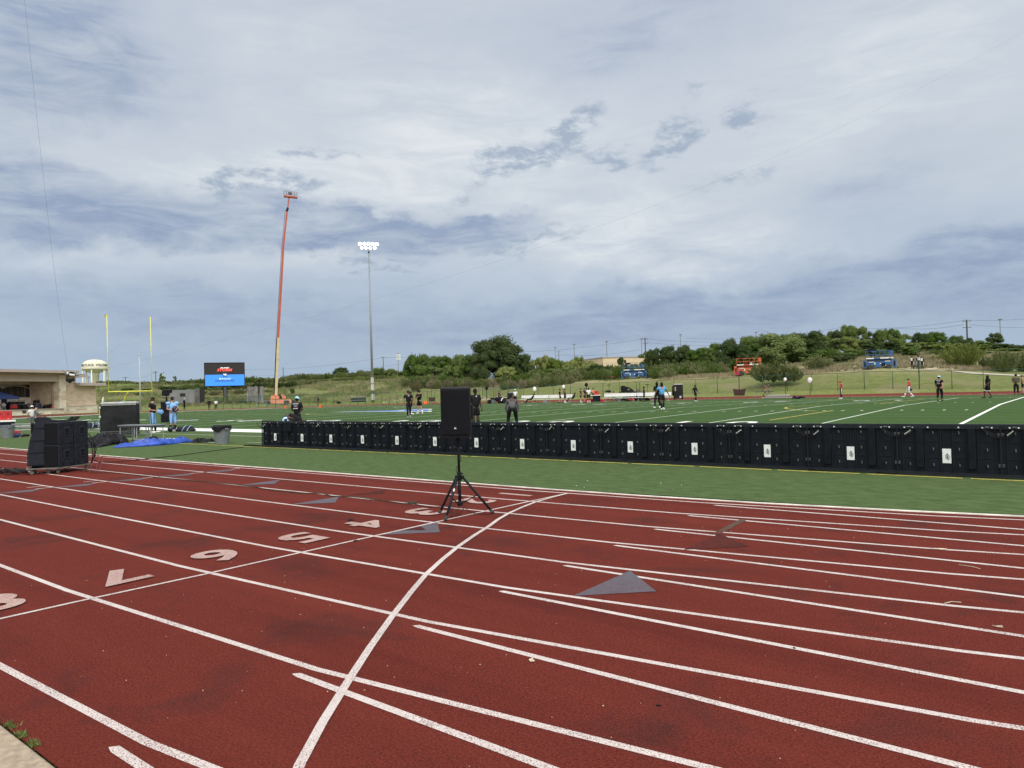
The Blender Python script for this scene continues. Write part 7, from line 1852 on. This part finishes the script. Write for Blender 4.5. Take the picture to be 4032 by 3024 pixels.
# camera stand behind the players, left
p = PL(662, 62); t = thing('camera_platform', 'black boxed camera platform with a covered camera behind the two players', 'platform', p, facecam(p)); t.location.z = .0
MB().box((-.0, 0, .82), (1.05, .8, 1.64), bev=.03).build('black_box', BLKC, t)
m = MB(); m.box((-.15, 0, 2.35), (.55, .4, .45), bev=.1); m.box((.18, 0, 2.45), (.25, .25, .25), bev=.05); m.tube([(-.1, 0, 1.6), (-.1, 0, 2.2)], .07, 8); m.build('camera', BLKC, t)
m = MB(); m.tube([(-.5, -.35, 1.64), (-.5, -.35, 2.05), (.5, -.35, 2.05), (.5, -.35, 1.64)], .025, 6); m.build('rail', GREYM, t)
p = PD(405, 1600, 118); p.z = PD(405, 1585, 118).z; m = MB(); m.box((0, 0, .3), (.18, .1, .4), bev=.05); m.box((.06, 0, .62), (.14, .1, .3), bev=.04); m.tube([(0, 0, .1), (0, 0, -p.z)], .025, 5); o = m.build('bagged_microphone', WHITE, None, loc=p, rz=facecam(p)); tag(o, 'small white bagged object on a stick right of the stage building', 'microphone')

# ------------------------------------------------------------------ vegetation
def leafmat(name, c1, c2, c3):
    m = bpy.data.materials.new(name); m.use_nodes = True; t = m.node_tree; N = NT(t); b = t.nodes['Principled BSDF']
    g = N.n('ShaderNodeNewGeometry'); P = g.outputs['Position']
    a = N.noise(P, .55, 4, .65); f = N.noise(P, 2.6, 3, .7)
    c = N.mix(N.mr(a, .36, .64), c1, c2); c = N.mix(N.mr(f, .42, .68, 0, .75), c, c3)
    oi = N.n('ShaderNodeObjectInfo'); hs = N.n('ShaderNodeHueSaturation'); N.put(hs.inputs['Color'], c)
    N.put(hs.inputs['Value'], N.mr(oi.outputs['Random'], 0, 1, .74, 1.25)); N.put(hs.inputs['Hue'], N.mr(oi.outputs['Random'], 0, 1, .515, .485)); N.put(hs.inputs['Saturation'], N.mr(oi.outputs['Random'], 1, 0, .85, 1.1))
    N.put(b.inputs['Base Color'], hs.outputs[0]); b.inputs['Roughness'].default_value = .75; b.inputs['Specular IOR Level'].default_value = .2
    tl = N.n('ShaderNodeBsdfTranslucent'); N.put(tl.inputs[0], hs.outputs[0]); mx = N.n('ShaderNodeMixShader'); mx.inputs[0].default_value = .25
    t.links.new(b.outputs[0], mx.inputs[1]); t.links.new(tl.outputs[0], mx.inputs[2]); t.links.new(mx.outputs[0], t.nodes['Material Output'].inputs[0])
    return m
LEAF = {'broad': leafmat('leaf_green', (.060, .110, .022), (.115, .175, .038), (.18, .235, .06)),
        'dark': leafmat('leaf_dark', (.028, .055, .014), (.058, .092, .026), (.10, .135, .042)),
        'light': leafmat('leaf_olive', (.115, .165, .030), (.19, .235, .05), (.26, .295, .08)),
        'sage': leafmat('leaf_sage', (.095, .130, .042), (.175, .205, .075), (.25, .27, .12)),
        'dry': leafmat('leaf_dry', (.16, .15, .09), (.23, .21, .12), (.29, .27, .16))}
BARK = mat('bark', (.09, .07, .052), .9, .3, 4)
def crown_mesh(kind, seed, size, n):
    """unit crown: width 1 (x, y in -.5..+.5), height 1"""
    rg = random.Random(seed); V = []; F = []
    def leaf(c, nrm, s, upb=0.0):
        a = nrm.cross(Vector((rg.uniform(-1, 1), rg.uniform(-1, 1), rg.uniform(-1, 1))))
        if a.length < 1e-3: return
        a.normalize(); b = nrm.cross(a).normalized(); o = len(V); s1 = s * rg.uniform(.6, 1.3); s2 = s * rg.uniform(.5, 1.1)
        V.extend([c - a * s1 * .5, c + b * s2 * .45, c + a * s1 * .5, c - b * s2 * .45]); F.append((o, o + 1, o + 2, o + 3))
    if kind == 'shoot':
        npl = 46
        for i in range(npl):
            r = .42 * math.sqrt(rg.random()); a = rg.uniform(0, 6.283); bx_, by_ = r * math.cos(a), r * math.sin(a)
            lean = Vector((bx_ * .75 + rg.uniform(-.05, .05), by_ * .75 + rg.uniform(-.05, .05), 0)); h = rg.uniform(.60, 1.0) * (1 - .75 * r * r / .18 * .5)
            base = Vector((bx_ * .45, by_ * .45, .0)); tip = base + lean + Vector((0, 0, h))
            for j in range(n // npl):
                t = rg.random() ** .62; c = base.lerp(tip, t) ; w = .085 * math.sin(math.pi * min(1, t * .9 + .08)) + .012
                th_ = rg.uniform(0, 6.283); rr = w * math.sqrt(rg.random()); c = c + Vector((math.cos(th_) * rr, math.sin(th_) * rr, rg.uniform(-.02, .03)))
                nrm = Vector((math.cos(th_), math.sin(th_), rg.uniform(-.1, .7))).normalized(); ax = (Vector((lean.x, lean.y, h)).normalized() + Vector((rg.uniform(-.4, .4), rg.uniform(-.4, .4), 0))).normalized()
                b = nrm.cross(ax).normalized(); o = len(V); s1 = size * rg.uniform(.9, 1.9); s2 = size * rg.uniform(.25, .5)
                V.extend([c - b * s2 * .5, c + b * s2 * .5, c + ax * s1]); F.append((o, o + 1, o + 2))
    else:
        nl = {'round': 30, 'tall': 22, 'loose': 20}[kind]; lobes = []
        for i in range(nl):
            if kind == 'tall': z = rg.uniform(.12, .9); rr = .36 * (1 - z) ** .7 + .05; L = rg.uniform(.10, .17) * (1.25 - z)
            else: z = rg.uniform(.16, .84); rr = .40 * math.sqrt(max(.02, 1 - ((z - .40) / .60) ** 2)); L = rg.uniform(.12, .20)
            a = rg.uniform(0, 6.283); q_ = math.sqrt(rg.random()) * .95 * max(.04, rr - L * .45)
            if i % 3: q_ = max(.02, rr - L * .35)
            lobes.append((Vector((q_ * math.cos(a), q_ * math.sin(a), z)), L * (1 if kind != 'loose' else .85)))
        tot = sum(l * l for _, l in lobes)
        for c, L in lobes:
            for j in range(int(n * L * L / tot)):
                u = rg.uniform(-.55, 1); ph = rg.uniform(0, 6.283); sr = math.sqrt(max(0, 1 - u * u)); d = Vector((sr * math.cos(ph), sr * math.sin(ph), u))
                rad = L * (rg.random() ** .22) * (1 + .30 * noise.noise(d * 3.0 + c * 9)); p_ = c + Vector((d.x, d.y, d.z * .85)) * rad
                nrm = (d + Vector((rg.uniform(-.7, .7), rg.uniform(-.7, .7), rg.uniform(-.3, .9)))).normalized(); leaf(p_, nrm, size)
        for j in range(int(n * .012)):       # stray twigs for a ragged outline
            c, L = lobes[rg.randrange(nl)]; d = Vector((rg.uniform(-1, 1), rg.uniform(-1, 1), rg.uniform(0, 1))).normalized()
            for k in range(4): leaf(c + d * L * (1.0 + .10 * k), d, size * .8)
        # inner mass so the crown is not see-through
        for c, L in lobes:
            o = len(V); 
            for i in range(4):
                for k in range(6):
                    th_ = math.pi * (i + .5) / 4; ph = 2 * math.pi * k / 6; V.append(c + Vector((math.sin(th_) * math.cos(ph), math.sin(th_) * math.sin(ph), math.cos(th_) * .85)) * L * .72)
            for i in range(3):
                for k in range(6): F.append((o + i * 6 + k, o + i * 6 + (k + 1) % 6, o + (i + 1) * 6 + (k + 1) % 6, o + (i + 1) * 6 + k))
            F.append(tuple(o + k for k in range(6))); F.append(tuple(o + 18 + k for k in range(6)))
    me = bpy.data.meshes.new('crown'); me.from_pydata(V, [], F); me.update(); return me
CR = {}
for kind in ('round', 'tall', 'loose', 'shoot'):
    for cls, size, n in (('s', .085, 2600), ('m', .045, 8000), ('l', .028, 19000)):
        if kind == 'tall' and cls == 'l': continue
        for v in range(3 if cls != 'l' else 2): CR[kind, cls, v] = crown_mesh(kind, hash((kind, cls, v)) % 1000 if False else ord(kind[0]) * 31 + ord(cls) * 7 + v, size if kind != 'shoot' else size * .9, n if kind != 'shoot' else int(n * 1.3))
COL = {}
def trunk_mesh(kind, v):
    rg = random.Random(v + 50); m = MB()
    if kind == 'shoot':
        for k in range(16):
            a = rg.uniform(0, 6.283); r = rg.uniform(.1, .40); m.tube([(0.03 * math.cos(a), .03 * math.sin(a), -.05), (r * .5 * math.cos(a), r * .5 * math.sin(a), .22), (r * math.cos(a), r * math.sin(a), .5)], [.011, .008, .004], 4)
    else:
        m.tube([(0, 0, -.12), (.005, 0, .15), (.01, .01, .45), (0, .0, .7)], [.030, .024, .018, .008], 7)
        for k in range(7):
            a = rg.uniform(0, 6.283); z = rg.uniform(.12, .45); r = rg.uniform(.18, .36); m.tube([(0, 0, z), (r * .5 * math.cos(a), r * .5 * math.sin(a), z + .12), (r * math.cos(a), r * math.sin(a), z + .28)], [.014, .009, .004], 5)
    me = bpy.data.meshes.new('trunk'); me.from_pydata([tuple(v_) for v_ in m.v], [], m.f); me.materials.append(BARK); me.update(); return me
TR = {(k, v): trunk_mesh(k, v) for k in ('shoot', 'round') for v in range(3)}
MCOL = {}
tree_rng = random.Random(11)
def tree(px, top, wpx, d, shape, col, label, name='tree', group=None, cat=None, sink=.25, base=None):
    p = TG(px, d); zt = PD(px, top, d).z; zb_ = (p.z if base is None else PD(px, base, d).z) - sink
    h = max(.8, zt - zb_) * (1.13 if shape == 'shoot' else 1.06); w = wpx * d / F_PX * CT(px) ** 1.5
    cls = 's' if h < 3.4 else ('m' if h < 8.5 or shape == 'tall' else 'l'); v = tree_rng.randrange(3 if cls != 'l' else 2)
    key = (shape, cls, v, col)
    if key not in MCOL:
        me = CR[shape, cls, v].copy(); me.materials.append(LEAF[col]); MCOL[key] = me
    t = thing(name, label, cat or ('bush' if name in ('bush', 'shrub') else 'tree'), (p.x, p.y, zb_), tree_rng.uniform(0, 6.28), group); t.scale = (w, w, h)
    c = bpy.data.objects.new('crown', MCOL[key]); C.objects.link(c); c.parent = t
    k = bpy.data.objects.new('trunk', TR['shoot' if shape == 'shoot' else 'round', v]); C.objects.link(k); k.parent = t
    return t
def ip(prof_, x):
    for (a, ya), (b, yb) in zip(prof_, prof_[1:]):
        if a <= x <= b: return ya + (yb - ya) * (x - a) / (b - a)
    return prof_[0][1] if x < prof_[0][0] else prof_[-1][1]
def row(profile, d0, d1, step, w0, w1, shapes, cols, label, name, group, jit=6, x0=None, x1=None, skip=None, base=None):
    x = profile[0][0] if x0 is None else x0; xe = profile[-1][0] if x1 is None else x1
    while x <= xe:
        xx = x + tree_rng.uniform(-.3, .3) * step
        if not (skip and skip(xx)):
            tree(xx, ip(profile, xx) + tree_rng.uniform(-.2, 1) * jit, tree_rng.uniform(w0, w1), tree_rng.uniform(d0, d1), tree_rng.choice(shapes), tree_rng.choice(cols), label, name, group, base=base)
        x += step
SK = [(2560, 1378), (2616, 1365), (2695, 1362), (2718, 1380), (2757, 1369), (2811, 1361), (2877, 1334), (2937, 1318), (3000, 1328), (3064, 1320), (3095, 1317), (3127, 1306), (3190, 1304), (3232, 1318), (3254, 1309), (3317, 1284), (3349, 1274), (3396, 1280), (3433, 1302), (3468, 1302), (3500, 1284), (3538, 1295), (3569, 1314), (3601, 1308), (3648, 1310), (3680, 1300), (3743, 1308), (3781, 1321), (3838, 1340), (3900, 1345), (3981, 1349), (4032, 1352), (4200, 1355)]
# right hand wood: back, middle and low rows
row(SK, 196, 225, 46, 72, 110, ['round', 'round', 'loose'], ['dark', 'broad', 'broad'], 'leafy green tree in the dense back row of the wood on the right-hand hill', 'tree', 'back row of the wood on the hill', 7, skip=lambda x: 2640 < x < 2665)
MID = [(2840, 1372), (2960, 1350), (3100, 1345), (3240, 1345), (3340, 1318), (3420, 1330), (3560, 1335), (3700, 1335), (3800, 1350), (3900, 1365), (4032, 1372), (4200, 1375)]
row(MID, 172, 190, 50, 76, 118, ['round', 'loose', 'round'], ['broad', 'light', 'dark', 'broad'], 'tree in the middle row of the wood on the right-hand hill', 'tree', 'middle row of the wood on the hill', 14)
LOW = [(2860, 1398), (3000, 1385), (3150, 1385), (3300, 1368), (3420, 1368), (3560, 1366), (3700, 1368), (3850, 1382), (4032, 1395), (4200, 1400)]
row(LOW, 150, 166, 52, 80, 120, ['round', 'loose', 'shoot'], ['broad', 'sage', 'dark', 'broad'], 'low tree at the front of the wood on the right-hand hill', 'tree', 'front row of the wood on the hill', 12)
tree(3922, 1311, 78, 215, 'round', 'dark', 'small round dark tree standing out above the wood at the far right')
tree(3075, 1317, 215, 150, 'round', 'broad', 'large broad dark green tree just right of the orange lift', sink=.6)
tree(3190, 1308, 130, 170, 'round', 'dark', 'dark grey-green tree behind the big tree right of the orange lift')
tree(2890, 1352, 150, 165, 'round', 'dark', 'dark rounded tree behind the orange scissor lift')
tree(2965, 1335, 130, 175, 'round', 'broad', 'green tree behind the right end of the orange scissor lift')
# big bush in front on the slope and its neighbours
for px, top, w, d in ((3000, 1436, 110, 112.5), (3045, 1428, 120, 113.5), (3095, 1430, 110, 113), (3128, 1450, 70, 112)): tree(px, top, w * 1.05, d, 'shoot', 'sage', 'part of the large green bush on the mown slope beside the orange lift', 'bush', 'large bush on the mown slope', sink=.15, base=1497)
tree(3215, 1403, 110, 126, 'shoot', 'sage', 'grey-green bush with pale bare twigs right of the large bush', 'bush', sink=.2)
tree(3255, 1412, 80, 132, 'shoot', 'sage', 'sage bush behind the grey-green bush', 'bush')
tree(3330, 1388, 100, 142, 'round', 'dark', 'dark low tree left of the right-hand blue lift')
tree(3792, 1350, 175, 128, 'shoot', 'light', 'upright light green bush with fanned stems above the pale path', 'bush', sink=.1)
tree(3955, 1378, 130, 122, 'shoot', 'sage', 'dense sage green bush at the right above the pale path', 'bush', sink=.1)
tree(4040, 1395, 120, 124, 'shoot', 'sage', 'sage green bush cut off by the right edge of the photo', 'bush', sink=.1)
tree(3890, 1405, 70, 130, 'shoot', 'sage', 'small sage bush between the two large bushes on the right', 'bush'); tree(3700, 1400, 90, 140, 'shoot', 'light', 'small light green bush behind the officials on the path', 'bush')
# between the beige building and orange lift
row([(2560, 1432), (2640, 1424), (2750, 1422), (2870, 1428), (2905, 1430)], 150, 160, 30, 62, 88, ['shoot'], ['sage', 'broad', 'sage'], 'sage green bush in the thicket between the blue lift and orange lift', 'bush', 'thicket between the two lifts', 8)
row([(2590, 1446), (2700, 1440), (2885, 1440)], 140, 147, 34, 56, 80, ['shoot'], ['sage', 'broad'], 'low bush at the front of the thicket between the two lifts', 'bush', 'front of the thicket between the two lifts', 8)
tree(2572, 1374, 66, 190, 'loose', 'dark', 'small dark airy tree right of the large utility pole'); tree(2640, 1362, 84, 185, 'round', 'dark', 'dark round tree right of the small airy tree'); tree(2694, 1361, 70, 185, 'round', 'dark', 'dark tree beside the thin street lamp')
tree(2452, 1404, 48, 200, 'loose', 'dark', 'small dark tree against the wall of the beige building'); tree(2745, 1374, 90, 180, 'round', 'broad', 'green tree at the right end of the beige building')
# centre: behind and left of the blue lift
row([(2080, 1418), (2130, 1400), (2160, 1400), (2192, 1414), (2246, 1422), (2275, 1403), (2303, 1405), (2330, 1420)], 195, 210, 26, 60, 84, ['round', 'loose'], ['light', 'broad', 'light'], 'light green tree in the row between the big oak and the beige building', 'tree', 'light green trees right of the big oak', 6)
row([(2100, 1450), (2200, 1448), (2300, 1440), (2400, 1432), (2470, 1430), (2540, 1430)], 176, 186, 30, 62, 86, ['shoot', 'round'], ['sage', 'broad', 'sage'], 'bush in the thicket behind the blue lift by the beige building', 'bush', 'thicket behind the middle blue lift', 8)
row([(1990, 1478), (2100, 1468), (2200, 1462), (2300, 1456), (2380, 1452), (2440, 1462)], 160, 168, 26, 50, 74, ['shoot'], ['sage', 'sage', 'broad'], 'sage bush along the top of the mown slope left of the blue lift', 'bush', 'sage bushes on the crest left of the blue lift', 8)
row([(1990, 1498), (2100, 1488), (2200, 1482), (2250, 1480)], 152, 157, 28, 44, 62, ['shoot'], ['sage', 'dry'], 'pale feathery bush at the foot of the thicket right of the big oak', 'bush', 'pale bushes at the foot of the thicket', 6)
tree(2345, 1436, 90, 172, 'round', 'dark', 'dark round bush on the crest left of the people in red', 'bush'); tree(2385, 1442, 70, 172, 'round', 'dark', 'small dark bush right behind the people in red', 'bush')
# big oak and the trees left of it
tree(1968, 1334, 262, 190, 'round', 'dark', 'huge dark rounded oak in the middle of the tree line', sink=.8); tree(1905, 1380, 120, 186, 'round', 'dark', 'lower left part of the oak clump, a dark tree leaning on the big oak'); tree(2055, 1395, 110, 186, 'round', 'dark', 'dark tree against the right side of the big oak')
tree(1995, 1445, 100, 174, 'round', 'light', 'yellow-green rounded tree in front of the big oak')
for px, top, w, dd_ in ((1632, 1400, 92, 196), (1688, 1398, 100, 200), (1745, 1402, 96, 198), (1800, 1396, 100, 200), (1850, 1398, 90, 196), (1660, 1440, 90, 188), (1720, 1442, 96, 188), (1780, 1440, 96, 188), (1840, 1438, 90, 188)): tree(px, top, w, dd_, 'round', 'broad', 'green tree in the close group left of the big oak', 'tree', 'close group of trees left of the big oak')
row([(1600, 1480), (1700, 1478), (1800, 1482), (1900, 1486), (2000, 1492)], 178, 184, 22, 44, 64, ['shoot'], ['sage', 'sage', 'broad'], 'sage green bush in the band below the trees left of the loudspeaker', 'bush', 'sage bushes below the tree group', 8)
row([(1640, 1492), (1800, 1494), (1990, 1500)], 170, 175, 30, 40, 56, ['shoot'], ['sage', 'dry'], 'pale grassy bush at the edge of the mown slope left of the loudspeaker', 'bush', 'pale bushes at the edge of the mown slope', 6)
# left hand ridge
LS = [(400, 1502), (450, 1500), (520, 1506), (600, 1502), (690, 1498), (740, 1493), (800, 1490), (900, 1488), (970, 1484), (1040, 1486), (1090, 1490), (1130, 1480), (1180, 1474), (1230, 1470), (1300, 1467), (1400, 1462), (1450, 1458), (1520, 1452), (1600, 1462)]
row(LS, 252, 266, 17, 46, 70, ['shoot', 'round', 'shoot'], ['sage', 'broad', 'sage'], 'sage green bush on the skyline of the left-hand ridge', 'bush', 'bushes on the skyline of the left-hand ridge', 5)
row([(a, b + 20) for a, b in LS], 234, 244, 25, 48, 72, ['shoot', 'round'], ['sage', 'broad', 'light', 'sage'], 'bush just below the skyline of the left-hand ridge', 'bush', 'bushes below the skyline of the left-hand ridge', 8, x0=620)
row([(640, 1520), (900, 1508), (1100, 1505), (1250, 1500)], 222, 230, 34, 46, 70, ['shoot', 'round'], ['broad', 'sage', 'dark'], 'bush halfway up the slope behind the video screen', 'bush', 'bushes behind the video screen', 10)
row([(800, 1535), (1000, 1532), (1060, 1535)], 212, 218, 36, 44, 60, ['shoot'], ['sage', 'dry'], 'pale bush low on the slope behind the video screen', 'bush', 'low pale bushes behind the video screen', 8)
tree(640, 1464, 40, 262, 'tall', 'broad', 'pointed tree on the ridge right of the goal post'); tree(688, 1478, 30, 262, 'tall', 'broad', 'smaller pointed tree on the ridge right of the goal post'); tree(425, 1496, 30, 250, 'tall', 'broad', 'pointed bush beside the stage building roof', 'bush')
tree(1345, 1447, 76, 262, 'round', 'dark', 'dark rounded tree on the ridge between the boom lift and floodlight mast'); tree(1495, 1448, 70, 250, 'round', 'broad', 'green tree on the ridge just right of the floodlight mast'); tree(1545, 1452, 60, 250, 'round', 'broad', 'lower green tree on the ridge right of the floodlight mast')
for px, top, w, d_, l in ((457, 1548, 34, 214, 'small dark bush on the grassy slope left of the goal post gooseneck'), (500, 1528, 54, 222, 'bush on the slope behind the crossbar of the goal post'), (575, 1530, 50, 222, 'dark bush on the slope under the right upright'), (430, 1550, 30, 216, 'small bush near the corner of the stage building'), (1150, 1529, 20, 206, 'small dark lone bush on the green slope right of the boom lift'), (540, 1550, 40, 212, 'low bush on the slope near the white pole')): tree(px, top, w, d_, 'round', 'dark' if px == 1150 else 'broad', l, 'bush')
# pale path on the slope
PATHM = mat('gravel_path', (.50, .46, .38), .9, .15, 1.5)
m = MB(); cpath = [(3540, 119.2), (3600, 118.4), (3660, 117.8), (3740, 116.8), (3820, 116.0), (3900, 115.4), (4032, 114.6), (4300, 113)]
for px, d in cpath:
    for dd_ in (d + 1.0, d - 1.0):
        p = TG(px, dd_); m.v.append((p.x, p.y, p.z + .06))
for i in range(len(cpath) - 1): m.f.append((2 * i, 2 * i + 1, 2 * i + 3, 2 * i + 2)); m.mi.append(0)
o = m.build('path', PATHM, fix=False); tag(o, 'pale gravel path along the slope', kind='structure')
# rough grass on the slopes
def grassmat(name, c1, c2):
    m = mat(name, c1, .9, .1, .5, col2=c2); return m
def tufts(name, n, pxr, dr, cond, hr, mtl, label, seed):
    rg = random.Random(seed); m = MB(); k = 0
    while k < n:
        px = rg.uniform(*pxr); d = rg.uniform(*dr); p = TG(px, d)
        k += 1
        if not cond(px, d, p.z) or noise.noise(Vector((p.x * .13, p.y * .13, seed))) < -.12: continue
        for j in range(5):
            x, y = p.x + rg.gauss(0, .22), p.y + rg.gauss(0, .22); h = rg.uniform(*hr); a = rg.uniform(0, 6.28); w = rg.uniform(.03, .07); l = h * .4
            m.add([(x - math.cos(a) * w, y - math.sin(a) * w, p.z - .05), (x + math.cos(a) * w, y + math.sin(a) * w, p.z - .05), (x + rg.uniform(-l, l), y + rg.uniform(-l, l), p.z + h)], [(0, 1, 2)])
    o = m.build(name, mtl, fix=False); tag(o, label, kind='stuff')
GRN = grassmat('tall_grass_green', (.075, .110, .030), (.150, .175, .062)); DRYG = grassmat('tall_grass_dry', (.19, .165, .095), (.33, .27, .17)); 
tufts('wild_grass', 22000, (380, 1980), (172, 262), lambda px, d, z: z > .25, (.25, .75), GRN, 'rough green grass on the left-hand slopes', 1)
tufts('dry_grass', 9000, (380, 2050), (158, 262), lambda px, d, z: z > .4, (.3, .9), DRYG, 'dry pale grass stalks on the left-hand slopes', 2)
tufts('dry_grass', 14000, (2600, 4150), (119, 165), lambda px, d, z: z > 2.7 and not (3500 < px and d < 121), (.2, .7), DRYG, 'dry pale grass above the crest on the right', 3)
tufts('wild_grass', 9000, (2000, 4150), (119, 175), lambda px, d, z: z > 3.2 and not (3500 < px and d < 121), (.2, .6), GRN, 'rough green grass above the crest on the right', 4)
ROCK = mat('pale_rock', (.42, .36, .27), .9, .3, 1.5)
rg = random.Random(9); m = MB()
for (pxa, pxb, da, db, n) in ((3290, 3400, 119, 132, 60), (3545, 3760, 121, 135, 90), (1860, 2010, 133, 142, 60), (2510, 2600, 148, 156, 30), (2600, 2660, 148, 154, 20), (1500, 1660, 152, 160, 20)):
    for _ in range(n):
        p = TG(rg.uniform(pxa, pxb), rg.uniform(da, db)); m.sphere((p.x, p.y, p.z), rg.uniform(.08, .35), 6, 4, 1.3, 1, .5)
o = m.build('rocks', ROCK); tag(o, 'scattered pale stones and bare earth on the slope', kind='stuff')
# small litter on the track and turf
LEAFL = mat('dry_leaf', (.55, .48, .36), .8, .3, 60); DKL = mat('dark_debris', (.012, .010, .010), .9)
def scrap(px, py, w, label, mtl, name='dry_leaf', cat='leaf', seed=0, h=.008):
    p = G(px, py); rg = random.Random(seed + int(px)); m = MB(); n = 9; top = []; 
    for i in range(n): a = 2 * math.pi * i / n; r = w * rg.uniform(.3, .6); top.append((math.cos(a) * r * 1.3, math.sin(a) * r * .55))
    m.prism(top, .004, h); o = m.build(name, mtl, None, loc=(p.x, p.y, 0.002), rz=rg.uniform(0, 3)); tag(o, label, cat)
scrap(2094, 2603, .055, 'pale dry leaf on the red track between the two middle double lines', LEAFL); scrap(3700, 2164, .10, 'pale crumpled leaf lying on a lane line at the right', LEAFL)
scrap(2593, 2783, .022, 'tiny dark crumb on the red track near the lower middle', DKL, 'debris', 'debris'); scrap(3128, 2556, .02, 'tiny dark crumb on a white line at the lower right', DKL, 'debris', 'debris')
scrap(1382, 2049, .13, 'dark scrap above the number four', DKL, 'debris', 'debris'); scrap(1400, 2131, .07, 'dark scrap between numbers four and five', DKL, 'debris', 'debris')
def twig(pts, label):
    m = MB(); m.tube([G(*p) + Vector((0, 0, .010)) for p in pts], .0032, 5); o = m.build('twig', LEAFL, None, True); tag(o, label, 'twig')
twig([(3776, 2228), (3832, 2236), (3860, 2244)], 'thin pale twig on the track at the right, uppermost of three'); twig([(3718, 2381), (3748, 2374), (3785, 2377)], 'forked pale twig on the track at the right, middle one of three'); twig([(3907, 2468), (3930, 2474), (3948, 2475), (3946, 2470), (3922, 2471)], 'looped pale twig on the track at the right, lowest of three')
rg = random.Random(21); m = MB()
for _ in range(260):
    x, y = rg.uniform(-9, 0), rg.uniform(1.6, 9.3)
    if rg.random() < math.hypot(x, y) / 16: continue
    r = rg.uniform(.0018, .0042); m.sphere((x, y, r * .6), r, 5, 3, 1.2, 1, .8)
o = m.build('grit', LEAFL); tag(o, 'pale grit scattered on the red track', kind='stuff')
m = MB()
for _ in range(6):
    px, py = rg.uniform(2200, 2700), rg.uniform(1880, 1950); p = G(px, py)
    if p.y < 9.95 or p.y > 13.4: continue
    r = rg.uniform(.004, .009); m.sphere((p.x, p.y, .022 + r * .5), r, 5, 3, 1.4, 1, .6)
o = m.build('turf_litter', LABW); tag(o, 'small white specks on the turf', kind='stuff')
